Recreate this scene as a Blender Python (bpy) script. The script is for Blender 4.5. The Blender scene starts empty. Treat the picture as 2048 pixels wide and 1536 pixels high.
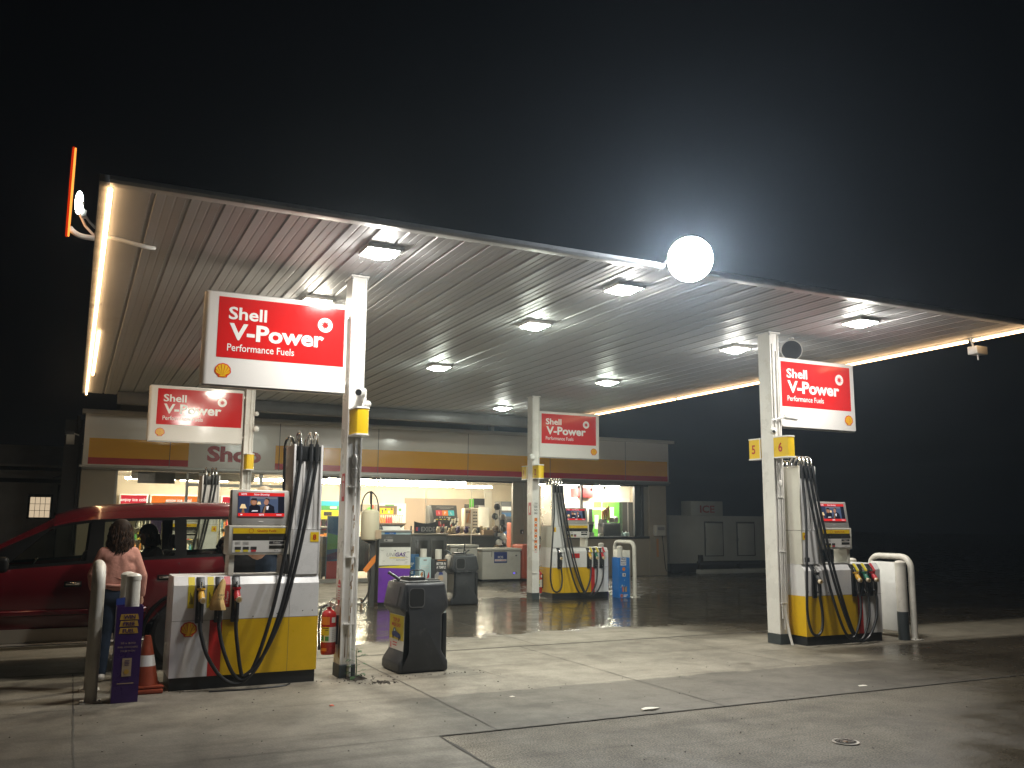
import bpy, bmesh, math, random
from mathutils import Vector, Matrix
random.seed(7)
S = bpy.context.scene
COL = S.collection

# ------------------------------------------------------------------ camera
cam_data = bpy.data.cameras.new("camera")
cam_data.sensor_width = 36.0
cam_data.lens = 31.37
cam_data.clip_start = 0.05
cam_data.clip_end = 500
cam = bpy.data.objects.new("camera", cam_data)
COL.objects.link(cam)
_r = Vector((0.89877975, -0.43834626, 0.00689331))
_u = Vector((-0.07263733, -0.13339141, 0.98839797))
_f = Vector((0.43234105, 0.88885279, 0.1517298))
M = Matrix((( _r.x, _u.x, -_f.x, 0.0), (_r.y, _u.y, -_f.y, 0.0), (_r.z, _u.z, -_f.z, 1.65), (0, 0, 0, 1)))
cam.matrix_world = M
S.camera = cam

# ------------------------------------------------------------------ night sky, exposure
W = bpy.data.worlds.new("World")
S.world = W
W.use_nodes = True
_bg = W.node_tree.nodes["Background"]
_bg.inputs[0].default_value = (0.75, 0.85, 1.0, 1)
_bg.inputs[1].default_value = 0.0018
S.view_settings.view_transform = 'Standard'
S.view_settings.look = 'None'
S.view_settings.exposure = 0.0
S.view_settings.gamma = 1.0
S.cycles.use_denoising = True
S.cycles.sample_clamp_indirect = 6.0
S.cycles.sample_clamp_direct = 0.0
S.cycles.max_bounces = 8
S.cycles.diffuse_bounces = 4
S.cycles.glossy_bounces = 4
S.cycles.transmission_bounces = 6
S.cycles.transparent_max_bounces = 16
S.cycles.caustics_reflective = False
S.cycles.caustics_refractive = False

LAMP_E = 315.0      # canopy lamp lens emission
SHOP_E = 130.0       # shop fluorescent tubes
NEON_E = 10.0       # edge tubes of the canopy
FLOOD_E = 420.0     # round floodlight on the canopy edge

# ------------------------------------------------------------------ materials
MATS = {}
def _nt(name):
    m = bpy.data.materials.new(name)
    m.use_nodes = True
    nt = m.node_tree
    b = nt.nodes.get("Principled BSDF")
    return m, nt, b
def N(nt, typ, **kw):
    n = nt.nodes.new(typ)
    for k, v in kw.items():
        if k.startswith('i_'):
            key = k[2:]
            key = int(key) if key.isdigit() else key.replace('_', ' ')
            n.inputs[key].default_value = v
        else:
            setattr(n, k, v)
    return n
def pm(name, col, rough=0.5, metal=0.0, var=0.12, scale=3.0, bump=0.0, bscale=60.0, spec=0.5, dirt=None, dirt_amt=0.5, coat=0.0):
    """painted / plastic / metal surface with uneven tone, uneven gloss and optional grime"""
    m, nt, b = _nt(name)
    L = nt.links.new
    tc = N(nt, 'ShaderNodeTexCoord')
    nz = N(nt, 'ShaderNodeTexNoise', i_Scale=scale, i_Detail=6.0, i_Roughness=0.6)
    L(tc.outputs['Object'], nz.inputs['Vector'])
    mr = N(nt, 'ShaderNodeMapRange', i_1=0.3, i_2=0.7, i_3=1.0 - var, i_4=1.0 + var * 0.5)
    L(nz.outputs['Fac'], mr.inputs[0])
    mx = N(nt, 'ShaderNodeMix', data_type='RGBA', blend_type='MULTIPLY')
    mx.inputs[0].default_value = 1.0
    mx.inputs[6].default_value = (*col, 1)
    L(mr.outputs[0], mx.inputs[7])
    out = mx.outputs[2]
    if dirt:
        n2 = N(nt, 'ShaderNodeTexNoise', i_Scale=scale * 2.3, i_Detail=9.0, i_Roughness=0.72)
        L(tc.outputs['Object'], n2.inputs['Vector'])
        m2 = N(nt, 'ShaderNodeMapRange', i_1=0.56, i_2=0.74, i_3=0.0, i_4=dirt_amt)
        L(n2.outputs['Fac'], m2.inputs[0])
        x2 = N(nt, 'ShaderNodeMix', data_type='RGBA')
        L(m2.outputs[0], x2.inputs[0]); L(out, x2.inputs[6])
        x2.inputs[7].default_value = (*dirt, 1)
        out = x2.outputs[2]
    L(out, b.inputs['Base Color'])
    rr = N(nt, 'ShaderNodeMapRange', i_1=0.3, i_2=0.7, i_3=max(0.02, rough - 0.07), i_4=min(1.0, rough + 0.09))
    L(nz.outputs['Fac'], rr.inputs[0]); L(rr.outputs[0], b.inputs['Roughness'])
    b.inputs['Metallic'].default_value = metal
    b.inputs['Specular IOR Level'].default_value = spec
    b.inputs['Coat Weight'].default_value = coat
    b.inputs['Coat Roughness'].default_value = 0.06
    if bump:
        n3 = N(nt, 'ShaderNodeTexNoise', i_Scale=bscale, i_Detail=4.0)
        L(tc.outputs['Object'], n3.inputs['Vector'])
        bp = N(nt, 'ShaderNodeBump', i_Strength=bump, i_Distance=0.01)
        L(n3.outputs['Fac'], bp.inputs['Height']); L(bp.outputs[0], b.inputs['Normal'])
    MATS[name] = m
    return m
def em(name, col, strength):
    m, nt, b = _nt(name)
    nt.nodes.remove(b)
    e = N(nt, 'ShaderNodeEmission')
    e.inputs[0].default_value = (*col, 1); e.inputs[1].default_value = strength
    nt.links.new(e.outputs[0], nt.nodes['Material Output'].inputs[0])
    MATS[name] = m
    return m
def glass(name, tint, refl_rough=0.0, ior=1.5, dirt=0.04):
    """thin pane: straight-through transparency tinted by the glass, fresnel reflection, a faint film of dust"""
    m, nt, b = _nt(name)
    nt.nodes.remove(b); L = nt.links.new
    t = N(nt, 'ShaderNodeBsdfTransparent'); t.inputs[0].default_value = (*tint, 1)
    g = N(nt, 'ShaderNodeBsdfGlossy'); g.inputs['Roughness'].default_value = refl_rough
    d = N(nt, 'ShaderNodeBsdfDiffuse'); d.inputs[0].default_value = (0.5, 0.5, 0.47, 1)
    fr = N(nt, 'ShaderNodeFresnel', i_IOR=ior)
    nz = N(nt, 'ShaderNodeTexNoise', i_Scale=2.0, i_Detail=6.0)
    mr = N(nt, 'ShaderNodeMapRange', i_1=0.4, i_2=0.8, i_3=0.0, i_4=dirt)
    L(nz.outputs['Fac'], mr.inputs[0])
    m1 = N(nt, 'ShaderNodeMixShader'); m2 = N(nt, 'ShaderNodeMixShader')
    L(mr.outputs[0], m1.inputs[0]); L(t.outputs[0], m1.inputs[1]); L(d.outputs[0], m1.inputs[2])
    L(fr.outputs[0], m2.inputs[0]); L(m1.outputs[0], m2.inputs[1]); L(g.outputs[0], m2.inputs[2])
    L(m2.outputs[0], nt.nodes['Material Output'].inputs[0])
    MATS[name] = m
    return m

GR = (0.10, 0.085, 0.06)
pm('white_paint', (0.78, 0.77, 0.74), 0.35, var=0.10, dirt=(0.45, 0.40, 0.32), dirt_amt=0.35)
pm('column_white', (0.76, 0.74, 0.70), 0.28, var=0.12, scale=2.0, dirt=(0.42, 0.36, 0.25), dirt_amt=0.5)
pm('rust_stain', (0.36, 0.24, 0.11), 0.7, var=0.4, scale=9)
pm('rust', (0.22, 0.13, 0.07), 0.8, var=0.4, scale=12)
pm('plinth_blue', (0.045, 0.055, 0.058), 0.55, var=0.3)
pm('sign_white', (0.80, 0.78, 0.75), 0.13, var=0.03, scale=1.0)
pm('sign_red', (0.60, 0.016, 0.016), 0.10, var=0.04, scale=1.0)
pm('letter_white', (0.83, 0.82, 0.80), 0.2, var=0.02)
pm('letter_red', (0.45, 0.02, 0.02), 0.25, var=0.05)
pm('pecten_red', (0.62, 0.05, 0.015), 0.25, var=0.03)
pm('pecten_yellow', (0.80, 0.46, 0.02), 0.25, var=0.03)
pm('canopy_metal', (0.43, 0.435, 0.44), 0.5, metal=0.0, var=0.07, scale=0.9, spec=0.35, dirt=(0.30, 0.27, 0.22), dirt_amt=0.35)
pm('canopy_seam', (0.11, 0.10, 0.09), 0.6)
pm('canopy_edge', (0.42, 0.42, 0.41), 0.45, var=0.25, scale=4, dirt=GR, dirt_amt=0.6)
pm('pump_white', (0.74, 0.73, 0.72), 0.30, var=0.06, scale=2.5, dirt=(0.40, 0.36, 0.30), dirt_amt=0.28)
pm('pump_cream', (0.68, 0.66, 0.58), 0.32, var=0.08, scale=2.5, dirt=(0.40, 0.36, 0.28), dirt_amt=0.35)
pm('pump_yellow', (0.75, 0.46, 0.008), 0.32, var=0.10, scale=2.5, dirt=(0.35, 0.24, 0.03), dirt_amt=0.35)
pm('pump_red', (0.55, 0.025, 0.02), 0.32, var=0.10)
pm('pump_grey', (0.52, 0.50, 0.47), 0.38, metal=0.35, var=0.06)
pm('steel', (0.70, 0.68, 0.64), 0.22, metal=1.0, var=0.08, scale=8)
pm('steel_brushed', (0.66, 0.63, 0.57), 0.30, metal=0.9, var=0.10, scale=5)
pm('rubber', (0.018, 0.018, 0.019), 0.38, var=0.3, scale=12)
pm('black_plastic', (0.022, 0.023, 0.024), 0.35, var=0.25, scale=7)
pm('bin_plastic', (0.036, 0.038, 0.042), 0.42, var=0.25, scale=4, bump=0.15, bscale=90, dirt=(0.10, 0.10, 0.095), dirt_amt=0.5)
pm('bin_panel', (0.12, 0.12, 0.12), 0.4, var=0.2)
pm('black_gap', (0.006, 0.006, 0.006), 0.8)
pm('nozzle_yellow', (0.72, 0.40, 0.03), 0.4)
pm('nozzle_green', (0.02, 0.17, 0.10), 0.4)
pm('nozzle_red', (0.50, 0.02, 0.03), 0.4)
pm('nozzle_cap', (0.72, 0.60, 0.42), 0.5)
pm('cloth_bag', (0.62, 0.42, 0.16), 0.8, var=0.25, scale=10, bump=0.3, bscale=40)
pm('ink', (0.03, 0.028, 0.03), 0.5)
pm('ink_grey', (0.30, 0.29, 0.28), 0.5)
pm('label_yellow', (0.72, 0.58, 0.03), 0.35)
pm('label_red', (0.58, 0.05, 0.06), 0.35)
pm('label_orange', (0.72, 0.22, 0.03), 0.4)
pm('label_white', (0.74, 0.72, 0.68), 0.4)
pm('label_green', (0.07, 0.30, 0.08), 0.4)
pm('display_dark', (0.035, 0.033, 0.028), 0.2)
pm('plate_yellow', (0.78, 0.52, 0.012), 0.3, var=0.05)
pm('bollard_white', (0.66, 0.63, 0.56), 0.4, var=0.15, scale=6, bump=0.12, bscale=50, dirt=(0.28, 0.23, 0.16), dirt_amt=0.6)
pm('purple_card', (0.085, 0.025, 0.20), 0.28, var=0.12, scale=6)
pm('purple_dark', (0.045, 0.015, 0.11), 0.3, var=0.12, scale=6)
pm('gold_card', (0.55, 0.33, 0.06), 0.35)
pm('tan_card', (0.45, 0.33, 0.22), 0.5)
pm('cone_orange', (0.27, 0.045, 0.014), 0.5, var=0.2, scale=8, dirt=(0.20, 0.06, 0.03), dirt_amt=0.6)
pm('car_paint', (0.115, 0.007, 0.011), 0.18, metal=0.15, var=0.06, scale=1.5, coat=0.9)
pm('car_trim', (0.007, 0.007, 0.007), 0.45, spec=0.2)
pm('car_cladding', (0.42, 0.38, 0.32), 0.38, metal=0.3, var=0.1)
pm('chrome', (0.75, 0.74, 0.72), 0.10, metal=1.0, var=0.03)
pm('tyre', (0.015, 0.015, 0.015), 0.7, var=0.3)
pm('seat_fabric', (0.03, 0.03, 0.033), 0.9, var=0.2)
pm('sweater_pink', (0.60, 0.30, 0.245), 0.9, var=0.14, scale=9, bump=0.45, bscale=40, spec=0.1)
pm('denim', (0.030, 0.045, 0.075), 0.85, var=0.35, scale=14, bump=0.3, bscale=200, spec=0.2)
pm('skin', (0.52, 0.30, 0.21), 0.5, var=0.06)
pm('hair_brown', (0.024, 0.013, 0.008), 0.6, var=0.4, scale=20, spec=0.12)
pm('hair_tips', (0.055, 0.026, 0.012), 0.6, var=0.4, scale=20, spec=0.12)
pm('hair_blond', (0.40, 0.30, 0.18), 0.5, var=0.3, scale=20)
pm('jacket_dark', (0.022, 0.024, 0.030), 0.8, var=0.3)
pm('shoe_white', (0.60, 0.58, 0.55), 0.6)
pm('wall_beige', (0.40, 0.345, 0.26), 0.75, var=0.08, scale=1.5, bump=0.1, bscale=40)
pm('wall_brown', (0.30, 0.265, 0.20), 0.6, var=0.1)
pm('fascia_white', (0.76, 0.72, 0.65), 0.18, var=0.06, scale=0.7)
pm('fascia_yellow', (0.84, 0.41, 0.012), 0.18, var=0.05, scale=0.7)
pm('fascia_red', (0.50, 0.022, 0.028), 0.18, var=0.05, scale=0.7)
pm('alu', (0.42, 0.41, 0.38), 0.35, metal=0.6, var=0.1)
pm('frame_dark', (0.05, 0.05, 0.048), 0.45, var=0.2)
pm('frame_brown', (0.26, 0.22, 0.16), 0.45, var=0.15)
pm('int_white', (0.74, 0.70, 0.60), 0.6, var=0.03)
pm('int_cream', (0.70, 0.62, 0.48), 0.7, var=0.04)
pm('int_taupe', (0.34, 0.26, 0.19), 0.7, var=0.04)
pm('int_green', (0.14, 0.50, 0.06), 0.5, var=0.03)
pm('int_red', (0.62, 0.06, 0.06), 0.5)
pm('int_floor', (0.38, 0.35, 0.30), 0.35, var=0.1)
pm('int_black', (0.020, 0.020, 0.020), 0.5, var=0.3)
pm('wood_shelf', (0.14, 0.09, 0.055), 0.5)
pm('cardboard', (0.36, 0.25, 0.15), 0.8)
pm('freezer_white', (0.56, 0.54, 0.48), 0.4, var=0.08, dirt=(0.35, 0.30, 0.24), dirt_amt=0.4)
pm('poster_blue', (0.025, 0.045, 0.20), 0.35)
pm('poster_lightblue', (0.50, 0.66, 0.68), 0.4)
pm('teal_blue', (0.015, 0.10, 0.24), 0.4)
pm('bright_blue', (0.02, 0.17, 0.55), 0.4)
pm('cyan', (0.05, 0.45, 0.55), 0.4)
pm('lpg_purple', (0.15, 0.035, 0.36), 0.35, var=0.12, dirt=(0.06, 0.02, 0.12), dirt_amt=0.5)
pm('lpg_white', (0.68, 0.67, 0.62), 0.4, var=0.08, dirt=(0.35, 0.32, 0.27), dirt_amt=0.45)
pm('lpg_grey', (0.085, 0.085, 0.08), 0.4, var=0.2)
pm('cream_plastic', (0.66, 0.60, 0.44), 0.4, var=0.06)
pm('gas_cage_red', (0.42, 0.075, 0.03), 0.5, var=0.2)
pm('ext_red', (0.45, 0.022, 0.02), 0.25, var=0.08)
pm('weatherboard', (0.58, 0.565, 0.52), 0.8, var=0.15, scale=2)
pm('dark_wood', (0.025, 0.022, 0.018), 0.8, var=0.3)
pm('ice_white', (0.48, 0.49, 0.45), 0.6, var=0.12, scale=1.5)
pm('ice_letter', (0.35, 0.07, 0.06), 0.6)
pm('leaf_green', (0.045, 0.11, 0.035), 0.55, var=0.35, scale=30)
pm('soil', (0.035, 0.026, 0.018), 0.95, var=0.5, scale=30)
pm('litter_white', (0.62, 0.58, 0.50), 0.7)
pm('litter_orange', (0.70, 0.12, 0.05), 0.5)
pm('joint_dark', (0.07, 0.062, 0.05), 0.85, var=0.4, scale=12)
pm('cap_black', (0.02, 0.02, 0.022), 0.7)
pm('beige_toy', (0.55, 0.45, 0.30), 0.9, var=0.3, scale=20)
pm('snack_orange', (0.75, 0.25, 0.02), 0.35, var=0.3, scale=9)
pm('snack_purple', (0.06, 0.025, 0.12), 0.35, var=0.4, scale=9)
pm('bottle_orange', (0.75, 0.28, 0.05), 0.2)
pm('bottle_red', (0.65, 0.05, 0.04), 0.2)
pm('bottle_yellow', (0.75, 0.60, 0.08), 0.2)
pm('bottle_clear', (0.60, 0.58, 0.52), 0.2)
pm('bottle_blue', (0.08, 0.30, 0.45), 0.2)
pm('cup_orange', (0.52, 0.22, 0.07), 0.5)
em('lamp_lens', (1.0, 0.97, 0.90), LAMP_E)
em('lamp_lens_warm', (1.0, 0.92, 0.76), LAMP_E)
em('lamp_lens_cool', (0.93, 1.0, 0.86), LAMP_E * 0.9)
em('lamp_lens_dim', (0.95, 1.0, 0.88), LAMP_E * 0.9)
em('flood_lens', (0.86, 0.93, 1.0), FLOOD_E)
em('small_flood_lens', (0.90, 1.0, 0.96), 30)
em('neon', (1.0, 0.62, 0.30), NEON_E)
em('disc_edge_glow', (1.0, 0.36, 0.06), 1.6)
em('disc_red_glow', (0.75, 0.03, 0.0), 0.8)
em('shop_tube', (1.0, 0.90, 0.71), SHOP_E)
em('shop_tube_white', (1.0, 0.97, 0.85), SHOP_E)
em('fridge_red_glow', (0.85, 0.03, 0.05), 1.0)
em('fridge_orange_glow', (1.0, 0.22, 0.02), 1.1)
em('fridge_white_glow', (1.0, 0.9, 0.8), 1.6)
em('window_glow', (1.0, 0.78, 0.52), 0.62)
em('screen_red', (0.95, 0.03, 0.025), 0.75)
em('screen_navy', (0.030, 0.042, 0.085), 1.0)
em('screen_wall', (0.07, 0.095, 0.16), 1.0)
em('screen_grey', (0.16, 0.16, 0.19), 1.0)
em('screen_black', (0.010, 0.010, 0.018), 1.0)
em('screen_skin', (0.42, 0.20, 0.13), 1.0)
em('screen_hair', (0.30, 0.13, 0.05), 1.0)
em('screen_dark_hair', (0.05, 0.03, 0.02), 1.0)
em('screen_lamp', (1.0, 0.72, 0.38), 0.9)
em('screen_white', (0.9, 0.85, 0.9), 0.95)
em('screen_scarf', (0.24, 0.13, 0.07), 1.0)
em('freezer_led', (0.15, 0.10, 0.95), 1.2)
glass('shop_glass', (0.93, 0.94, 0.90), dirt=0.03)
glass('car_glass', (0.84, 0.87, 0.80), dirt=0.02)
glass('door_glass', (0.9, 0.91, 0.87), dirt=0.05)

# ------------------------------------------------------------------ mesh builder
LOC = {}
class MB:
    def __init__(s):
        s.v = []; s.f = []; s.mi = []; s.mats = []
    def mid(s, m):
        if m not in s.mats: s.mats.append(m)
        return s.mats.index(m)
    def add(s, vs, fs, mat):
        o = len(s.v); k = s.mid(mat)
        s.v += [tuple(p) for p in vs]
        s.f += [tuple(i + o for i in f) for f in fs]
        s.mi += [k] * len(fs)
        return s
    def bm(s, b, mat, mtx=None):
        if mtx is not None: b.transform(mtx)
        b.verts.index_update()
        s.add([v.co[:] for v in b.verts], [[v.index for v in f.verts] for f in b.faces], mat)
        b.free(); return s
    def box(s, x0, x1, y0, y1, z0, z1, mat, bev=0.0, seg=2, mtx=None):
        b = bmesh.new(); bmesh.ops.create_cube(b, size=1.0)
        for v in b.verts:
            v.co = Vector(((x0 + x1) / 2 + v.co.x * (x1 - x0), (y0 + y1) / 2 + v.co.y * (y1 - y0), (z0 + z1) / 2 + v.co.z * (z1 - z0)))
        if bev:
            bmesh.ops.bevel(b, geom=b.edges[:], offset=min(bev, abs(x1-x0)*.45, abs(y1-y0)*.45, abs(z1-z0)*.45), segments=seg, affect='EDGES', profile=0.5)
        return s.bm(b, mat, mtx)
    def prism(s, pts, axis, a, c, mat, bev=0.0):
        n = len(pts)
        def P(p, t):
            if axis == 'x': return (t, p[0], p[1])
            if axis == 'y': return (p[0], t, p[1])
            return (p[0], p[1], t)
        vs = [P(p, a) for p in pts] + [P(p, c) for p in pts]
        fs = [list(range(n))[::-1], list(range(n, 2 * n))] + [[i, (i + 1) % n, n + (i + 1) % n, n + i] for i in range(n)]
        b = bmesh.new()
        bv = [b.verts.new(v) for v in vs]
        for f in fs: b.faces.new([bv[i] for i in f])
        bmesh.ops.recalc_face_normals(b, faces=b.faces[:])
        if bev:
            bmesh.ops.bevel(b, geom=b.edges[:], offset=bev, segments=2, affect='EDGES', profile=0.5)
        return s.bm(b, mat)
    def tube(s, pts, r, mat, n=10, sub=0, cap=True):
        P = [Vector(p) for p in pts]
        R = r if isinstance(r, (list, tuple)) else [r] * len(P)
        if sub:
            Q = []; RR = []
            for i in range(len(P) - 1):
                p0 = P[max(i - 1, 0)]; p1 = P[i]; p2 = P[i + 1]; p3 = P[min(i + 2, len(P) - 1)]
                for k in range(sub):
                    t = k / sub
                    Q.append(0.5 * ((2 * p1) + (p2 - p0) * t + (2 * p0 - 5 * p1 + 4 * p2 - p3) * t * t + (3 * p1 - p0 - 3 * p2 + p3) * t ** 3))
                    RR.append(R[i] * (1 - t) + R[i + 1] * t)
            Q.append(P[-1]); RR.append(R[-1]); P, R = Q, RR
        T = []
        for i in range(len(P)):
            d = P[min(i + 1, len(P) - 1)] - P[max(i - 1, 0)]
            T.append(d.normalized() if d.length > 1e-9 else Vector((0, 0, 1)))
        ref = Vector((0, 0, 1)) if abs(T[0].z) < 0.9 else Vector((1, 0, 0))
        u = T[0].cross(ref).normalized()
        vs = []
        for i, p in enumerate(P):
            u = (u - T[i] * u.dot(T[i])).normalized(); w = T[i].cross(u)
            for k in range(n):
                a = 2 * math.pi * k / n
                vs.append(p + (u * math.cos(a) + w * math.sin(a)) * R[i])
        fs = []
        for i in range(len(P) - 1):
            for k in range(n):
                fs.append([i * n + k, i * n + (k + 1) % n, (i + 1) * n + (k + 1) % n, (i + 1) * n + k])
        if cap:
            fs.append(list(range(n))[::-1]); fs.append([(len(P) - 1) * n + k for k in range(n)])
        return s.add(vs, fs, mat)
    def cyl(s, p0, p1, r0, mat, r1=None, n=20):
        return s.tube([p0, p1], [r0, r0 if r1 is None else r1], mat, n=n)
    def lathe(s, c, prof, mat, n=24, mtx=None):
        vs = []; fs = []
        for (r, z) in prof:
            for k in range(n):
                a = 2 * math.pi * k / n
                vs.append(Vector((r * math.cos(a), r * math.sin(a), z)))
        for i in range(len(prof) - 1):
            for k in range(n):
                fs.append([i * n + k, i * n + (k + 1) % n, (i + 1) * n + (k + 1) % n, (i + 1) * n + k])
        fs.append(list(range(n))[::-1]); fs.append([(len(prof) - 1) * n + k for k in range(n)])
        if mtx is not None: vs = [mtx @ v for v in vs]
        vs = [Vector(c) + v for v in vs]
        return s.add(vs, fs, mat)
    def sphere(s, c, r, mat, sc=(1, 1, 1), n=16):
        b = bmesh.new(); bmesh.ops.create_uvsphere(b, u_segments=n, v_segments=max(6, n // 2), radius=r)
        for v in b.verts: v.co = Vector((c[0] + v.co.x * sc[0], c[1] + v.co.y * sc[1], c[2] + v.co.z * sc[2]))
        return s.bm(b, mat)
    def poly(s, pts, mat):
        return s.add(pts, [list(range(len(pts)))], mat)
    def flat(s, fr, pts, mat, d=0.0):
        """polygon in a frame fr=(origin,ux,uz,n): points (x,z) in metres, d proud of the face"""
        o, ux, uz, nn = fr
        return s.poly([o + ux * p[0] + uz * p[1] + nn * d for p in pts], mat)
    def rect(s, fr, x0, x1, z0, z1, mat, d=0.0):
        return s.flat(fr, [(x0, z0), (x1, z0), (x1, z1), (x0, z1)], mat, d)
    def disc(s, fr, cx, cz, r, mat, d=0.0, n=28, sq=1.0):
        return s.flat(fr, [(cx + r * math.cos(2 * math.pi * k / n), cz + r * sq * math.sin(2 * math.pi * k / n)) for k in range(n)], mat, d)
    def text(s, fr, txt, x, z, size, mat, d=0.003, bold=0.0, align='LEFT', width=None, space=1.0, shear=0.0):
        """lettering, flat on the frame; x,z = baseline start; size = cap height; width = squeeze to this length"""
        cu = bpy.data.curves.new('lettering', 'FONT')
        cu.body = txt; cu.size = 1.0; cu.resolution_u = 3; cu.offset = bold; cu.space_character = space; cu.shear = shear
        ob = bpy.data.objects.new('lettering', cu)
        me = bpy.data.meshes.new_from_object(ob)
        vs = [v.co.copy() for v in me.vertices]
        if vs:
            x0 = min(v.x for v in vs); x1 = max(v.x for v in vs)
            k = size / 0.73
            kx = k if width is None else width / max(1e-6, (x1 - x0))
            w = (x1 - x0) * kx
            ox = {'LEFT': x, 'CENTER': x - w / 2, 'RIGHT': x - w}[align]
            o, ux, uz, nn = fr
            pts = [o + ux * (ox + (v.x - x0) * kx) + uz * (z + v.y * k) + nn * d for v in vs]
            s.add(pts, [list(p.vertices) for p in me.polygons], mat)
        bpy.data.meshes.remove(me); bpy.data.objects.remove(ob); bpy.data.curves.remove(cu)
        return s
    def build(s, name, parent=None, angle=35):
        off = LOC.get(parent.name, Vector((0, 0, 0))) if parent else Vector((0, 0, 0))
        me = bpy.data.meshes.new(name)
        me.from_pydata([tuple(Vector(p) - off) for p in s.v], [], s.f)
        for m in s.mats: me.materials.append(MATS[m])
        for p, i in zip(me.polygons, s.mi): p.material_index = i
        me.validate(); me.update()
        me.shade_smooth(); me.set_sharp_from_angle(angle=math.radians(angle))
        o = bpy.data.objects.new(name, me)
        COL.objects.link(o)
        if parent:
            o.parent = parent; LOC[o.name] = off
        else:
            LOC[o.name] = Vector((0, 0, 0))
        return o
def frame(o, ux, uz=(0, 0, 1), flip=False):
    o = Vector(o); ux = Vector(ux).normalized(); uz = Vector(uz).normalized()
    n = ux.cross(uz)
    return (o, ux, uz, -n if flip else n)
def front(x, y, z):            # a face looking at -Y: x to the right, z up
    return frame((x, y, z), (1, 0, 0))
def T(name, label, cat, loc=(0, 0, 0), group=None):
    o = bpy.data.objects.new(name, None); COL.objects.link(o)
    o.empty_display_size = 0.2
    o.location = loc; LOC[o.name] = Vector(loc)
    o['label'] = label; o['category'] = cat
    if group: o['group'] = group
    return o
def tag(o, label=None, cat=None, group=None, kind=None):
    if label: o['label'] = label
    if cat: o['category'] = cat
    if group: o['group'] = group
    if kind: o['kind'] = kind
    return o
def one(mb, name, label, cat, group=None, base=None):
    """a thing that is a single mesh; its origin goes to its base"""
    o = mb.build(name)
    if base is None:
        xs = [v.co for v in o.data.vertices]
        base = (sum(v.x for v in xs) / len(xs), sum(v.y for v in xs) / len(xs), min(v.z for v in xs))
    o.data.transform(Matrix.Translation(-Vector(base))); o.location = base
    LOC[o.name] = Vector(base)
    return tag(o, label, cat, group)
def dup(root, loc, label=None):
    r = root.copy(); COL.objects.link(r); r.location = loc; LOC[r.name] = Vector(loc)
    if label: r['label'] = label
    for ch in list(root.children):
        c = ch.copy(); COL.objects.link(c); c.parent = r
        for g in list(ch.children):
            d = g.copy(); COL.objects.link(d); d.parent = c
    return r
def pecten(mb, fr, cx, cz, w, red='pecten_red', yel='pecten_yellow', d=0.003):
    """scallop-shell emblem, width w"""
    h = w / 2
    out = []
    n = 7
    for i in range(n):
        a0 = math.radians(205 - 230 * i / n); a1 = math.radians(205 - 230 * (i + 1) / n)
        for k in range(5):
            t = k / 4; a = a0 + (a1 - a0) * t
            r = 0.97 + 0.05 * math.sin(math.pi * t)
            out.append((cx + h * r * math.cos(a), cz + h * (r * math.sin(a) * 0.95 + 0.02)))
    out += [(cx + h * .60, cz - h * .62), (cx + h * .52, cz - h * .84), (cx, cz - h * .86), (cx - h * .52, cz - h * .84), (cx - h * .60, cz - h * .62)]
    mb.flat(fr, out, red, d)
    base = (0.0, -0.66)
    for i in range(n):
        a0 = math.radians(205 - 230 * (i + .10) / n); a1 = math.radians(205 - 230 * (i + .90) / n)
        pts = [(base[0] + 0.16 * math.cos(a0) * .9, base[1] + 0.1), ]
        arc = [(0.86 * math.cos(a0 + (a1 - a0) * t / 3), 0.86 * math.sin(a0 + (a1 - a0) * t / 3) * .95 + .02) for t in range(4)]
        p = [(base[0] + .12 * math.cos((a0 + a1) / 2) - .02, base[1] + .06)] + arc + [(base[0] + .12 * math.cos((a0 + a1) / 2) + .02, base[1] + .06)]
        mb.flat(fr, [(cx + h * q[0], cz + h * q[1]) for q in p], yel, d + 0.002)
    mb.flat(fr, [(cx - h * .42, cz - h * .74), (cx + h * .42, cz - h * .74), (cx + h * .36, cz - h * .60), (cx - h * .36, cz - h * .60)], yel, d + 0.002)
def sunburst(mb, fr, cx, cz, r, d=0.003):
    mb.disc(fr, cx, cz, r, 'letter_white', d, n=36)
    pts = []
    for k in range(10):
        a = 2 * math.pi * k / 10
        pts.append((cx + .31 * r * math.cos(a - .25), cz + .31 * r * math.sin(a - .25)))
        pts.append((cx + .74 * r * math.cos(a + .25), cz + .74 * r * math.sin(a + .25)))
    mb.flat(fr, pts, 'sign_red', d + 0.002)
def blob(parts, voxel, smooth=4):
    """one continuous surface grown over overlapping tapered limbs: parts = [(p0, r0, p1, r1, (sx,sy,sz)?)]"""
    mb = MB()
    for p in parts:
        p0, r0, p1, r1 = p[:4]
        mb.tube([p0, p1], [r0, r1], 'skin', n=16)
        mb.sphere(p0, r0, 'skin', n=16); mb.sphere(p1, r1, 'skin', n=16)
    me = bpy.data.meshes.new('blob_source'); me.from_pydata(mb.v, [], mb.f)
    ob = bpy.data.objects.new('blob_source', me); COL.objects.link(ob)
    m = ob.modifiers.new('r', 'REMESH'); m.mode = 'VOXEL'; m.voxel_size = voxel
    if smooth:
        sm = ob.modifiers.new('s', 'SMOOTH'); sm.iterations = smooth; sm.factor = 0.5
    dg = bpy.context.evaluated_depsgraph_get()
    res = bpy.data.meshes.new_from_object(ob.evaluated_get(dg))
    vs = [v.co.copy() for v in res.vertices]; fs = [list(p.vertices) for p in res.polygons]
    bpy.data.objects.remove(ob); bpy.data.meshes.remove(me); bpy.data.meshes.remove(res)
    return vs, fs
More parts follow.
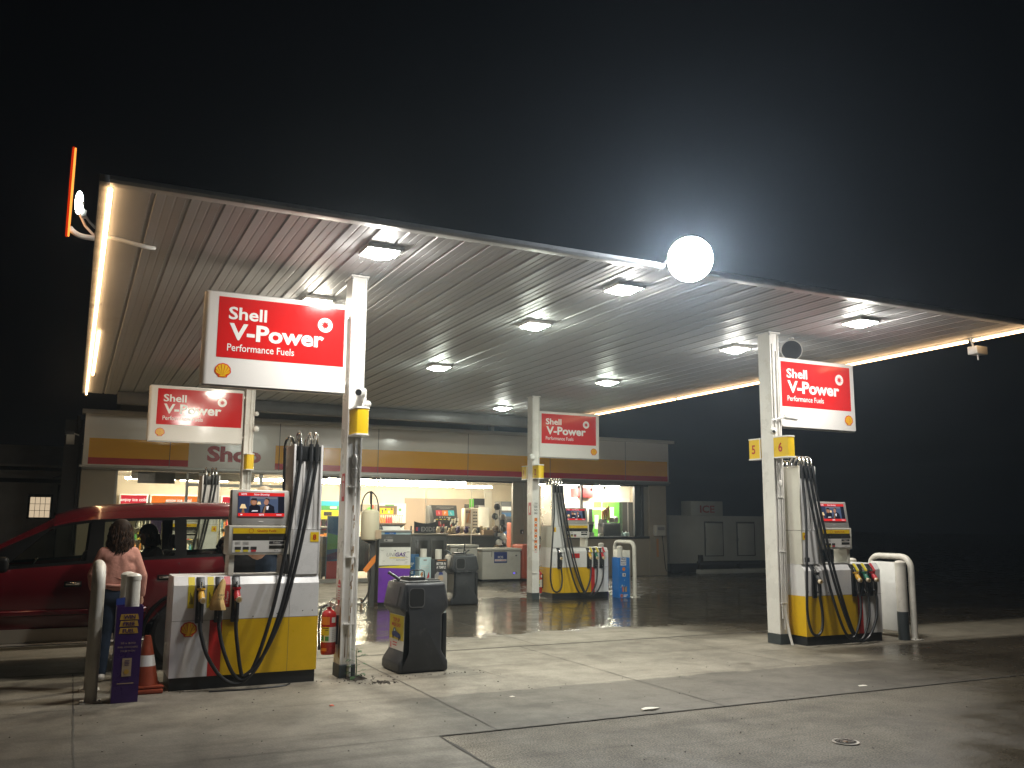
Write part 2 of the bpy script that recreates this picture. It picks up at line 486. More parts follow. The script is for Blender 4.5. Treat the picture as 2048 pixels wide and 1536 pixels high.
# ------------------------------------------------------------------ ground
def ground_mat(name, base, base2, speck, speck_scale, wet_rough, dry_rough, extra):
    m, nt, b = _nt(name); L = nt.links.new
    ge = N(nt, 'ShaderNodeNewGeometry'); sp = N(nt, 'ShaderNodeSeparateXYZ'); L(ge.outputs['Position'], sp.inputs[0])
    def noise(scale, detail=6.0, rough=0.6):
        n = N(nt, 'ShaderNodeTexNoise', i_Scale=scale, i_Detail=detail, i_Roughness=rough); L(ge.outputs['Position'], n.inputs['Vector']); return n.outputs['Fac']
    def math_(op, a, c=None, clamp=False):
        n = N(nt, 'ShaderNodeMath', operation=op, use_clamp=clamp)
        for i, x in enumerate((a, c)):
            if x is None: continue
            if isinstance(x, (int, float)): n.inputs[i].default_value = x
            else: L(x, n.inputs[i])
        return n.outputs[0]
    def step(x, a, c):
        n = N(nt, 'ShaderNodeMapRange', interpolation_type='SMOOTHSTEP', i_1=a, i_2=c); L(x, n.inputs[0]); return n.outputs[0]
    X, Y = sp.outputs[0], sp.outputs[1]
    wob = math_('MULTIPLY', math_('SUBTRACT', noise(0.55, 5.0, .62), 0.5), 3.4)
    wob2 = math_('MULTIPLY', math_('SUBTRACT', noise(1.9, 7.0, .66), 0.5), 1.1)
    Yw = math_('ADD', math_('ADD', Y, wob), wob2); Xw = math_('ADD', math_('ADD', X, wob), wob2)
    # hosed-down lane between the two islands
    lane = math_('MULTIPLY', step(Yw, 11.7, 12.3), math_('SUBTRACT', 1.0, step(Yw, 17.6, 18.6)))
    lane = math_('MULTIPLY', lane, step(X, 0.9, 2.2))
    # wet apron out to the right, also painted darker for lamp falloff
    right = step(math_('ADD', Xw, math_('MULTIPLY', math_('MAXIMUM', math_('SUBTRACT', 6.73, Y), 0.0), 1.5)), 7.9, 9.9)
    right = math_('MULTIPLY', right, math_('SUBTRACT', 1.0, math_('MULTIPLY', step(Y, 8.9, 9.3), math_('SUBTRACT', 1.0, step(Y, 10.4, 10.9)))))
    wet = math_('MAXIMUM', lane, math_('MULTIPLY', right, 0.85))
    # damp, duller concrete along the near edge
    damp_falloff = math_('MULTIPLY', math_('SUBTRACT', 1.0, step(math_('ADD', Y, math_('MULTIPLY', wob2, 0.35)), 8.16, 8.26)), step(X, 2.6, 3.2))
    damp_falloff = math_('MULTIPLY', damp_falloff, 0.78)
    left_falloff = math_('MULTIPLY', math_('SUBTRACT', 1.0, step(math_('ADD', Y, wob2), 7.6, 9.3)), math_('SUBTRACT', 1.0, step(math_('ADD', X, wob2), 0.8, 3.0)))  # left foreground: fading lamp light painted in as darker concrete
    damp_falloff = math_('MAXIMUM', damp_falloff, math_('MULTIPLY', left_falloff, 0.85))  # real damp and the painted falloff share one mask
    big = noise(0.45, 8.0, .62); mid = noise(2.6, 8.0, .68); fine = noise(speck_scale, 2.0, .5)
    cr = N(nt, 'ShaderNodeMix', data_type='RGBA'); cr.inputs[6].default_value = (*base, 1); cr.inputs[7].default_value = (*base2, 1)
    L(step(math_('ADD', math_('MULTIPLY', big, .6), math_('MULTIPLY', mid, .4)), 0.38, 0.62), cr.inputs[0])
    # oil and tyre stains
    st = N(nt, 'ShaderNodeMix', data_type='RGBA', blend_type='MULTIPLY')
    L(math_('MULTIPLY', step(noise(0.9, 9.0, .7), 0.55, 0.72), 0.55), st.inputs[0]); L(cr.outputs[2], st.inputs[6]); st.inputs[7].default_value = (0.45, 0.40, 0.33, 1)
    # drips of oil, and long rubbed tyre tracks along the lanes
    vo = N(nt, 'ShaderNodeTexVoronoi', i_Scale=1.15, i_Randomness=1.0); vn = N(nt, 'ShaderNodeVectorMath', operation='ADD'); L(ge.outputs['Position'], vn.inputs[0])
    cv = N(nt, 'ShaderNodeCombineXYZ'); L(math_('MULTIPLY', wob2, .35), cv.inputs[0]); L(math_('MULTIPLY', wob2, -.3), cv.inputs[1]); L(cv.outputs[0], vn.inputs[1]); L(vn.outputs[0], vo.inputs['Vector'])
    drip = math_('MULTIPLY', math_('SUBTRACT', 1.0, step(vo.outputs['Distance'], .05, .20)), step(big, .46, .60))
    mpv = N(nt, 'ShaderNodeMapping'); mpv.inputs['Scale'].default_value = (.22, 3.4, 1); L(ge.outputs['Position'], mpv.inputs['Vector'])
    tn = N(nt, 'ShaderNodeTexNoise', i_Scale=1.0, i_Detail=5.0, i_Roughness=.6); L(mpv.outputs[0], tn.inputs['Vector'])
    trk = math_('MULTIPLY', step(tn.outputs['Fac'], .52, .68), .5)
    st2 = N(nt, 'ShaderNodeMix', data_type='RGBA', blend_type='MULTIPLY'); L(math_('MAXIMUM', math_('MULTIPLY', drip, .75), trk), st2.inputs[0]); L(st.outputs[2], st2.inputs[6]); st2.inputs[7].default_value = (0.40, 0.36, 0.30, 1)
    st = st2
    fi = N(nt, 'ShaderNodeMix', data_type='RGBA', blend_type='MULTIPLY'); fi.inputs[0].default_value = 1.0
    L(st.outputs[2], fi.inputs[6])
    mrf = N(nt, 'ShaderNodeMapRange', i_1=0.3, i_2=0.7, i_3=1 - speck, i_4=1 + speck); L(fine, mrf.inputs[0]); L(mrf.outputs[0], fi.inputs[7])
    dk2 = N(nt, 'ShaderNodeMix', data_type='RGBA', blend_type='MULTIPLY'); L(right, dk2.inputs[0]); L(fi.outputs[2], dk2.inputs[6]); dk2.inputs[7].default_value = (0.55, 0.52, 0.48, 1)  # right side darkened beyond the wet: lamp falloff put into the colour
    dk = N(nt, 'ShaderNodeMix', data_type='RGBA', blend_type='MULTIPLY'); L(math_('MAXIMUM', math_('MULTIPLY', wet, .95), damp_falloff), dk.inputs[0])
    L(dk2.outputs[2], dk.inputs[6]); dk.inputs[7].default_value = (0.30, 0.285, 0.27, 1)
    L(dk.outputs[2], b.inputs['Base Color'])
    ro = N(nt, 'ShaderNodeMix', data_type='FLOAT'); L(wet, ro.inputs[0])
    dr = N(nt, 'ShaderNodeMapRange', i_1=0.3, i_2=0.7, i_3=dry_rough - .08, i_4=dry_rough + .1); L(mid, dr.inputs[0]); L(dr.outputs[0], ro.inputs[2])
    wr = N(nt, 'ShaderNodeMapRange', i_1=0.35, i_2=0.65, i_3=wet_rough, i_4=wet_rough + .22); L(mid, wr.inputs[0]); L(wr.outputs[0], ro.inputs[3])
    L(ro.outputs[0], b.inputs['Roughness'])
    b.inputs['Specular IOR Level'].default_value = 0.5
    bp = N(nt, 'ShaderNodeBump', i_Distance=0.006)
    bs = math_('MULTIPLY', math_('SUBTRACT', 1.0, math_('MULTIPLY', wet, .8)), extra); L(bs, bp.inputs['Strength'])
    L(math_('ADD', fine, math_('MULTIPLY', mid, .6)), bp.inputs['Height']); L(bp.outputs[0], b.inputs['Normal'])
    MATS[name] = m
ground_mat('asphalt_ground', (0.25, 0.215, 0.155), (0.16, 0.137, 0.099), 0.75, 70.0, 0.10, 0.72, 0.9)
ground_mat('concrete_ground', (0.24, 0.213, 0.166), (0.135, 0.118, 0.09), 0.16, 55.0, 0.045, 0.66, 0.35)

mb = MB(); mb.poly([(-90, -40, 0), (130, -40, 0), (130, 160, 0), (-90, 160, 0)], 'asphalt_ground')
tag(mb.build('ground'), kind='structure')
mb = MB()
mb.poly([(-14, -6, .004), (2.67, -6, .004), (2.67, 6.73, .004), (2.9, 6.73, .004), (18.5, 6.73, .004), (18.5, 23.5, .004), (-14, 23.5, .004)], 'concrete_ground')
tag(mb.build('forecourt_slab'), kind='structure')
# joints between the concrete bays, with ragged width
def joint(mb, pts, w):
    P = [Vector((*p, .0075)) for p in pts]
    n = max(4, int(sum((P[i + 1] - P[i]).length for i in range(len(P) - 1)) / .12))
    for i in range(len(P) - 1):
        d = (P[i + 1] - P[i]); s = Vector((-d.y, d.x, 0)).normalized()
        vs = []; fs = []
        k = max(3, int(d.length / .10))
        for j in range(k + 1):
            c = P[i] + d * (j / k) + s * random.uniform(-.004, .004)
            ww = w * random.uniform(.5, 1.4)
            vs += [c + s * ww, c - s * ww]
        for j in range(k): fs.append([2 * j, 2 * j + 1, 2 * j + 3, 2 * j + 2])
        mb.add(vs, fs, 'joint_dark')
mb = MB()
joint(mb, [(3.17, 6.75), (3.17, 10.9)], .006)
joint(mb, [(5.45, 6.75), (5.45, 10.9)], .005); joint(mb, [(7.8, 6.75), (7.8, 10.9)], .004)
joint(mb, [(0.13, -2), (0.13, 10.9)], .006)
joint(mb, [(-3, 10.93), (12, 10.97)], .022)
joint(mb, [(-3, 8.9), (.5, 8.93)], .004)
joint(mb, [(5.75, 11), (5.85, 17)], .005); joint(mb, [(2.2, 11), (2.2, 17)], .005); joint(mb, [(9.4, 11), (9.4, 17)], .005)
joint(mb, [(-2, 6.77), (2.67, 6.74)], .003)
joint(mb, [(2.67, 6.73), (18, 6.73)], .010); joint(mb, [(2.67, -3), (2.67, 6.73)], .011)
joint(mb, [(3.7, 9.3), (4.6, 9.25)], .004); joint(mb, [(-3, 16.9), (2, 16.95)], .006)
joint(mb, [(4.2, 9.55), (4.25, 8.8)], .0025)
tag(mb.build('pavement_joints'), kind='structure')
mb = MB()
mb.disc(((Vector((5.42, 5.29, 0))), Vector((1, 0, 0)), Vector((0, 1, 0)), Vector((0, 0, 1))), 0, 0, .10, 'steel_brushed', .008)
mb.disc(((Vector((5.42, 5.29, 0))), Vector((1, 0, 0)), Vector((0, 1, 0)), Vector((0, 0, 1))), 0, 0, .08, 'soil', .011)
for k in range(3): mb.box(5.37, 5.47, 5.255 + k * .035, 5.262 + k * .035, .0115, .014, 'steel_brushed')
mb.sphere((5.40, 5.27, .012), .02, 'rust', (1, 1, .3), 8)
one(mb, 'drain_cover', 'small round rusty drain cover set in the asphalt in the near right', 'drain cover')
# crumbs of dirt and grit (nobody could count them)
mb = MB()
def crumb(x, y, r):
    b = bmesh.new(); bmesh.ops.create_icosphere(b, subdivisions=1, radius=r)
    for v in b.verts: v.co = Vector((x, y, .004 + r * .3)) + Vector((v.co.x * random.uniform(.7, 1.6), v.co.y * random.uniform(.7, 1.6), v.co.z * random.uniform(.3, .7)))
    mb.bm(b, 'soil')
for i in range(70):
    crumb(2.78 + random.gauss(0, .16), 9.40 + random.gauss(0, .14), random.uniform(.004, .012))
for i in range(60): crumb(2.99 + random.gauss(0, .07), 9.10 + random.gauss(0, .05), random.uniform(.005, .015))
for i in range(150): crumb(random.uniform(-.5, 8), random.uniform(5, 9.4), random.uniform(.003, .008))
for i in range(40): crumb(random.uniform(3.2, 4.2), 9.38 + random.gauss(0, .05), random.uniform(.003, .009))
tag(mb.build('dirt_crumbs'), 'scattered dark crumbs of dirt and leaf litter on the concrete', 'dirt', kind='stuff')
def litter(pts, m, z, name, label):
    mb = MB(); n = len(pts)
    top = [Vector((p[0], p[1], z * random.uniform(.6, 1.3))) for p in pts]; bot = [Vector((p[0], p[1], .005)) for p in pts]
    c = Vector((sum(p[0] for p in pts) / n, sum(p[1] for p in pts) / n, z * 1.6))
    mb.add(bot + top + [c], [list(range(n))[::-1]] + [[i, (i + 1) % n, n + (i + 1) % n, n + i] for i in range(n)] + [[n + i, n + (i + 1) % n, 2 * n] for i in range(n)], m)
    one(mb, name, label, 'litter')
litter([(4.64, 6.86), (4.74, 6.84), (4.84, 6.89), (4.83, 6.93), (4.72, 6.94), (4.65, 6.90)], 'litter_white', .016, 'paper_scrap', 'torn white paper scrap lying on the concrete beside the asphalt edge')
litter([(2.19, 8.165), (2.23, 8.165), (2.23, 8.19), (2.19, 8.19)], 'litter_orange', .012, 'plastic_scrap', 'tiny bright orange plastic scrap on the concrete before the pump')
litter([(7.35, 6.95), (7.45, 6.94), (7.47, 6.98), (7.38, 7.0)], 'litter_white', .010, 'paper_scrap', 'small pale paper scrap on the wet ground at the right')
litter([(3.85, 7.9), (3.9, 7.9), (3.9, 7.92), (3.85, 7.93)], 'litter_white', .008, 'paper_scrap', 'speck of white paper on bare concrete before the grey bin')

# ------------------------------------------------------------------ canopy
ZC = 4.38
cx0, cx1, cy0, cy1 = 0.10, 11.78, 7.72, 21.6
can = T('canopy', 'wide flat white ribbed steel canopy roof over the fuel pumps', 'canopy', (5.9, 14.6, ZC))
mb = MB()
pts = []; x = cx0 + .30; step_ = .285
pts.append((cx0 + .02, ZC)); 
while x < cx1 - .3:
    pts += [(x, ZC), (x + .012, ZC + .020), (x + .036, ZC + .020), (x + .048, ZC)]
    pts += [(x + .048 + .07, ZC + .002), (x + .048 + .075, ZC + .005), (x + .048 + .085, ZC + .005), (x + .048 + .09, ZC + .002)]
    pts += [(x + .048 + .15, ZC + .002), (x + .048 + .155, ZC + .005), (x + .048 + .165, ZC + .005), (x + .048 + .17, ZC + .002)]
    x += step_
pts.append((cx1 - .02, ZC))
ys = [cy0 + .12, 13.9, 13.91, cy1]
vs = [(p[0], y, p[1]) for y in ys for p in pts]; n = len(pts); fs = []
for j in (0, 2):
    for i in range(n - 1): fs.append([j * n + i, j * n + i + 1, (j + 1) * n + i + 1, (j + 1) * n + i])
mb.add(vs, fs, 'canopy_metal'); CEIL_FLAT = 1
mb.box(cx0, cx1, 13.895, 13.915, ZC + .04, ZC + .05, 'canopy_seam')
mb.build('ceiling', can, 1)
mb = MB()
mb.box(cx0 - .02, cx1 + .02, cy0 + .02, cy1, ZC + .042, ZC + .06, 'canopy_edge'); mb.build('roof_deck', can)
mb = MB()
mb.prism([(cy0 + .12, ZC - .004), (cy0 + .10, ZC - .012), (cy0, ZC - .012), (cy0 - .02, ZC + .01), (cy0 - .02, ZC + .035), (cy0, ZC + .035), (cy0, ZC + .03), (cy0 + .12, ZC + .03)], 'x', cx0 - .03, cx1 + .03, 'canopy_edge')
mb.build('front_gutter', can)
mb = MB()
for xa, xb in ((cx0 - .10, cx0 - .02), (cx1 + .02, cx1 + .10)):
    mb = MB(); mb.box(xa, xb, cy0 - .02, cy1 if xb < 5 else 20.0, ZC - .02, ZC + .045, 'canopy_edge', .006); mb.build('side_fascia', can)
mb = MB(); mb.box(.7, 11.0, 21.0, 21.25, 4.12, ZC - .003, 'lpg_grey', .01); mb.build('back_beam', can)
mb = MB()
mb.tube([(cx0 + .1, 9.3, ZC - .02), (cx0 + .35, 9.33, ZC - .05), (cx0 + .45, 9.45, ZC - .02)], .022, 'white_paint', sub=4)
mb.tube([(cx0 - .1, 9.28, ZC + .02), (cx0 + .1, 9.3, ZC - .02)], .022, 'white_paint')
mb.build('cable_duct', can)
# edge tubes
def neon(x, y0, y1, z, label, hang):
    t = T('edge_light_tube', label, 'light tube', (x, (y0 + y1) / 2, z), 'glowing tubes along the canopy edges')
    mb = MB(); mb.cyl((x, y0, z), (x, y1, z), .021, 'neon', n=10); mb.build('tube', t)
    mb = MB()
    mb.build('clip', t) if 0 else None
    for y in (y1 + .012,): mb = MB(); mb.cyl((x, y - .01, z), (x, y + .01, z), .022, 'white_paint', n=10); mb.build('end_cap', t)
    for k in range(3):
        y = y0 + (y1 - y0) * (.15 + .35 * k); mb = MB(); mb.box(x - .012, x + .012, y - .012, y + .012, z + .015, z + hang, 'white_paint'); mb.build('clip', t)
xl = cx0 - .012; xr = cx1 + .012
neon(xl, 7.80, 12.4, ZC - .045, 'long warm tube along the left canopy edge, the nearest part', .04)
neon(xl, 12.5, 17.1, ZC - .045, 'long warm tube along the left canopy edge, the middle part', .04)
neon(xl, 17.2, 21.5, ZC - .045, 'long warm tube along the left canopy edge, the far part by the shop', .04)
neon(cx0 + .06, 14.2, 18.6, ZC - .03, 'thin second warm tube just inside the left canopy edge', .02)
neon(xr, 7.8, 8.65, ZC - .045, 'short warm tube at the near right corner of the canopy', .04)
neon(xr, 8.75, 12.0, ZC - .045, 'warm tube on the right canopy edge above the right sign', .04)
neon(xr, 12.1, 15.9, ZC - .045, 'warm tube on the right canopy edge left of the right column', .04)
neon(xr, 16.0, 19.95, ZC - .045, 'warm tube at the far end of the right canopy edge', .04)
mb = MB()
mb.box(xr + .02, xr + .26, 8.62, 8.78, ZC - .24, ZC - .12, 'white_paint', .01); mb.cyl((xr + .05, 8.7, ZC - .12), (xr, 8.7, ZC + .03), .015, 'white_paint'); mb.cyl((xr + .14, 8.7, ZC - .24), (xr + .14, 8.7, ZC - .32), .012, 'white_paint')
one(mb, 'junction_box', 'small junction box hanging under the right canopy edge tube', 'electrical box')

# ceiling lights
def canopy_light(x, y, lens, label):
    t = T('canopy_light', label, 'canopy light', (x, y, ZC), 'square floodlights in the canopy ceiling')
    mb = MB(); a = .172
    mb.prism([(x - a, y - a), (x + a, y - a), (x + a, y + a), (x - a, y + a)], 'z', ZC - .045, ZC + .002, 'pump_grey', .008)
    mb.build('housing', t)
    mb = MB(); a = .160
    b = bmesh.new(); bmesh.ops.create_grid(b, x_segments=8, y_segments=8, size=1.0)
    for v in b.verts:
        u, w = v.co.x, v.co.y
        v.co = Vector((x + a * u, y + a * w, ZC - .047 - .055 * (1 - abs(u) ** 2.4) * (1 - abs(w) ** 2.4)))
    bmesh.ops.reverse_faces(b, faces=b.faces[:])
    mb.bm(b, lens); mb.build('lens', t)
    mb = MB(); mb.box(x + .173, x + .215, y - .16, y + .15, ZC - .012, ZC - .001, 'canopy_edge')
    for k in range(6): mb.box(x + .174, x + .212, y - .15 + k * .055, y - .138 + k * .055, ZC - .04, ZC - .010, 'canopy_edge')
    mb.build('cooling_fin', t)
    return t
LG = [(2.62, 8.49, 'lamp_lens', 'canopy light in the near left corner, in front of the left column'),
      (5.61, 8.57, 'lamp_lens', 'canopy light just left of the dazzling round floodlight'),
      (9.42, 8.58, 'lamp_lens', 'canopy light near the front edge at the right, beside the loudspeaker'),
      (2.55, 10.86, 'lamp_lens_warm', 'yellowish canopy light touching the top of the big left sign'),
      (5.60, 10.80, 'lamp_lens_cool', 'canopy light in the middle of the ceiling between the front columns'),
      (9.18, 10.86, 'lamp_lens', 'canopy light immediately left of the right front column'),
      (2.60, 14.66, 'lamp_lens_warm', 'canopy light hidden behind the big left sign'),
      (5.68, 14.66, 'lamp_lens_cool', 'canopy light in the third row, right of the left front column'),
      (9.22, 14.69, 'lamp_lens_cool', 'canopy light in the third row, above the far right sign'),
      (9.15, 19.32, 'lamp_lens_dim', 'small farthest canopy light near the shop roof')]
for a in LG: canopy_light(*a)

# round floodlight on the front edge
fx, fy, fz = 5.80, 7.55, 4.46
t = T('floodlight', 'dazzling round white floodlight on the front edge of the canopy', 'floodlight', (fx, fy, fz + .2))
dirv = Vector((-.45, -.85, -.35)).normalized()
q = dirv.to_track_quat('Z', 'Y').to_matrix().to_4x4()
mb = MB(); mb.lathe((fx, fy, fz), [(.09, -.24), (.16, -.20), (.235, -.06), (.255, 0), (.245, .02)], 'pump_grey', 32, q); mb.build('housing', t)
mb = MB(); mb.lathe((fx, fy, fz), [(.24, .022), (.20, .055), (.12, .08), (.03, .09)], 'flood_lens', 32, q); mb.build('lens', t)
mb = MB(); mb.tube([(fx + .1, fy + .15, fz + .05), (fx + .1, fy + .28, fz + .03), (fx + .1, fy + .30, fz - .05)], .02, 'pump_grey'); mb.build('bracket', t); mb = MB(); mb.tube([(fx - .22, fy + .12, fz - .02), (fx - .26, fy + .22, fz - .10), (fx - .20, fy + .30, fz - .07)], .016, 'pump_grey'); mb.build('bracket', t)

# projecting round sign beyond the left edge
t = T('round_sign', 'glowing red and orange disc sign seen edge-on above the left canopy edge', 'illuminated sign', (-.245, 10.0, 4.52))
mb = MB(); my = Matrix.Rotation(math.radians(1.1), 4, 'Z') @ Matrix.Rotation(math.radians(90), 4, 'Y')
mb.lathe((-.245, 10, 5.0), [(.455, -.009), (.460, 0), (.455, .009)], 'disc_edge_glow', 48, my); mb.build('rim', t)
mb = MB(); mb.lathe((-.245, 10, 5.0), [(.455, -.030), (.466, -.022), (.466, -.010)], 'disc_red_glow', 48, my); mb.build('face', t)
mb = MB(); mb.tube([(-.24, 10, 4.62), (-.20, 10, 4.58), (-.12, 10, 4.545), (.03, 10, 4.54)], .028, 'white_paint', sub=4); mb.build('bracket', t); mb = MB(); mb.tube([(-.20, 10.3, 4.95), (-.1, 10.3, 4.75), (.05, 10.3, 4.6)], .014, 'white_paint'); mb.build('bracket', t)
t = T('small_floodlight', 'small white floodlight shining on the round edge-on sign', 'floodlight', (-.13, 9.6, 4.55))
mb = MB()
m_ = Matrix.Translation((-.155, 9.6, 4.745)) @ Matrix.Rotation(math.radians(-25), 4, 'Y')
mb.box(-.035, .035, -.10, .10, -.012, .0, 'pump_grey', .004, mtx=m_); mb.build('housing', t)
mb = MB(); mb.sphere((-.165, 9.6, 4.77), .095, 'small_flood_lens', (.40, .9, 1.25)); mb.build('lens', t)
mb = MB(); mb.tube([(-.13, 9.62, 4.74), (-.10, 9.65, 4.66), (-.06, 9.7, 4.62), (.0, 9.7, 4.56)], .012, 'pump_grey'); mb.box(-.135, -.09, 9.58, 9.66, 4.63, 4.70, 'pump_grey', .006); mb.build('bracket', t)

# ------------------------------------------------------------------ columns
def column(x, y, label, stained=False):
    """rolled steel section: flanges left and right, conduits in the hollow facing the road"""
    t = T('canopy_column', label, 'column', (x + .085, y + .125, 0), 'white steel columns carrying the canopy')
    mb = MB(); h = ZC - .003
    mb.box(x, x + .022, y, y + .25, .14, h, 'column_white', .004, 1); mb.box(x + .148, x + .17, y, y + .25, .14, h, 'column_white', .004, 1)
    mb.box(x + .022, x + .148, y + .018, y + .232, .14, h, 'column_white')
    mb.build('shaft', t)
    mb = MB(); mb.box(x - .004, x + .174, y - .004, y + .254, 0, .139, 'plinth_blue', .004, 1); mb.build('base', t)
    mb = MB(); mb.box(x - .02, x + .19, y - .02, y + .27, h - .025, h - .004, 'column_white', .004, 1)
    for a in (x - .0, x + .17):
        for b in (y - .0, y + .25): mb.cyl((a, b, h - .05), (a, b, h - .02), .012, 'canopy_edge', n=6)
    mb.build('head_plate', t)
    return t
def conduits(t, x, y, runs, r=.014):
    mb = MB()
    for xo, zs, ze, bend in runs:
        p = [(x + xo, y + .004, ze), (x + xo + bend, y + .004, (zs + ze) / 2 + .6), (x + xo + bend * 1.2, y + .004, (zs + ze) / 2), (x + xo + bend * .6, y + .002, zs + .5), (x + xo, y - .006, zs)]
        mb.tube(p, r, 'column_white', n=8, sub=5)
    for z in (.55, 1.25, 2.0): mb.box(x + .03, x + .14, y - .018, y + .017, z, z + .012, 'column_white')
    return mb
colA = column(2.64, 9.53, 'stained white column with a fire extinguisher, right of pump eight')
mb = conduits(colA, 2.64, 9.53, [(.10, .0, 2.3, .0)], .022)
mb.tube([(2.74, 9.55, 2.28), (2.735, 9.54, 2.5), (2.73, 9.55, 3.2), (2.70, 9.55, 3.9), (2.685, 9.56, 4.3)], .009, 'column_white', n=8, sub=5)
mb.lathe((2.735, 9.53, 2.10), [(.026, 0), (.026, .05), (.034, .06), (.034, .10), (.026, .11), (.026, .16), (.032, .17), (.032, .22), (.014, .26)], 'pump_grey', 12)
mb.build('conduit', colA)
mb = MB()
random.seed(3)
for k in range(46):
    z = random.choice([random.uniform(.1, 2.0), random.uniform(.4, 1.4)]); hh = random.uniform(.01, .07)
    a = random.uniform(-.9, .3); r = .0235
    px, py = 2.74 + r * math.sin(a), 9.534 - r * math.cos(a)
    mb.add([(px - .004, py, z), (px + .005, py, z), (px + .006, py, z + hh), (px - .002, py, z + hh)], [[0, 1, 2, 3]], random.choice(['rust', 'rust_stain']))
for z0, z1 in ((.2, .75), (.3, .55)): mb.add([(2.6385, 9.535, z0), (2.6385, 9.60, z0 + .02), (2.6385, 9.585, z1), (2.6385, 9.54, z1 - .04)], [[0, 1, 2, 3]], 'rust_stain')
mb.add([(2.690, 9.5465, .2), (2.702, 9.5465, .22), (2.700, 9.5465, .46), (2.694, 9.5465, .44)], [[0, 1, 2, 3]], 'rust')
mb.build('rust_patch', colA)
colC = column(8.83, 9.70, 'white column with pipes and two cameras, left of pump six')
mb = conduits(colC, 8.83, 9.70, [(.05, .35, 4.2, .004), (.085, .2, 2.7, -.004), (.12, .45, 4.1, .003)], .013)
mb.tube([(8.93, 9.72, .9), (8.935, 9.70, .5), (8.95, 9.66, .18), (8.965, 9.62, 0)], .018, 'column_white', n=8, sub=4)
for z in (2.15, 2.40): mb.lathe((8.93, 9.71, z), [(.024, 0), (.034, .02), (.034, .07), (.024, .09)], 'column_white', 12)
mb.build('conduit', colC)
colB = column(2.80, 17.25, 'white column behind the red car, left of the shop door')
mb = conduits(colB, 2.80, 17.25, [(.10, .1, 4.2, .002)]); mb.build('conduit', colB)
colD = column(8.90, 17.25, 'white column with orange warning stickers, left of pump two')
mb = MB(); mb.box(8.922, 9.048, 17.252, 17.298, .14, 2.5, 'column_white'); mb.build('cover_plate', colD)
mb = conduits(colD, 8.86, 17.25, [(.075, 2.55, 4.2, .0)], .008); mb.build('conduit', colD)

# number flags: two plates per column, one to each lane
def numbers(x, y, s, na, nb, la, lb, zc=2.70, showx=-1):
    for side, num, lab in ((1, na, la), (-1, nb, lb)):
        if side > 0 and not na: continue
        t = T('pump_number_sign', lab, 'number sign', (x, y + .125 + side * .27, zc), 'yellow pump number signs on the columns')
        y0, y1 = (y + .255, y + .255 + .29) if side > 0 else (y - .295, y - .005)
        xa, xb = x - .01, x + .14
        mb = MB(); e = .05
        if side > 0: pts = [(xa, y0), (xb, y0), (xb, y1 - e), (xb - e, y1), (xa + e, y1), (xa, y1 - e)]
        else: pts = [(xa, y1), (xb, y1), (xb, y0 + e), (xb - e * .3, y0 + e * .3), (xb - e, y0), (xa + e, y0), (xa + e * .3, y0 + e * .3), (xa, y0 + e)]
        mb.prism(pts, 'z', zc - .135, zc + .135, 'plate_yellow')
        mb.build('panel', t)
        mb = MB()
        big = [(p[0] + (.006 if p[0] > (xa + xb) / 2 else -.006), p[1] + (.006 if p[1] > (y0 + y1) / 2 else -.006)) for p in pts]
        for z0, z1 in ((zc - .153, zc - .1352), (zc + .1352, zc + .153)): mb.prism(big, 'z', z0, z1, 'letter_white')
        mb.box(xa - .005, xa + .0, y1 - .012 if side < 0 else y0, y1 if side < 0 else y0 + .012, zc - .135, zc + .135, 'letter_white')
        mb.build('rim', t)
        if num:
            fr = frame((xa, (y0 + y1) / 2, zc), (0, -1, 0))
            mb = MB(); mb.text(fr, num, 0, -.065, .13, 'letter_red', .003, .018, 'CENTER'); mb.build('numeral', t)
numbers(8.83, 9.70, -1, '5', '6', 'yellow sign with a red 5 on the right front column', 'yellow sign with a red 6 on the right front column')
numbers(8.90, 17.25, -1, '1', '2', 'yellow sign with a red 1 on the far right column', 'yellow sign with a red 2 on the far right column')
numbers(2.66, 9.53, 1, '', '', 'yellow number sign behind the left front column, far side', 'plain yellow end of a number sign on the left front column')
numbers(2.82, 17.25, 1, '', '', 'yellow number sign on the far left column, far side', 'plain yellow end of a number sign on the far left column')

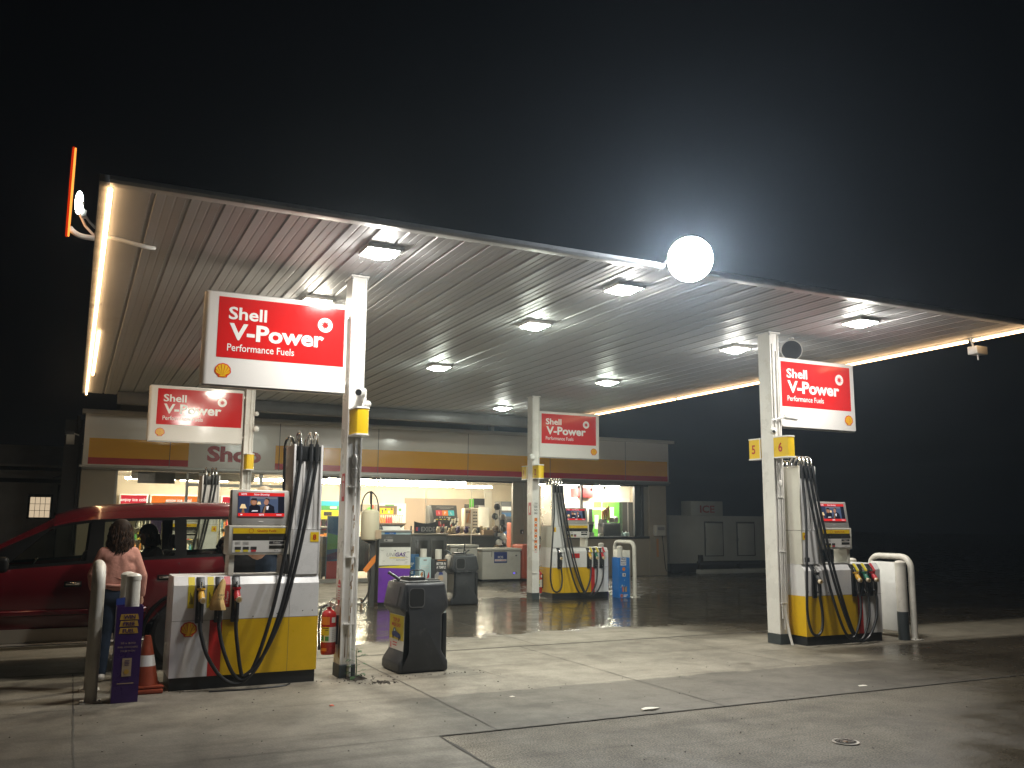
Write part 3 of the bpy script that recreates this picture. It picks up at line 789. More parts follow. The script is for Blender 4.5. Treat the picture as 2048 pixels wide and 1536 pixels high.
# ------------------------------------------------------------------ brand signs on the columns
def brand_sign(x0, x1, y, z0, z1, logo_left, label):
    t = T('hanging_sign', label, 'sign', ((x0 + x1) / 2, y + .07, z0), 'red and white fuel signs on the columns')
    mb = MB(); r = .065; w = .13
    # bull-nosed outer end
    pts = []
    if logo_left:
        pts = [(x1, y), (x1, y + w)] + [(x0 + r - r * math.sin(math.pi * k / 10), y + w / 2 + r * math.cos(math.pi * k / 10)) for k in range(11)]
    else:
        pts = [(x0, y + w), (x0, y)] + [(x1 - r * .4 + r * .4 * math.sin(math.pi * k / 10), y + w / 2 - r * math.cos(math.pi * k / 10)) for k in range(11)]
    mb.prism(pts, 'z', z0, z1, 'sign_white'); mb.build('cabinet', t, 40)
    mb = MB()
    mb.box(x0 + .02, x1 - .02, y + .02, y + w - .02, z0 - .018, z0 - .0005, 'pump_grey'); mb.build('edge_trim', t); mb = MB(); mb.box(x0 + .02, x1 - .02, y + .02, y + w - .02, z1 + .0005, z1 + .014, 'pump_grey')
    mb.build('edge_trim', t)
    H = z1 - z0; Wd = x1 - x0
    fr = front(x0, y, z0)
    if logo_left: ra, rb = .145, Wd - .03
    else: ra, rb = .045, Wd - .10
    za, zb = H * .295, H * .955
    mb = MB(); mb.rect(fr, ra, rb, za, zb, 'sign_red', .0025); mb.build('red_panel', t)
    mb = MB(); pw = rb - ra; tx = ra + .105
    mb.text(fr, 'Shell', tx, zb - .232, .135, 'letter_white', .005, .022, width=.395)
    mb.text(fr, 'V-Power', tx + .012, zb - .448, .175, 'letter_white', .005, .032, width=1.01)
    mb.text(fr, 'Performance Fuels', tx, zb - .575, .08, 'letter_white', .005, .006, width=.70)
    sunburst(mb, fr, tx + 1.01 + .02, zb - .20, .082, .005)
    mb.build('lettering', t)
    mb = MB()
    pecten(mb, fr, ra + .075 if logo_left else rb - .06, H * .15, .165, d=.0035); mb.build('emblem', t)
    mb = MB()
    ex = x1 if logo_left else x0 - .022
    for z in (z0 + .12, z1 - .12): mb.box(ex, ex + .022, y + .03, y + .10, z - .02, z + .02, 'pump_grey')
    mb.build('mounting_bracket', t)
brand_sign(1.085, 2.612, 9.60, 3.035, 4.02, True, 'large red and white fuel sign nearest the camera, on the left column')
brand_sign(1.10, 2.775, 17.32, 3.05, 4.05, True, 'smaller red and white fuel sign behind and below the biggest one, left')
brand_sign(9.03, 10.53, 9.76, 3.02, 4.02, False, 'red and white fuel sign right of the column numbered 5 and 6')
brand_sign(9.11, 10.65, 17.32, 3.05, 4.05, False, 'red and white fuel sign right of the column numbered 1 and 2')

# fittings on columns
t = T('security_camera', 'white tube camera on the left front column above the yellow sign', 'security camera', (2.74, 9.5, 3.0))
mb = MB(); mb.cyl((2.78, 9.50, 3.055), (2.70, 9.36, 3.02), .038, 'white_paint', .042); mb.build('body', t)
mb = MB(); mb.cyl((2.7015, 9.3625, 3.0205), (2.699, 9.358, 3.0195), .034, 'black_plastic'); mb.build('lens', t)
mb = MB(); mb.tube([(2.78, 9.5, 3.07), (2.82, 9.51, 3.08), (2.825, 9.52, 3.0), (2.815, 9.53, 2.93)], .012, 'white_paint', sub=3); mb.lathe((2.805, 9.50, 2.87), [(.02, 0), (.032, .02), (.02, .05)], 'white_paint', 12); mb.build('bracket', t)
t = T('sensor_dome', 'white ball sensor above the plain yellow sign on the left column', 'sensor', (2.83, 9.48, 2.9))
mb = MB(); mb.sphere((2.835, 9.46, 2.91), .04, 'white_paint'); mb.cyl((2.81, 9.5, 2.88), (2.81, 9.5, 2.98), .022, 'white_paint'); mb.build('housing', t)
t = T('security_camera', 'white bullet camera on a pipe arm above the numbers 5 and 6', 'security camera', (8.95, 9.66, 3.1))
mb = MB(); mb.tube([(8.78, 9.66, 3.08), (8.86, 9.67, 3.10), (8.98, 9.66, 3.13), (9.02, 9.65, 3.14)], .014, 'white_paint', sub=3); mb.tube([(8.78, 9.66, 3.10), (8.77, 9.66, 3.0), (8.79, 9.66, 2.93)], .012, 'white_paint', sub=3); mb.build('arm', t)
mb = MB(); mb.cyl((9.01, 9.65, 3.14), (9.19, 9.60, 3.12), .034, 'white_paint', .030); mb.build('body', t)
mb = MB(); mb.cyl((9.1905, 9.5999, 3.1199), (9.194, 9.599, 3.1195), .026, 'black_plastic'); mb.build('lens', t)
t = T('dome_camera', 'round white eyeball camera just above the number 5', 'security camera', (8.79, 9.6, 2.88))
mb = MB(); mb.sphere((8.80, 9.66, 2.93), .055, 'white_paint', (1, .8, 1)); mb.sphere((8.765, 9.615, 2.92), .045, 'white_paint'); mb.build('body', t)
mb = MB(); mb.sphere((8.745, 9.585, 2.915), .022, 'black_plastic'); mb.build('lens', t)
t = T('dome_camera', 'round white eyeball camera on the far right column', 'security camera', (8.9, 17.2, 3.0))
mb = MB(); mb.sphere((8.87, 17.2, 3.02), .07, 'white_paint'); mb.build('body', t)
t = T('dome_camera', 'round white eyeball camera on the far left column', 'security camera', (2.99, 17.2, 3.3))
mb = MB(); mb.sphere((3.0, 17.18, 3.33), .06, 'white_paint'); mb.sphere((3.0, 17.2, 3.62), .045, 'white_paint'); mb.build('body', t)
t = T('loudspeaker', 'grey horn loudspeaker under the canopy beside the right front column', 'loudspeaker', (9.45, 9.9, 4.3))
d_ = Vector((-.75, -.62, -.36)).normalized(); q = d_.to_track_quat('Z', 'Y').to_matrix().to_4x4()
c_ = Vector((9.36, 9.82, 4.17))
mb = MB(); mb.lathe(c_, [(.05, -.30), (.085, -.29), (.09, -.18), (.11, -.06), (.155, 0), (.155, .012), (.145, .012)], 'pump_grey', 24, q); mb.build('horn', t)
mb = MB(); mb.lathe(c_, [(.143, .013), (.10, .0135), (.02, .0145)], 'black_plastic', 24, q); mb.build('mouth', t)
mb = MB(); mb.tube([c_ - d_ * .2, c_ - d_ * .2 + Vector((0, 0, .08)), (9.46, 9.92, ZC - .004)], .014, 'pump_grey'); mb.cyl((9.46, 9.92, ZC - .02), (9.46, 9.92, ZC - .004), .04, 'pump_grey'); mb.build('bracket', t)
def sticker(name, label, fn):
    mb = MB(); fn(mb); one(mb, name, label, 'sticker')
def _s(mb):
    fr = frame((2.6395, 9.62, 1.85), (0, -1, 0)); mb.rect(fr, -.055, .055, 0, .30, 'label_red', .001); mb.rect(fr, -.02, .02, .05, .20, 'label_white', .002); mb.disc(fr, 0, .245, .03, 'label_white', .002)
sticker('warning_sticker', 'narrow red warning sticker high on the left front column', _s)
def _s(mb):
    fr = frame((2.6395, 9.64, .80), (0, -1, 0)); mb.rect(fr, -.06, .06, .0, .13, 'label_white', .001)
    mb.flat(fr, [(.06 * math.cos(math.pi * k / 12), .13 + .085 * math.sin(math.pi * k / 12)) for k in range(13)], 'label_red', .001); mb.rect(fr, -.04, .04, .15, .165, 'label_white', .002)
    mb.flat(fr, [(-.06, .0), (.06, .0), (.0, -.06)], 'label_red', .001)
    for k in range(4): mb.rect(fr, -.045, .045, .02 + k * .025, .028 + k * .025, 'label_red', .002)
sticker('extinguisher_sign', 'arched red and white sign above the fire extinguisher', _s)
def _s(mb):
    fr = front(8.985, 17.251, 0)
    mb.rect(fr, -.035, .035, 1.02, 1.72, 'label_orange', .001)
    for k in range(6):
        z = 1.62 - k * .115; mb.disc(fr, 0, z, .032, 'label_white', .002, 16); mb.rect(fr, -.03, .03, z - .055, z - .045, 'label_red', .0025); mb.rect(fr, -.012, .012, z - .016, z + .016, 'ink', .003)
sticker('warning_strip', 'vertical orange strip of round warning symbols on the far right column', _s)
def _s(mb):
    fr = front(8.985, 17.251, 0)
    for k, s_ in enumerate(('STOP', 'ENGINE', 'NO', 'SMOKING')): mb.text(fr, s_, 0, 2.0 - k * .068, .045, 'ink', .001, .01, 'CENTER', width=.075)
sticker('safety_lettering', 'small stacked black capitals above the orange strip on the column', _s)
def _s(mb):
    fr = frame((8.8995, 17.37, 1.78), (0, -1, 0)); mb.rect(fr, -.07, .07, 0, .27, 'label_red', .001); mb.rect(fr, -.02, .02, .05, .2, 'label_white', .002)
sticker('warning_sticker', 'red warning sticker on the side of the far right column', _s)

# ------------------------------------------------------------------ fire extinguisher
def extinguisher(x, y, z, label, k=1.0):
    t = T('fire_extinguisher', label, 'fire extinguisher', (x, y, z))
    mb = MB(); r = .078 * k
    mb.lathe((x, y, z), [(r * .9, 0), (r, .02), (r, .40 * k), (r * .9, .43 * k), (r * .55, .455 * k), (.03, .46 * k), (.024, .49 * k)], 'ext_red', 28); mb.build('cylinder', t)
    mb = MB()
    def patch(a0, a1, z0, z1, m, e=.0012):
        vs = []; fs = []
        n = 10
        for i in range(n + 1):
            a = math.radians(a0 + (a1 - a0) * i / n)
            for zz in (z0, z1): vs.append((x + (r + e) * math.sin(a), y - (r + e) * math.cos(a), z + zz * k))
        for i in range(n): fs.append([2 * i, 2 * i + 2, 2 * i + 3, 2 * i + 1])
        mb.add(vs, fs, m)
    patch(-85, 85, .13, .285, 'label_white'); patch(-85, -10, .20, .285, 'label_yellow', .002)
    patch(-80, -50, .145, .19, 'label_green', .0024); patch(-40, -12, .145, .19, 'label_green', .0024)
    patch(-80, -50, .192, .2, 'ink', .0026); patch(-70, -15, .27, .278, 'ink', .0026); patch(-40, -15, .25, .256, 'ink', .0026)
    patch(-80, -8, .31, .39, 'label_orange'); patch(8, 45, .33, .385, 'label_white'); patch(-80, -25, .04, .07, 'label_orange')
    for j in range(6): patch(10, 75, .15 + j * .02, .153 + j * .02, 'ink_grey', .002)
    mb.build('label_print', t)
    mb = MB(); mb.cyl((x, y, z + .48 * k), (x, y, z + .54 * k), .02, 'steel'); mb.tube([(x + .0, y, z + .53 * k), (x + .06, y, z + .50 * k), (x + .09, y, z + .51 * k)], .009, 'steel'); mb.tube([(x - .0, y, z + .54 * k), (x + .03, y - .01, z + .575 * k), (x + .08, y, z + .57 * k)], .009, 'steel'); mb.cyl((x - .02, y - .03, z + .51 * k), (x + .0, y - .02, z + .51 * k), .02, 'steel'); mb.build('valve', t)
    mb = MB(); mb.tube([(x - .01, y, z + .51 * k), (x - .07, y, z + .49 * k), (x - .10 * k, y, z + .40 * k), (x - .105 * k, y, z + .25 * k), (x - .095 * k, y, z + .10 * k)], .010, 'rubber', sub=5); mb.tube([(x - .10 * k, y, z + .16 * k), (x - .093 * k, y, z + .05 * k)], [.010, .015], 'rubber'); mb.build('hose', t)
    mb = MB(); mb.box(x + r, x + r + .02, y - .03, y + .03, z + .1, z + .4 * k, 'black_plastic'); mb.build('wall_bracket', t)
extinguisher(2.545, 9.66, .24, 'red fire extinguisher hung on the left front column')
extinguisher(9.16, 17.45, .12, 'red fire extinguisher half hidden between far column and pump two')

# weed at the column base
t = T('weed', 'small green weed sprouting from a crack at the column base', 'plant', (2.80, 9.46, 0))
random.seed(11)
mb = MB(); mb.tube([(2.80, 9.46, 0), (2.805, 9.455, .12), (2.795, 9.45, .24), (2.80, 9.44, .32)], [.006, .005, .004, .002], 'leaf_green', n=6, sub=4)
lv = []
for z, a, l in ((.30, 0, .05), (.28, 2.2, .06), (.26, -1.4, .08), (.22, .6, .09), (.18, 3.0, .08), (.14, -.4, .08), (.12, 2.0, .09), (.07, .2, .09), (.05, 2.8, .08), (.03, -.9, .09), (.03, 1.2, .07), (.02, 4.0, .08)):
    p0 = Vector((2.80, 9.452, z)); d = Vector((math.cos(a), math.sin(a) * .7 - .3, random.uniform(-.1, .4))).normalized()
    mb.tube([p0, p0 + d * l * .5], .002, 'leaf_green', n=5); lv.append((p0 + d * l * .4, d, l))
mb.build('stem', t)
mb = MB()
for p, d, l in lv:
    s_ = d.cross(Vector((0, 0, 1))).normalized()
    for kk in range(2):
        q0 = p + d * l * .25 * kk + s_ * (.012 if kk else -.006); w = l * .26
        mid = q0 + d * l * .45 + Vector((0, 0, .012)); tip = q0 + d * l * .95 - Vector((0, 0, .018))
        mb.add([q0, mid + s_ * w, tip, mid - s_ * w, mid], [[0, 1, 4], [1, 2, 4], [2, 3, 4], [3, 0, 4]], 'leaf_green')
mb.build('leaf', t)
mb = MB(); random.seed(5)
mb.lathe((2.80, 9.45, .004), [(.11, 0), (.09, .012), (.05, .022), (.01, .026)], 'soil', 14)
one(mb, 'soil_heap', 'low heap of dark soil around the weed by the column', 'soil')
# ------------------------------------------------------------------ fuel pumps
def pump(X0, Y0, s, num, label, nozzles, near=True, bag=None, w=1.43):
    """tower at the end with u=0, display head beside it, low nozzle cabinet along the whole length"""
    D = .60
    U = lambda u: X0 + s * u
    def bx(mb, u0, u1, v0, v1, z0, z1, m, bev=0.0):
        a, b = sorted((U(u0), U(u1))); mb.box(a, b, Y0 + v0, Y0 + v1, z0, z1, m, bev)
    def R(mb, u0, u1, z0, z1, m, v=0.0, d=.002):
        a, b = sorted((U(u0), U(u1))); y = Y0 + v - d
        mb.poly([(a, y, z0), (b, y, z0), (b, y, z1), (a, y, z1)], m)
    t = T('fuel_pump', label, 'fuel pump', (U(w / 2), Y0 + D / 2, 0), 'fuel pumps under the canopy')
    mb = MB(); bx(mb, .01, w - .01, .012, D - .01, 0, .125, 'black_plastic'); mb.build('plinth', t)
    # cabinet: white with a yellow belt and a red stripe, sloping top edge
    mb = MB()
    prof = [(0, .125), (0, 1.0), (.06, 1.085), (D - .06, 1.085), (D, 1.0), (D, .125)]
    a, b = sorted((U(0), U(w)))
    mb.prism([(Y0 + p[0], p[1]) for p in prof], 'x', a, b, 'pump_white')
    mb.build('cabinet', t)
    mb = MB()
    ra, rb = (.955, 1.075) if near else (.965, 1.06)
    R(mb, .0, ra, .125, .66, 'pump_yellow'); R(mb, ra, rb, .125, .66, 'pump_red')
    R(mb, .0, ra, .125, .66, 'pump_yellow', D, -.002); R(mb, ra, rb, .125, .66, 'pump_red', D, -.002)
    xe = U(0) - s * .002
    mb.poly([(xe, Y0, .125), (xe, Y0 + D, .125), (xe, Y0 + D, .66), (xe, Y0, .66)], 'pump_yellow')
    R(mb, 0, w, .659, .6625, 'canopy_seam', 0, .0025); R(mb, .297, .300, .125, 1.0, 'canopy_seam', 0, .0028)
    for uu, zz in ((.06, .72), (.16, .72), (.42, .70), (.66, .68), (.34, .84)):
        mb.disc((Vector((U(uu), Y0 - .003, zz)), Vector((1, 0, 0)), Vector((0, 0, 1)), Vector((0, -1, 0))), 0, 0, .006, 'ink', 0, 8)
    mb.build('colour_panel', t)
    if near:
        mb = MB(); fr = front(U(1.27), Y0, 0); pecten(mb, fr, 0, .575, .155, d=.003); mb.build('emblem', t)
    # tower
    mb = MB()
    bx(mb, .0, .022, .03, D - .06, 1.087, 2.44, 'pump_cream' if s > 0 else 'pump_white', .003)
    bx(mb, .288, .31, .03, D - .06, 1.087, 2.44, 'pump_white', .003)
    bx(mb, .022, .288, .075, D - .10, 1.087, 2.27, 'pump_white')
    for k in range(4): bx(mb, .055 + k * .062, .075 + k * .062, .062, .075, 1.55, 2.26, 'pump_white', .004)
    bx(mb, .0221, .2879, .028, .0745, 1.087, 1.54, 'pump_white')
    mb.build('tower', t)
    mb = MB(); bx(mb, .0225, .2875, .055, D - .085, 2.272, 2.425, 'black_plastic', .003); mb.build('tower_head', t)
    mb = MB(); xs_ = U(0) - s * .0015
    bx_ = (xs_, Y0 + .03), (xs_, Y0 + D - .06)
    mb.poly([(xs_, Y0 + .035, 1.55), (xs_, Y0 + D - .065, 1.55), (xs_, Y0 + D - .065, 2.435), (xs_, Y0 + .035, 2.435)], 'steel_brushed' if num == '2' else ('pump_cream' if s > 0 else 'pump_white'))
    mb.poly([(xs_ - s * .001, Y0 + .035, 1.545), (xs_ - s * .001, Y0 + D - .065, 1.545), (xs_ - s * .001, Y0 + D - .065, 1.551), (xs_ - s * .001, Y0 + .035, 1.551)], 'canopy_seam')
    R(mb, .0, .31, 1.543, 1.547, 'canopy_seam', .027, .001); mb.build('side_panel', t)
    mb = MB(); R(mb, .015, .105, 1.42, 1.52, 'plate_yellow', .027, .002)
    fr = front(U(.06), Y0 + .027, 0); mb.text(fr, num, 0, 1.442, .055, 'letter_red', .004, .02, 'CENTER'); mb.build('number_plate', t)
    # display head on its frame
    hu0, hu1 = .325, .935
    mb = MB()
    bx(mb, hu0 + .02, hu0 + .06, .05, .30, 1.085, 1.29, 'pump_grey'); bx(mb, hu1 - .07, hu1 - .02, .05, .30, 1.085, 1.29, 'pump_cream'); bx(mb, hu0 + .06, hu1 - .07, .05, .09, 1.085, 1.10, 'pump_grey'); mb.build('stand', t)
    mb = MB(); bx(mb, hu0, hu1, .02, .33, 1.29, 1.585, 'pump_cream', .008); mb.build('display_head', t)
    lo, hi = sorted((U(hu0), U(hu1))); fr = front(lo, Y0 + .02, 0); Wd = hi - lo
    mb = MB()
    mb.rect(fr, .03, Wd - .03, 1.305, 1.57, 'pump_grey', .001); mb.rect(fr, .04, Wd - .04, 1.505, 1.56, 'plate_yellow', .003); mb.rect(fr, .04, Wd - .04, 1.435, 1.503, 'display_dark', .003)
    mb.rect(fr, .04, Wd - .04, 1.315, 1.434, 'label_white', .003)
    cxx = Wd * .36
    n = 24
    for k in range(n):
        a0, a1 = 2 * math.pi * k / n, 2 * math.pi * (k + 1) / n
        mb.flat(fr, [(cxx + .021 * math.cos(a0), 1.533 + .021 * math.sin(a0)), (cxx + .021 * math.cos(a1), 1.533 + .021 * math.sin(a1)), (cxx + .024 * math.cos(a1), 1.533 + .024 * math.sin(a1)), (cxx + .024 * math.cos(a0), 1.533 + .024 * math.sin(a0))], 'letter_red', .005)
    mb.text(fr, 'Quality Fuels', Wd * .46, 1.524, .021, 'letter_red', .005, .008, width=.19)
    mb.rect(fr, Wd - .205, Wd - .05, 1.40, 1.428, 'ink', .005); mb.text(fr, 'Dollars', Wd - .128, 1.405, .018, 'label_white', .007, .012, 'CENTER')
    mb.rect(fr, Wd - .205, Wd - .05, 1.352, 1.385, 'display_dark', .005); mb.text(fr, 'Litres', Wd - .128, 1.327, .014, 'ink', .005, .0, 'CENTER')
    for k, c in enumerate(('label_yellow', 'label_yellow', 'label_red')):
        mb.rect(fr, .065 + k * .078, .125 + k * .078, 1.342, 1.372, 'ink', .005); mb.rect(fr, .07 + k * .078, .12 + k * .078, 1.322, 1.341, c, .005)
    for k in range(2):
        for j in range(3): mb.rect(fr, .065 + k * .075, .115 + k * .085, 1.395 + j * .011, 1.399 + j * .011, 'ink_grey', .005)
    mb.disc(fr, Wd * .32, 1.465, .02, 'ink', .005, 14, .7); mb.rect(fr, Wd - .21, Wd - .03, 1.442, 1.475, 'ink', .005)
    mb.build('price_display', t)
    # advertising monitor
    mu0, mu1 = hu0 + .0, hu1 - .02
    lo, hi = sorted((U(mu0), U(mu1)))
    tilt = .055
    mb = MB()
    mb.prism([(Y0 + .03, 1.587), (Y0 + .03 + tilt, 1.95), (Y0 + .21, 1.95), (Y0 + .25, 1.587)], 'x', lo, hi, 'pump_grey', .012)
    mon = mb.build('monitor', t)
    uz = Vector((0, tilt, .363)).normalized()
    fr = frame((lo, Y0 + .03, 1.587), (1, 0, 0), uz); Wd = hi - lo; sw0, sw1, sz0, sz1 = Wd * .105, Wd * .90, .092, .338
    def sx(q): return sw0 + (sw1 - sw0) * q
    def sz(q): return sz0 + (sz1 - sz0) * q
    mb = MB(); d0 = .006
    mb.rect(fr, sx(0), sx(1), sz(0), sz(1), 'screen_navy', d0)
    mb.rect(fr, sx(.24), sx(.86), sz(.15), sz(.83), 'screen_wall', d0 + .001)
    mb.rect(fr, sx(.26), sx(.84), sz(.74), sz(.83), 'screen_grey', d0 + .0015)
    mb.rect(fr, sx(.86), sx(1), sz(.14), sz(.84), 'screen_black', d0 + .001)
    mb.flat(fr, [(sx(.03), sz(.33)), (sx(.18), sz(.33)), (sx(.14), sz(.51)), (sx(.07), sz(.51))], 'screen_lamp', d0 + .002)
    mb.flat(fr, [(sx(.07), sz(.14)), (sx(.14), sz(.14)), (sx(.12), sz(.33)), (sx(.09), sz(.33))], 'screen_hair', d0 + .002)
    mb.flat(fr, [(sx(.40), sz(.50)), (sx(.49), sz(.50)), (sx(.47), sz(.62)), (sx(.42), sz(.62))], 'screen_lamp', d0 + .002)
    # two figures: one in a peaked cap with folded arms, one in a dark jacket and scarf, in profile
    mb.flat(fr, [(sx(.22), sz(.14)), (sx(.24), sz(.42)), (sx(.30), sz(.52)), (sx(.38), sz(.52)), (sx(.47), sz(.42)), (sx(.48), sz(.14))], 'screen_black', d0 + .003)
    mb.disc(fr, sx(.33), sz(.60), .034, 'screen_hair', d0 + .0032, 18); mb.disc(fr, sx(.335), sz(.585), .022, 'screen_skin', d0 + .0036, 18)
    mb.flat(fr, [(sx(.27), sz(.68)), (sx(.40), sz(.66)), (sx(.39), sz(.76)), (sx(.29), sz(.76))], 'screen_black', d0 + .004)
    mb.flat(fr, [(sx(.28), sz(.20)), (sx(.31), sz(.25)), (sx(.42), sz(.25)), (sx(.42), sz(.21))], 'screen_white', d0 + .004)
    mb.flat(fr, [(sx(.50), sz(.14)), (sx(.54), sz(.40)), (sx(.60), sz(.52)), (sx(.68), sz(.52)), (sx(.77), sz(.42)), (sx(.79), sz(.14))], 'screen_black', d0 + .004)
    mb.flat(fr, [(sx(.555), sz(.62)), (sx(.545), sz(.56)), (sx(.57), sz(.50)), (sx(.62), sz(.47)), (sx(.65), sz(.56)), (sx(.65), sz(.73)), (sx(.58), sz(.74))], 'screen_skin', d0 + .0045)
    mb.flat(fr, [(sx(.56), sz(.72)), (sx(.60), sz(.78)), (sx(.67), sz(.74)), (sx(.675), sz(.58)), (sx(.65), sz(.66)), (sx(.62), sz(.72))], 'screen_dark_hair', d0 + .005)
    mb.flat(fr, [(sx(.52), sz(.14)), (sx(.57), sz(.46)), (sx(.60), sz(.44)), (sx(.57), sz(.14))], 'screen_scarf', d0 + .005)
    mb.flat(fr, [(sx(.61), sz(.28)), (sx(.60), sz(.42)), (sx(.66), sz(.44)), (sx(.64), sz(.28))], 'screen_white', d0 + .005)
    mb.rect(fr, sx(0), sx(1), sz(.855), sz(1), 'screen_red', d0 + .004); mb.rect(fr, sx(0), sx(1), sz(0), sz(.13), 'screen_red', d0 + .0055)
    mb.text(fr, 'Now Showing', sx(.5), sz(.885), .020, 'screen_white', d0 + .006, .012, 'CENTER', shear=.2); mb.text(fr, 'HOYTS', sx(.06), sz(.89), .018, 'screen_white', d0 + .006, .04, width=.055)
    mb.text(fr, 'HOYTS', sx(.5), sz(.025), .019, 'screen_white', d0 + .0075, .04, 'CENTER', width=.05); mb.rect(fr, sx(.05), sx(.09), sz(.04), sz(.09), 'screen_white', d0 + .0075); mb.rect(fr, sx(.82), sx(.94), sz(.05), sz(.075), 'screen_white', d0 + .0075)
    mb.build('screen', mon)
    mb = MB(); mb.rect(fr, Wd * .46, Wd * .54, .035, .043, 'label_white', .006); mb.build('maker_badge', mon)
    # nozzles, holsters, hoses
    for i, (u, col, lab, ut, ul, zl) in enumerate(nozzles):
        mb = MB(); zt = 1.055
        a, b = sorted((U(u - .038), U(u + .038)))
        mb.prism([(Y0 - .026, .635), (Y0 - .026, .99), (Y0 + .036, 1.078), (Y0 + .07, 1.075), (Y0 + .03, .98), (Y0 + .03, .635)], 'x', a, b, 'black_plastic', .006); mb.build('holster', t)
        if lab:
            mb = MB(); du = .095 if s < 0 else -.075
            ua, ub = (u + .055, u + .115) if s < 0 else (u + .05, u + .10)
            a, b = sorted((U(ua), U(ub)))
            if s < 0:
                fr = front(a, Y0, 0); mb.rect(fr, 0, b - a, .78, .995, lab, .003)
                m2 = 'label_white' if lab == 'label_red' else 'ink'
                fr2 = (Vector((a, Y0, 0)), Vector((0, 0, 1)), Vector((-1, 0, 0)), Vector((0, -1, 0)))
                if lab == 'label_red': mb.text(fr2, 'V-Power', .81, -.045, .026, m2, .005, .01)
                else:
                    for k in range(3): mb.rect(fr, .02 + .012 * k, .026 + .012 * k, .82, .93 - k * .02, m2, .005)
                mb.poly([(a, Y0 - .002, 1.0), (b, Y0 - .002, 1.0), (b, Y0 + .052, 1.078), (a, Y0 + .052, 1.078)], lab)
            else:
                mb.poly([(a, Y0 - .028, .985), (b, Y0 - .028, .985), (b, Y0 + .05, 1.087), (a, Y0 + .05, 1.087)], lab)
            mb.build('fuel_label', t)
        nz = T0 = None
        mb = MB(); x = U(u)
        mb.tube([(x, Y0 - .03, 1.03), (x, Y0 - .05, .965), (x, Y0 - .075, .91)], .013, 'steel', n=10, sub=3); nzo = mb.build('nozzle', t)
        if bag == i:
            mb = MB()
            b_ = bmesh.new()
            mb.lathe((x, Y0 - .085, 0), [(.012, 1.06), (.03, 1.02), (.045, .93), (.062, .85), (.075, .79), (.072, .765)], 'cloth_bag', 18)
            for j, p in enumerate(mb.v):
                a_ = math.atan2(p[1] - (Y0 - .085), p[0] - x); k_ = 1 + .14 * math.sin(3 * a_ + p[2] * 14) + .05 * math.sin(7 * a_)
                mb.v[j] = (x + (p[0] - x) * k_ + .02 * math.sin(p[2] * 13), Y0 - .085 + (p[1] - Y0 + .085) * k_, p[2])
            fr = front(x, Y0 - .163, 0); mb.text(fr, 'SORRY', .0, .90, .022, 'ink', .0, .01, 'CENTER', width=.075); mb.text(fr, 'OUT OF', .0, .865, .024, 'ink', .008, .012, 'CENTER', width=.09)
            mb.build('cover_bag', t)
        else:
            mb = MB(); mb.tube([(x, Y0 - .055, .955), (x, Y0 - .085, .905), (x, Y0 - .125, .862)], [.022, .034, .030], col, n=12, sub=3); mb.cyl((x, Y0 - .055, .975), (x, Y0 - .058, .955), .042, col, .038)
            mb.cyl((x - s * .012, Y0 - .12, .865), (x - s * .012, Y0 - .155, .860), .030, 'nozzle_cap'); mb.cyl((x - s * .012, Y0 - .156, .860), (x - s * .012, Y0 - .159, .8595), .018, 'cloth_bag'); mb.build('nozzle_cover', nzo)
        mb = MB()
        mb.tube([(x, Y0 - .085, .87), (x, Y0 - .105, .80), (x, Y0 - .105, .70), (x, Y0 - .10, .655)], [.026, .024, .021, .018], 'rubber', n=10, sub=3)
        mb.tube([(x, Y0 - .06, .90), (x, Y0 - .045, .83), (x, Y0 - .045, .74), (x, Y0 - .09, .70)], .008, 'black_plastic', n=6, sub=3)
        mb.cyl((x, Y0 - .10, .705), (x, Y0 - .10, .69), .0235, 'steel', n=10); mb.build('grip', nzo)
        # hose: silver hook on the tower head, sleeve, long sagging loop
        xt = U(ut); xl_ = U(ul); xn = U(u)
        mb = MB()
        arc = [(xt, Y0 + .055 + .10 * (1 + math.cos(math.pi * k / 8)) - .02, 2.44 + .135 * math.sin(math.pi * k / 8)) for k in range(9)]
        mb.tube(arc, .015, 'steel', n=10, sub=2); mb.build('hose_hook', t)
        mb = MB()
        mb.tube([(xt, Y0 + .033, 2.445), (xt, Y0 + .02, 2.36), (xt - s * -.004, Y0 + .004, 2.25)], [.021, .024, .019], 'rubber', n=10)
        P = [(xt, Y0 + .01, 2.28), (xt + (xl_ - xt) * .10, Y0 - .02, 1.85), (xt + (xl_ - xt) * .27, Y0 - .07, 1.25), (xt + (xl_ - xt) * .48, Y0 - .12, .70),
             (xt + (xl_ - xt) * .76, Y0 - .15, zl + .16), (xl_, Y0 - .16, zl), (xl_ + (xn - xl_) * .42, Y0 - .16, zl + .055), (xl_ + (xn - xl_) * .80, Y0 - .15, zl + .27), (xn + (xl_ - xn) * .02, Y0 - .12, .56), (xn, Y0 - .10, .665)]
        if s > 0 and i == 0: P = [(X0 + q[0], Y0 + q[1], q[2]) for q in ((.045, .01, 2.28), (.02, -.05, 1.85), (-.05, -.11, 1.3), (-.11, -.15, .8), (-.13, -.16, .45), (-.07, -.16, .22), (.03, -.16, .16), (.13, -.15, .24), (.175, -.12, .45), (.16, -.10, .665))]
        mb.tube(P, .0185, 'rubber', n=10, sub=7)
        if near and i == 2 and s < 0: mb.cyl((xl_ + .03, Y0 - .16, zl + .014), (xl_ + .055, Y0 - .16, zl + .024), .0155, 'steel', n=10)
        if s > 0 and i == 0: mb.cyl((P[1][0], P[1][1], 1.86), (P[1][0] + .001, P[1][1], 1.835), .017, 'label_white', n=10)
        mb.build('hose', t)
    # hooks of the hoses on the far face
    mb = MB()
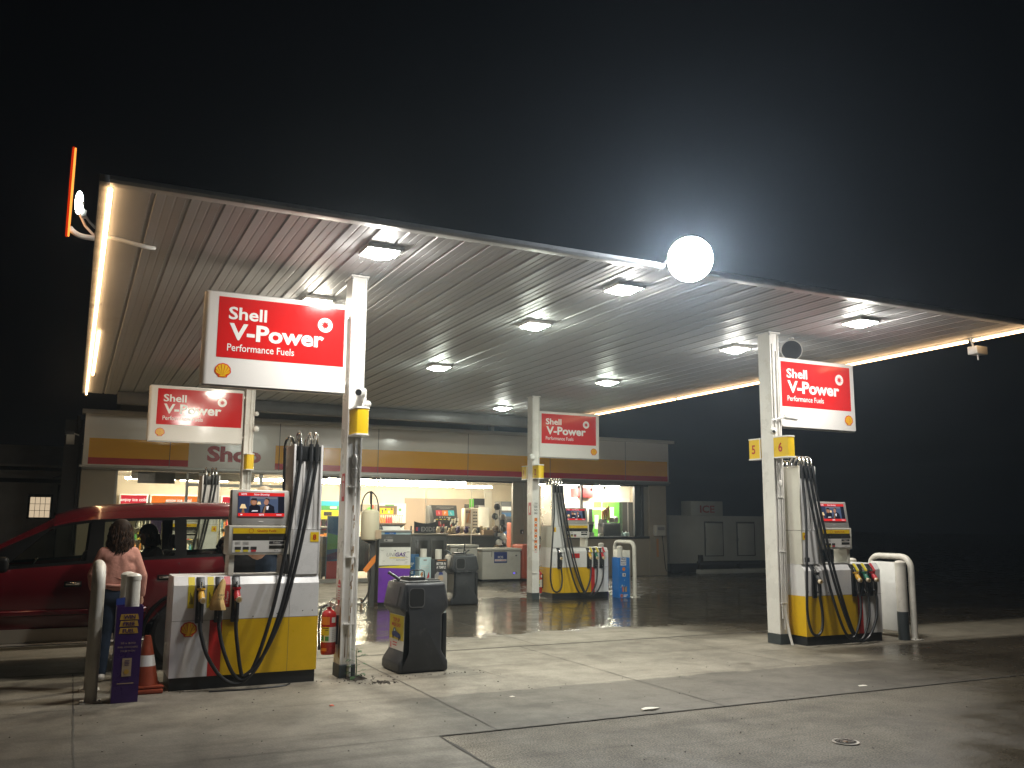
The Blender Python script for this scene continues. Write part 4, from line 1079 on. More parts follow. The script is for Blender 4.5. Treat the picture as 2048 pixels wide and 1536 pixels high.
    for ut in (.07, .15, .23):
        arc = [(U(ut), Y0 + D - .10 - .10 * (1 + math.cos(math.pi * k / 8)) + .10, 2.44 + .10 * math.sin(math.pi * k / 8)) for k in range(9)]
        mb.tube(arc, .014, 'steel', n=8, sub=2)
    mb.build('rear_hook', t)
    return t
P8 = pump(2.375, 9.47, -1, '8', 'nearest fuel pump, with a bag over one nozzle and a yellow 8',
     [(1.18, 'nozzle_yellow', 'label_yellow', .245, .78, .065), (1.00, 'nozzle_yellow', 'label_yellow', .13, .74, .10), (.84, 'nozzle_red', 'label_red', .07, .74, .135)], bag=1)
# a fourth hose hooked on the tower flank
mb = MB(); arc = [(2.375 - .36 + .05 * math.cos(math.pi * k / 8) + .02, 9.6, 2.40 + .12 * math.sin(math.pi * k / 8)) for k in range(9)]
mb.tube(arc, .015, 'steel', n=10, sub=2); mb.tube([(1.985, 9.6, 2.40), (1.99, 9.58, 1.9), (2.0, 9.54, 1.5), (2.03, 9.50, 1.2), (2.02, 9.52, 1.1)], .0145, 'rubber', sub=5); mb.build('flank_hose', P8)
mb = MB(); mb.tube([(1.30, 9.28, .012), (1.7, 9.25, .012), (2.0, 9.30, .012), (2.1, 9.40, .014)], .008, 'rubber', n=6, sub=5); mb.build('loose_cable', P8)
pump(2.40, 17.15, -1, '4', 'fuel pump behind the red car, only its upper part visible',
     [(1.18, 'nozzle_yellow', 'label_yellow', .245, .78, .09), (1.00, 'nozzle_green', 'label_yellow', .13, .74, .13), (.84, 'nozzle_red', 'label_red', .07, .74, .17)])
N4 = lambda: [(.16, 'black_plastic', 'label_white', .045, -.02, .16), (.90, 'nozzle_yellow', 'label_yellow', .12, .62, .10), (1.06, 'nozzle_green', 'label_yellow', .19, .78, .07), (1.22, 'nozzle_red', 'label_red', .26, .82, .05)]
P6 = pump(9.07, 9.45, 1, '6', 'fuel pump beside the column numbered 5 and 6', N4(), near=False)
P2 = pump(9.36, 17.2, 1, '2', 'fuel pump in front of the shop beside the column numbered 1 and 2', N4(), near=False, w=1.41)
mb = MB(); mb.box(9.11, 9.20, 9.4755, 9.4775, 1.12, 1.18, 'ink'); mb.build('info_plate', P6)
mb = MB(); fr = front(9.85, 17.2, 0); mb.rect(fr, 0, .19, .86, .96, 'nozzle_red', .003); mb.rect(fr, .01, .18, .875, .945, 'pump_red', .004); mb.build('notice', P2)

# ------------------------------------------------------------------ bollards and hoops
def bollard(x, y, h, label, r=.062, base=None, cap=True):
    t = T('bollard', label, 'bollard', (x, y, 0), 'white steel bollards on the pump islands')
    mb = MB(); z0 = .0
    mb.lathe((x, y, 0), [(r, base or 0), (r, h - .04)], 'bollard_white', 28); mb.build('post', t)
    if cap:
        mb = MB(); mb.lathe((x, y, h - .05), [(r + .004, 0), (r + .006, .035), (r * .8, .052), (r * .3, .062)], 'bollard_white', 28); mb.build('cap', t)
    if base: mb = MB(); mb.lathe((x, y, 0), [(r + .003, 0), (r + .003, base)], 'plinth_blue', 28); mb.build('painted_base', t)
    return t
bollard(.56, 9.17, 1.135, 'white bollard standing inside the purple box, the nearer one', .062)
bollard(.535, 9.62, 1.125, 'white bollard just behind the purple box, the farther one', .062)
bollard(10.86, 9.40, 1.11, 'white bollard with a blue painted foot right of pump six', .075, .40)
bollard(10.70, 10.15, 1.12, 'white bollard peeping over the far corner of pump six', .062)
bollard(10.98, 17.05, 1.11, 'white bollard inside the blue advertising box near the shop', .062)
bollard(10.93, 17.75, 1.16, 'white bollard peeping over the corner of pump two', .062)
bollard(6.33, 16.98, 1.13, 'left white bollard of the pair right of the gas pump', .066, cap=False)
bollard(6.57, 16.78, 1.125, 'right white bollard of the pair right of the gas pump', .066, cap=False)
def hoop(x, y0, y1, h, r, label, lean=0.0):
    t = T('protection_hoop', label, 'hoop barrier', (x, (y0 + y1) / 2, 0), 'white tube hoops protecting the pump ends')
    mb = MB(); c = .16; pts = [(x, y0, 0), (x, y0, h - c)]
    pts += [(x, y0 + c - c * math.cos(math.pi / 2 * k / 6), h - c + c * math.sin(math.pi / 2 * k / 6)) for k in range(1, 7)]
    pts += [(x, y1 - c + c * math.sin(math.pi / 2 * k / 6), h - c + c * math.cos(math.pi / 2 * k / 6)) for k in range(0, 7)]
    pts += [(x, y1, 0)]
    mb.tube(pts, r, 'bollard_white', n=20); mb.build('tube', t, 50)
    mb = MB()
    for y in (y0, y1):
        mb.box(x - .09, x + .09, y - .09, y + .09, .0, .014, 'bollard_white', .002)
        for a in (-.065, .065): mb.cyl((x + a, y - .065, .014), (x + a, y - .065, .032), .009, 'steel', n=6)
    mb.build('foot_plate', t); return t
hoop(.27, 9.22, 9.86, 1.20, .052, 'white hoop barrier by the purple box, seen end-on')
h_ = hoop(11.02, 9.35, 10.08, 1.17, .045, 'white hoop barrier at the far right, beside pump six')
mb = MB(); mb.box(10.95, 10.97, 9.43, 10.02, .10, 1.09, 'white_paint', .004); mb.build('infill_panel', h_)
h_ = hoop(11.30, 16.95, 17.75, 1.20, .045, 'white hoop barrier near the shop behind the blue box')
mb = MB(); mb.box(11.22, 11.245, 17.03, 17.68, .05, 1.02, 'freezer_white', .004)
mb.build('infill_panel', h_)

# cardboard advertising wraps round bollards
def wrap(x0, x1, y0, y1, h, m, mside, art, name, label, cat='advert box'):
    t = T(name, label, cat, ((x0 + x1) / 2, (y0 + y1) / 2, 0), 'cardboard advertising boxes round the bollards')
    mb = MB(); e = .004
    mb.box(x0, x1, y0, y0 + e, .006, h, m); mb.box(x0, x1, y1 - e, y1, .006, h, m); mb.box(x0, x0 + e, y0 + e, y1 - e, .006, h, m); mb.box(x1 - e, x1, y0 + e, y1 - e, .006, h, mside)
    mb.build('sleeve', t); mb = MB(); art(mb); mb.build('print', t); return t
def art_purple(x0, x1, y0, y1, h):
    def f(mb):
        for fr, w in ((front(x0, y0, 0), x1 - x0), (frame((x1, y0, 0), (0, 1, 0)), y1 - y0)):
            k = h / .85
            for z, s_ in ((.735, 'WIN'), (.675, 'FREE'), (.612, 'FUEL')):
                z *= k; mb.flat(fr, [(w * .13, z), (w * .85, z), (w * .80, z + .05 * k), (w * .17, z + .05 * k)], 'gold_card', .002)
                mb.text(fr, s_, w * .49, z + .008, .034 * k, 'purple_dark', .004, .03, 'CENTER', width=w * .44)
            for j, z in enumerate((.52, .485, .45)): mb.text(fr, ('20 x $250', 'FUEL VOUCHERS', 'TO BE WON')[j], w * .5, z * k, .016 * k, 'purple_card' if 0 else 'tan_card', .003, .0, 'CENTER', width=w * (.55, .75, .55)[j])
            mb.rect(fr, w * .33, w * .68, .235 * k, .395 * k, 'tan_card', .002)
            for j in range(4): mb.rect(fr, w * .42, w * .60, (.33 + j * .013) * k, (.336 + j * .013) * k, 'purple_dark', .004)
            mb.disc(fr, w * .51, .275 * k, .022, 'gold_card', .004, 12)
            mb.rect(fr, w * .18, w * .80, .17 * k, .178 * k, 'tan_card', .002)
    return f
tb = wrap(.43, .655, 9.07, 9.30, .85, 'purple_dark', 'purple_card', art_purple(.43, .655, 9.07, 9.30, .85), 'advert_box', 'purple cardboard box lettered win free fuel, beside the white hoop')
mb = MB()
mb.add([(.43, 9.296, .85), (.56, 9.296, .85), (.56, 9.31, .925), (.43, 9.31, .905)], [[0, 1, 2, 3]], 'poster_blue'); mb.add([(.52, 9.293, .855), (.585, 9.293, .855), (.585, 9.30, .905), (.52, 9.30, .905)], [[0, 1, 2, 3]], 'label_white'); mb.add([(.542, 9.290, .87), (.557, 9.290, .87), (.557, 9.292, .885), (.542, 9.292, .885)], [[0, 1, 2, 3]], 'ink')
mb.build('top_flap', tb)
wrap(10.62, 10.87, 17.35, 17.6, .86, 'purple_card', 'purple_card', art_purple(10.62, 10.87, 17.35, 17.6, .86), 'advert_box', 'purple cardboard box half hidden behind pump two')
def art_blue(mb):
    fr = front(10.86, 16.92, 0); w = .29
    mb.rect(fr, .055, .20, .70, .865, 'letter_white', .002); mb.text(fr, 'FREE', .128, .815, .04, 'poster_blue', .004, .03, 'CENTER', width=.125); mb.text(fr, 'MAKE', .128, .765, .034, 'poster_blue', .004, .03, 'CENTER', width=.125); mb.text(fr, 'TODAY', .128, .715, .034, 'poster_blue', .004, .03, 'CENTER', width=.125)
    mb.disc(fr, .135, .62, .04, 'label_orange', .003, 16); mb.rect(fr, .10, .185, .46, .53, 'label_white', .003); mb.disc(fr, .145, .495, .02, 'poster_blue', .005, 12)
    random.seed(2)
    for k in range(26):
        x, z = random.uniform(.01, .26), random.uniform(.12, .68)
        if .08 < x < .20 and z > .4: continue
        a = random.uniform(.01, .03); mb.flat(fr, [(x, z), (x + a, z + .01), (x + a * .6, z + a * 1.6), (x - .004, z + a)], random.choice(['poster_lightblue', 'bright_blue']), .0025)
    for k in range(5): mb.rect(fr, .09 + k * .025, .108 + k * .025, .13, .25 - .02 * (k % 2), random.choice(['gold_card', 'wood_shelf', 'label_red']), .0035)
    mb.disc(fr, .075, .05, .035, 'label_orange', .003, 16); mb.disc(fr, .078, .05, .016, 'poster_blue', .004, 12)
    for k in range(2): mb.rect(fr, .125, .235 - k * .04, .055 - k * .03, .07 - k * .03, 'label_white', .003)
wrap(10.86, 11.15, 16.92, 17.18, .87, 'bright_blue', 'teal_blue', art_blue, 'advert_box', 'bright blue advertising box in front of the far hoop barrier')
def art_pale(mb):
    fr = front(6.20, 16.84, 0)
    mb.flat(fr, [(.03, .62), (.055, .655), (.075, .64), (.06, .60), (.075, .55), (.12, .53), (.10, .51), (.04, .53)], 'cup_orange', .002); mb.disc(fr, .05, .60, .028, 'wood_shelf', .0015, 14)
    mb.flat(fr, [(.15, .52), (.20, .66), (.21, .54)], 'label_red', .002); mb.rect(fr, .08, .15, .86, .89, 'ink_grey', .002)
    for k in range(3): mb.rect(fr, .03, .19, .70 + k * .03, .708 + k * .03, 'label_white', .002)
wrap(6.20, 6.44, 16.84, 17.10, .93, 'poster_lightblue', 'poster_lightblue', art_pale, 'advert_box', 'pale blue advertising box round the left white bollard')
def art_black(mb):
    fr = front(6.445, 16.64, 0); w = .26
    mb.flat(fr, [(0, .02), (w, .02), (w, .62), (w * .75, .68), (w * .5, .64), (w * .2, .66), (0, .60)], 'ink_grey', .001); mb.flat(fr, [(w * .1, .02), (w * .95, .02), (w * .9, .30), (w * .4, .42), (w * .15, .34)], 'poster_lightblue', .0015)
    mb.text(fr, 'BETTER IN', w * .5, .79, .05, 'letter_white', .003, .02, 'CENTER', width=w * .74); mb.text(fr, 'A TEMPLE', w * .5, .72, .05, 'letter_white', .003, .02, 'CENTER', width=w * .74)
    mb.disc(fr, w * .48, .53, .055, 'tan_card', .002, 20); mb.flat(fr, [(w * .3, .60), (w * .68, .60), (w * .62, .65), (w * .36, .65)], 'poster_blue', .003); mb.rect(fr, w * .2, w * .9, .87, .885, 'cup_orange', .002)
wrap(6.445, 6.705, 16.64, 16.92, .90, 'ink', 'ink', art_black, 'advert_box', 'black advertising box with white lettering round the right bollard')
mb = MB(); mb.box(6.05, 6.28, 17.10, 17.14, .01, .985, 'teal_blue', .004); fr = front(6.05, 17.10, 0); mb.text(fr, 'SS', .05, .60, .055, 'label_white', .003, .02); 
for k in range(3): mb.rect(fr, .02, .13 - k * .02, .80 - k * .03, .815 - k * .03, 'label_white', .003)
mb.rect(fr, 0.02, .22, .46, .50, 'bright_blue', .003); one(mb, 'sign_board', 'blue upright sign board just right of the gas pump', 'sign board')

# traffic cone behind the purple box
t = T('traffic_cone', 'dirty orange traffic cone behind the purple box', 'traffic cone', (.76, 9.55, 0))
mb = MB(); mb.prism([(.585, 9.40), (.90, 9.40), (.90, 9.72), (.585, 9.72)], 'z', 0.004, .045, 'cone_orange', .012); mb.prism([(.59, 9.41), (.91, 9.43), (.88, 9.73), (.58, 9.70)], 'z', .05, .075, 'cone_orange', .010); mb.build('base', t)
mb = MB(); mb.lathe((.745, 9.56, .05), [(.125, 0), (.117, .05), (.088, .20)], 'cone_orange', 28); mb.lathe((.745, 9.56, .05), [(.068, .30), (.034, .46), (.026, .48)], 'cone_orange', 28); mb.build('body', t)
mb = MB(); mb.lathe((.745, 9.56, .05), [(.088, .20), (.068, .30)], 'label_white', 28); mb.build('reflective_band', t)

# ------------------------------------------------------------------ waste bins with windscreen-wash caddies
def bin_(x0, y0, label, ad=True, rot=0.0):
    """waisted plastic bin: angled head with a side mouth, flared foot, poster on the end"""
    t = T('waste_bin', label, 'waste bin', (x0 + .36, y0 + .28, 0), 'grey plastic forecourt bins')
    Mx = Matrix.Translation((x0 + .36, y0 + .28, 0)) @ Matrix.Rotation(rot, 4, 'Z') @ Matrix.Translation((-x0 - .36, -y0 - .28, 0))
    mb = MB(); hx = x0 + .36
    half = [(.275, .008), (.292, .03), (.292, .10), (.285, .125), (.222, .215), (.215, .24), (.215, .60), (.222, .62), (.285, .685), (.290, .70), (.288, .73), (.245, .945), (.232, .965)]
    pts = [(hx + a, z) for a, z in half] + [(hx - a, z) for a, z in half[::-1]]
    b_ = bmesh.new(); n = len(pts)
    yv = [y0 + .0, y0 + .56]
    L0 = [b_.verts.new((p[0], yv[0], p[1])) for p in pts]; L1 = [b_.verts.new((p[0], yv[1], p[1])) for p in pts]
    f0 = b_.faces.new(L0[::-1]); f1 = b_.faces.new(L1)
    for k in range(n): b_.faces.new((L0[k], L0[(k + 1) % n], L1[(k + 1) % n], L1[k]))
    bmesh.ops.recalc_face_normals(b_, faces=b_.faces[:])
    bmesh.ops.bevel(b_, geom=list(f0.edges) + list(f1.edges), offset=.035, segments=3, affect='EDGES', profile=.5)
    mb.bm(b_, 'bin_plastic', Mx); mb.build('body', t, 40)
    def tx(o, ux, uz=(0, 0, 1), uu=None):
        return frame(Mx @ Vector(o), Mx.to_3x3() @ Vector(ux), Mx.to_3x3() @ Vector(uz))
    # mouth on the road side
    mb = MB(); fr = tx((x0 + .36, y0, .79), (1, 0, 0), (0, 0, 1))
    def rounded(cx, cz, w_, h_, r):
        P = []
        for qx, qz, a0 in ((1, 1, 0), (-1, 1, 90), (-1, -1, 180), (1, -1, 270)):
            for k in range(5):
                a = math.radians(a0 + 90 * k / 4); P.append((cx + qx * (w_ / 2 - r) + r * math.cos(a), cz + qz * (h_ / 2 - r) + r * math.sin(a)))
        return P
    mb.flat(fr, rounded(-.10, .015, .19, .215, .045), 'bin_panel', .003); mb.flat(fr, rounded(-.10, .018, .168, .195, .04), 'black_gap', .006)
    mb.flat(fr, [(-.18, -.085), (-.02, -.085), (-.03, -.078), (-.17, -.078)], 'bin_panel', .008); mb.build('mouth', t)
    # corner bars on the head
    mb = MB()
    for sx_ in (-.15,):
        mb.add([Mx @ Vector(p) for p in [(x0 + .36 - .292, y0 + .28 + sx_, .72), (x0 + .36 - .292, y0 + .28 + sx_ - .05, .72), (x0 + .36 - .2515, y0 + .28 + sx_ - .05, .925), (x0 + .36 - .2515, y0 + .28 + sx_, .925)]], [[0, 1, 2, 3]], 'black_gap')
    mb.build('head_groove', t)
    mb = MB(); top = .969
    def BX(a, b, c, d_, e, f, m, bev=0): mb.box(a, b, c, d_, e, f, m, bev, mtx=Mx)
    BX(x0 + .15, x0 + .58, y0 + .06, y0 + .50, top, top + .012, 'bin_panel', .004)
    BX(x0 + .22, x0 + .42, y0 + .16, y0 + .42, top + .012, top + .05, 'black_plastic', .008); BX(x0 + .44, x0 + .58, y0 + .12, y0 + .36, top + .012, top + .022, 'black_gap')
    mb.build('lid', t)
    mb = MB()
    mb.tube([Mx @ Vector(p) for p in [(x0 + .26, y0 + .22, top + .05), (x0 + .26, y0 + .22, top + .11), (x0 + .29, y0 + .22, top + .125), (x0 + .40, y0 + .22, top + .125), (x0 + .43, y0 + .22, top + .11), (x0 + .44, y0 + .22, top + .02)]], .007, 'black_plastic', n=8); mb.build('caddy_handle', t)
    mb = MB(); mb.tube([Mx @ Vector(p) for p in [(x0 + .05, y0 + .35, top + .10), (x0 + .12, y0 + .30, top + .05), (x0 + .16, y0 + .28, top + .01)]], .018, 'black_plastic', n=8); mb.build('squeegee_handle', t)
    # poster on the end facing the pump
    mb = MB(); fr = tx((x0 + .36 - .215, y0 + .28, 0), (0, -1, 0)); hw = .225
    if ad:
        mb.rect(fr, -hw, hw, .23, .61, 'label_white', .004); mb.rect(fr, -hw + .01, hw - .01, .34, .605, 'label_yellow', .006)
        mb.text(fr, 'TOP UP', .0, .53, .045, 'label_red', .011, .02, 'CENTER', width=.20); mb.text(fr, 'MADE EASY', .0, .48, .04, 'label_red', .011, .02, 'CENTER', width=.28)
        mb.flat(fr, [(-.13, .375), (-.13, .41), (-.10, .425), (-.08, .46), (-.03, .465), (.0, .43), (.12, .405), (.14, .38), (.13, .355), (-.02, .365)], 'poster_blue', .012); mb.flat(fr, [(-.07, .425), (-.06, .45), (-.035, .453), (-.02, .43)], 'poster_lightblue', .014)
        mb.disc(fr, -.09, .37, .022, 'ink', .014, 12); mb.disc(fr, .09, .355, .022, 'ink', .014, 12)
        mb.rect(fr, -.18, -.15, .24, .30, 'label_red', .009); mb.rect(fr, -.17, -.16, .30, .33, 'label_red', .009)
        for k in range(2): mb.rect(fr, -.11, .03 - .02 * k, .30 - k * .03, .312 - k * .03, 'label_red', .009)
    else: mb.rect(fr, -hw, hw, .23, .60, 'bin_panel', .004)
    mb.build('poster', t)
    mb = MB(); BX(x0 + .36 + .235, x0 + .36 + .285, y0 + .05, y0 + .50, .08, .63, 'black_plastic', .004); mb.build('end_panel', t)
    return t
bin_(3.205, 9.50, 'grey waste bin in the foreground with a yellow poster on its end', True, math.radians(2))
b2 = bin_(6.74, 16.62, 'grey waste bin by the shop with a crumpled bag on top', False, math.radians(-3))
mb = MB(); mb.tube([(7.10, 16.75, 1.0), (7.12, 16.74, 1.20)], .012, 'black_plastic'); mb.tube([(7.12, 16.72, 1.02), (7.20, 16.70, 1.07)], .015, 'black_plastic'); mb.build('squeegee', b2)
random.seed(9)
mb = MB(); b_ = bmesh.new(); bmesh.ops.create_icosphere(b_, subdivisions=3, radius=1)
for v in b_.verts: k = 1 + .22 * math.sin(9 * v.co.x + 4 * v.co.z) * math.cos(7 * v.co.y + 2 * v.co.x); v.co = Vector((7.10 + v.co.x * .315 * k, 16.90 + v.co.y * .315 * k, .645 + v.co.z * .035 * k))
mb.bm(b_, 'black_plastic'); mb.build('bag_edge', b2)

# ------------------------------------------------------------------ gas pump and hose stand
t = T('gas_pump', 'white and purple liquid gas pump with a dark head', 'gas pump', (5.69, 17.1, 0))
X0_, X1_, Y_ = 5.36, 6.02, 16.85
mb = MB(); mb.box(X0_ + .02, X1_ - .02, Y_ + .02, Y_ + .5, 0, .08, 'black_plastic'); mb.box(X0_, X1_, Y_, Y_ + .52, .08, 1.42, 'lpg_grey', .008); mb.build('body', t)
mb = MB(); fr = front(X0_, Y_, 0); w = X1_ - X0_
mb.rect(fr, .01, w - .01, .09, .745, 'lpg_purple', .006); mb.flat(fr, [(.01, .745), (w - .01, .72), (w - .01, .79), (.01, .76)], 'label_yellow', .008); mb.rect(fr, .012, w - .012, .785, 1.13, 'lpg_white', .010)
mb.text(fr, 'UNI', .16, .955, .075, 'ink_grey', .013, .0, width=.17, shear=.2); mb.text(fr, 'GAS', .335, .955, .075, 'purple_card', .013, .03, width=.21, shear=.2); mb.rect(fr, .22, .53, .92, .935, 'label_yellow', .0125); mb.text(fr, 'AUTOGAS', .35, .87, .03, 'ink_grey', .013, .01, width=.19, shear=.2)
mb.disc(fr, .33, 1.065, .014, 'ink', .013, 12)
random.seed(4)
for k in range(10): x, z = random.choice([random.uniform(.03, .12), random.uniform(.52, .6)]), random.uniform(.82, 1.08); mb.rect(fr, x, x + .05, z, z + .006, 'ink_grey', .012)
mb.flat(fr, [(.42, .54), (.47, .55), (.49, .575), (.45, .575), (.42, .56)], 'letter_white', .008); mb.build('front_panel', t)
mb = MB(); mb.rect(fr, .02, w - .02, 1.145, 1.21, 'display_dark', .006); mb.rect(fr, .02, w - .02, 1.225, 1.37, 'lpg_grey', .006); mb.rect(fr, .10, .28, 1.24, 1.285, 'ink_grey', .008); mb.rect(fr, .13, .17, 1.25, 1.275, 'ink', .009); mb.text(fr, 'A PETROL', .14, 1.31, .022, 'ink_grey', .008, .0); mb.build('display', t)
mb = MB(); mb.box(X0_ - .01, X1_ + .01, Y_ - .03, Y_ + .54, 1.42, 1.46, 'alu', .006); mb.rect(fr, .01, w - .01, 1.378, 1.42, 'poster_lightblue', .006); mb.rect(fr, .11, .34, 1.382, 1.416, 'bright_blue', .009); mb.text(fr, 'Pay first', .21, 1.39, .018, 'letter_white', .011, .01); mb.build('top', t)
mb = MB(); mb.add([(X0_ + .10, Y_ + .05, 1.461), (X0_ + .48, Y_ + .05, 1.461), (X0_ + .46, Y_ + .13, 1.53), (X0_ + .10, Y_ + .13, 1.53)], [[0, 1, 2, 3]], 'label_white'); mb.build('paper_tray', t)
mb = MB(); mb.tube([(X1_ + .02, Y_ + .1, 1.35), (X1_ + .03, Y_ + .1, 1.54)], .016, 'rubber'); mb.build('aerial_post', t)
t = T('hose_stand', 'dark post with a cream canister and looped hose, left of gas pump', 'hose stand', (5.28, 16.98, 0))
mb = MB(); mb.box(5.23, 5.33, 16.95, 17.07, 0, 1.32, 'lpg_grey', .006); mb.cyl((5.22, 16.95, 1.28), (5.22, 16.95, 2.20), .016, 'rubber'); mb.build('post', t)
mb = MB(); mb.lathe((5.17, 16.83, 1.28), [(.10, -.03), (.165, 0), (.175, .03), (.178, .45), (.165, .53), (.12, .565), (.02, .57)], 'cream_plastic', 28); mb.build('canister', t)
mb = MB(); mb.rect(front(5.22, 16.64, 0), 0, .12, 1.30, 1.46, 'tan_card', .0); mb.lathe((5.17, 16.83, 1.20), [(.03, 0), (.10, .04), (.12, .06)], 'black_plastic', 18); mb.build('canister_label', t)
mb = MB()
mb.tube([(5.0, 16.9, 1.82), (5.03, 16.9, 2.02), (5.10, 16.92, 2.15), (5.20, 16.94, 2.19), (5.29, 16.92, 2.12), (5.34, 16.9, 1.95), (5.35, 16.9, 1.75)], .014, 'rubber', sub=5); mb.tube([(5.20, 16.94, 2.21), (5.21, 16.94, 1.95)], .022, 'rubber')
mb.tube([(5.18, 16.80, 1.22), (5.17, 16.75, .9), (5.17, 16.72, .55), (5.14, 16.72, .30), (5.05, 16.72, .14), (4.99, 16.74, .10)], .016, 'rubber', sub=5); mb.build('hose', t)
mb = MB(); mb.add([(5.0, 16.66, .72), (5.07, 16.66, .66), (5.24, 16.66, .86), (5.25, 16.66, 1.0), (5.17, 16.66, .93)], [[0, 1, 2, 3, 4]], 'label_orange'); mb.cyl((5.22, 16.69, .93), (5.1, 16.68, .75), .02, 'rubber'); mb.build('tag', t)
mb = MB(); mb.cyl((5.02, 16.74, 0), (5.02, 16.74, .17), .02, 'rust'); mb.cyl((4.93, 16.74, .10), (5.10, 16.74, .10), .022, 'steel_brushed'); mb.cyl((5.02, 16.74, .17), (5.02, 16.74, .20), .045, 'steel_brushed'); mb.build('valve', t)
# ------------------------------------------------------------------ red four-wheel drive
CY, HW = 11.66, .90       # centre line and half width; it faces -X
t = T('parked_car', 'dark red long four-wheel drive parked at the left pump', 'car', (-.1, CY, 0))
CAR = t
# columns: x at belt, x at roof, belt height, window top, roof height, narrowing
cols = [(-2.50, -2.50, .78, .79, .80, .80), (-2.42, -2.42, .93, .95, .96, .90), (-1.96, -1.96, 1.03, 1.05, 1.07, .97), (-1.88, -1.88, 1.035, 1.055, 1.075, .975), (-1.52, -1.52, 1.06, 1.08, 1.10, .99), (-1.18, -1.18, 1.08, 1.10, 1.12, 1.0), (-1.10, -1.10, 1.085, 1.105, 1.13, 1.0),
        (-.66, -.17, 1.105, 1.56, 1.655, 1.0), (-.25, .0, 1.135, 1.60, 1.715, 1.0), (.20, .215, 1.165, 1.635, 1.765, 1.0), (.30, .305, 1.17, 1.64, 1.775, 1.0), (.70, .68, 1.19, 1.655, 1.795, 1.0), (.80, .79, 1.195, 1.66, 1.80, 1.0), (1.095, 1.07, 1.205, 1.665, 1.805, 1.0), (1.15, 1.13, 1.21, 1.67, 1.81, 1.0), (1.60, 1.58, 1.225, 1.68, 1.815, 1.0), (1.70, 1.67, 1.23, 1.68, 1.815, 1.0), (2.06, 2.02, 1.24, 1.68, 1.81, .995), (2.20, 2.16, 1.245, 1.67, 1.80, .98), (2.28, 2.24, 1.24, 1.64, 1.76, .94)]
WH = [(-1.52, .385), (1.25, .385)]
def arch(x):
    z = .46
    for wx, r in WH:
        d = abs(x - wx); R_ = .46
        if d < R_: z = max(z, .385 + math.sqrt(R_ * R_ - d * d))
    return z
def section(c):
    xb, xt, belt, wt, roof, k = c
    hood = wt - belt < .1
    a = arch(xb); P = []
    P.append((xb, .62 * k, max(.42, a - .02))); P.append((xb, .835 * k, a)); P.append((xb, .872 * k, max(.60, a + .012))); P.append((xb, .90 * k, max(.80, a + .03)))
    P.append((xb, .893 * k, belt - .10)); P.append((xb, .855 * k, belt))
    if hood:
        for y, z in ((.845, wt - .005), (.78, wt + .01), (.60, roof), (0, roof + .03)): P.append((xb, y * k, z))
    else:
        for y, z in ((.765, wt), (.715, roof - .055), (.60, roof), (0, roof + .035)): P.append((xt, y * k, z))
    return P
secs = [section(c) for c in cols]
NR = 10
body = MB(); trim = MB(); gl = []
def quad_pt(A, B, C, D, u, v):
    A, B, C, D = map(Vector, (A, B, C, D)); return (A * (1 - u) + B * u) * (1 - v) + (D * (1 - u) + C * u) * v
glass_bands = {(7, 8, 9): 'front', (10, 11, 12, 13): 'rear', (14, 15, 16, 17): 'quarter'}
gset = set()
for b in glass_bands:
    for i in b[:-1]: gset.add(i)
for side in (-1, 1):
    trim = MB()
    W_ = lambda p: (p[0], CY + side * p[1], p[2])
    for i in range(len(secs) - 1):
        for j in range(NR - 1):
            if j == 5 and (i in gset or i in (6, 9, 13, 17, 18)):
                if i not in gset: trim.add([W_(secs[i][j]), W_(secs[i + 1][j]), W_(secs[i + 1][j + 1]), W_(secs[i][j + 1])], [[0, 1, 2, 3]], 'car_trim')
                continue
            if i == 6 and j in (6, 7, 8): continue    # windscreen
            body.add([W_(secs[i][j]), W_(secs[i + 1][j]), W_(secs[i + 1][j + 1]), W_(secs[i][j + 1])], [[0, 1, 2, 3]], 'car_paint')
    for b, nm in glass_bands.items():
        i0, i1 = b[0], b[-1]
        low = [Vector(W_(secs[i][5])) for i in b]; top = [Vector(W_(secs[i][6])) for i in b]
        def along(L_, u):
            n = len(L_) - 1; q = min(n - 1e-6, max(0, u * n)); k = int(q); return L_[k].lerp(L_[k + 1], q - k)
        outer = []; inner = []
        ns = 10
        cr = .16
        def mapp(u, v):
            return along(low, u).lerp(along(top, u), v)
        loop = [(u / ns, 0) for u in range(ns)] + [(1, v / 4) for v in range(4)] + [(1 - u / ns, 1) for u in range(ns)] + [(0, 1 - v / 4) for v in range(4)]
        mu = .035 if nm != 'rear' else .025; ml, mt = .07, .07
        for u, v in loop:
            outer.append(mapp(u, v))
            uu = mu + u * (1 - 2 * mu); vv = ml + v * (1 - ml - mt)
            # rounded corners
            du = min(u, 1 - u); dv = min(v, 1 - v)
            inner.append(mapp(uu, vv))
        inw = Vector((0, -side * .012, 0)); n = len(loop)
        vs = outer + inner + [p + inw for p in inner]
        fs = [[k, (k + 1) % n, n + (k + 1) % n, n + k] for k in range(n)] + [[n + k, n + (k + 1) % n, 2 * n + (k + 1) % n, 2 * n + k] for k in range(n)]
        trim.add(vs, fs, 'car_trim')
        g = MB(); g.add([p + inw for p in inner], [list(range(n))], 'car_glass'); g.build('side_window', CAR)
    trim.build('window_frame', CAR, 30)
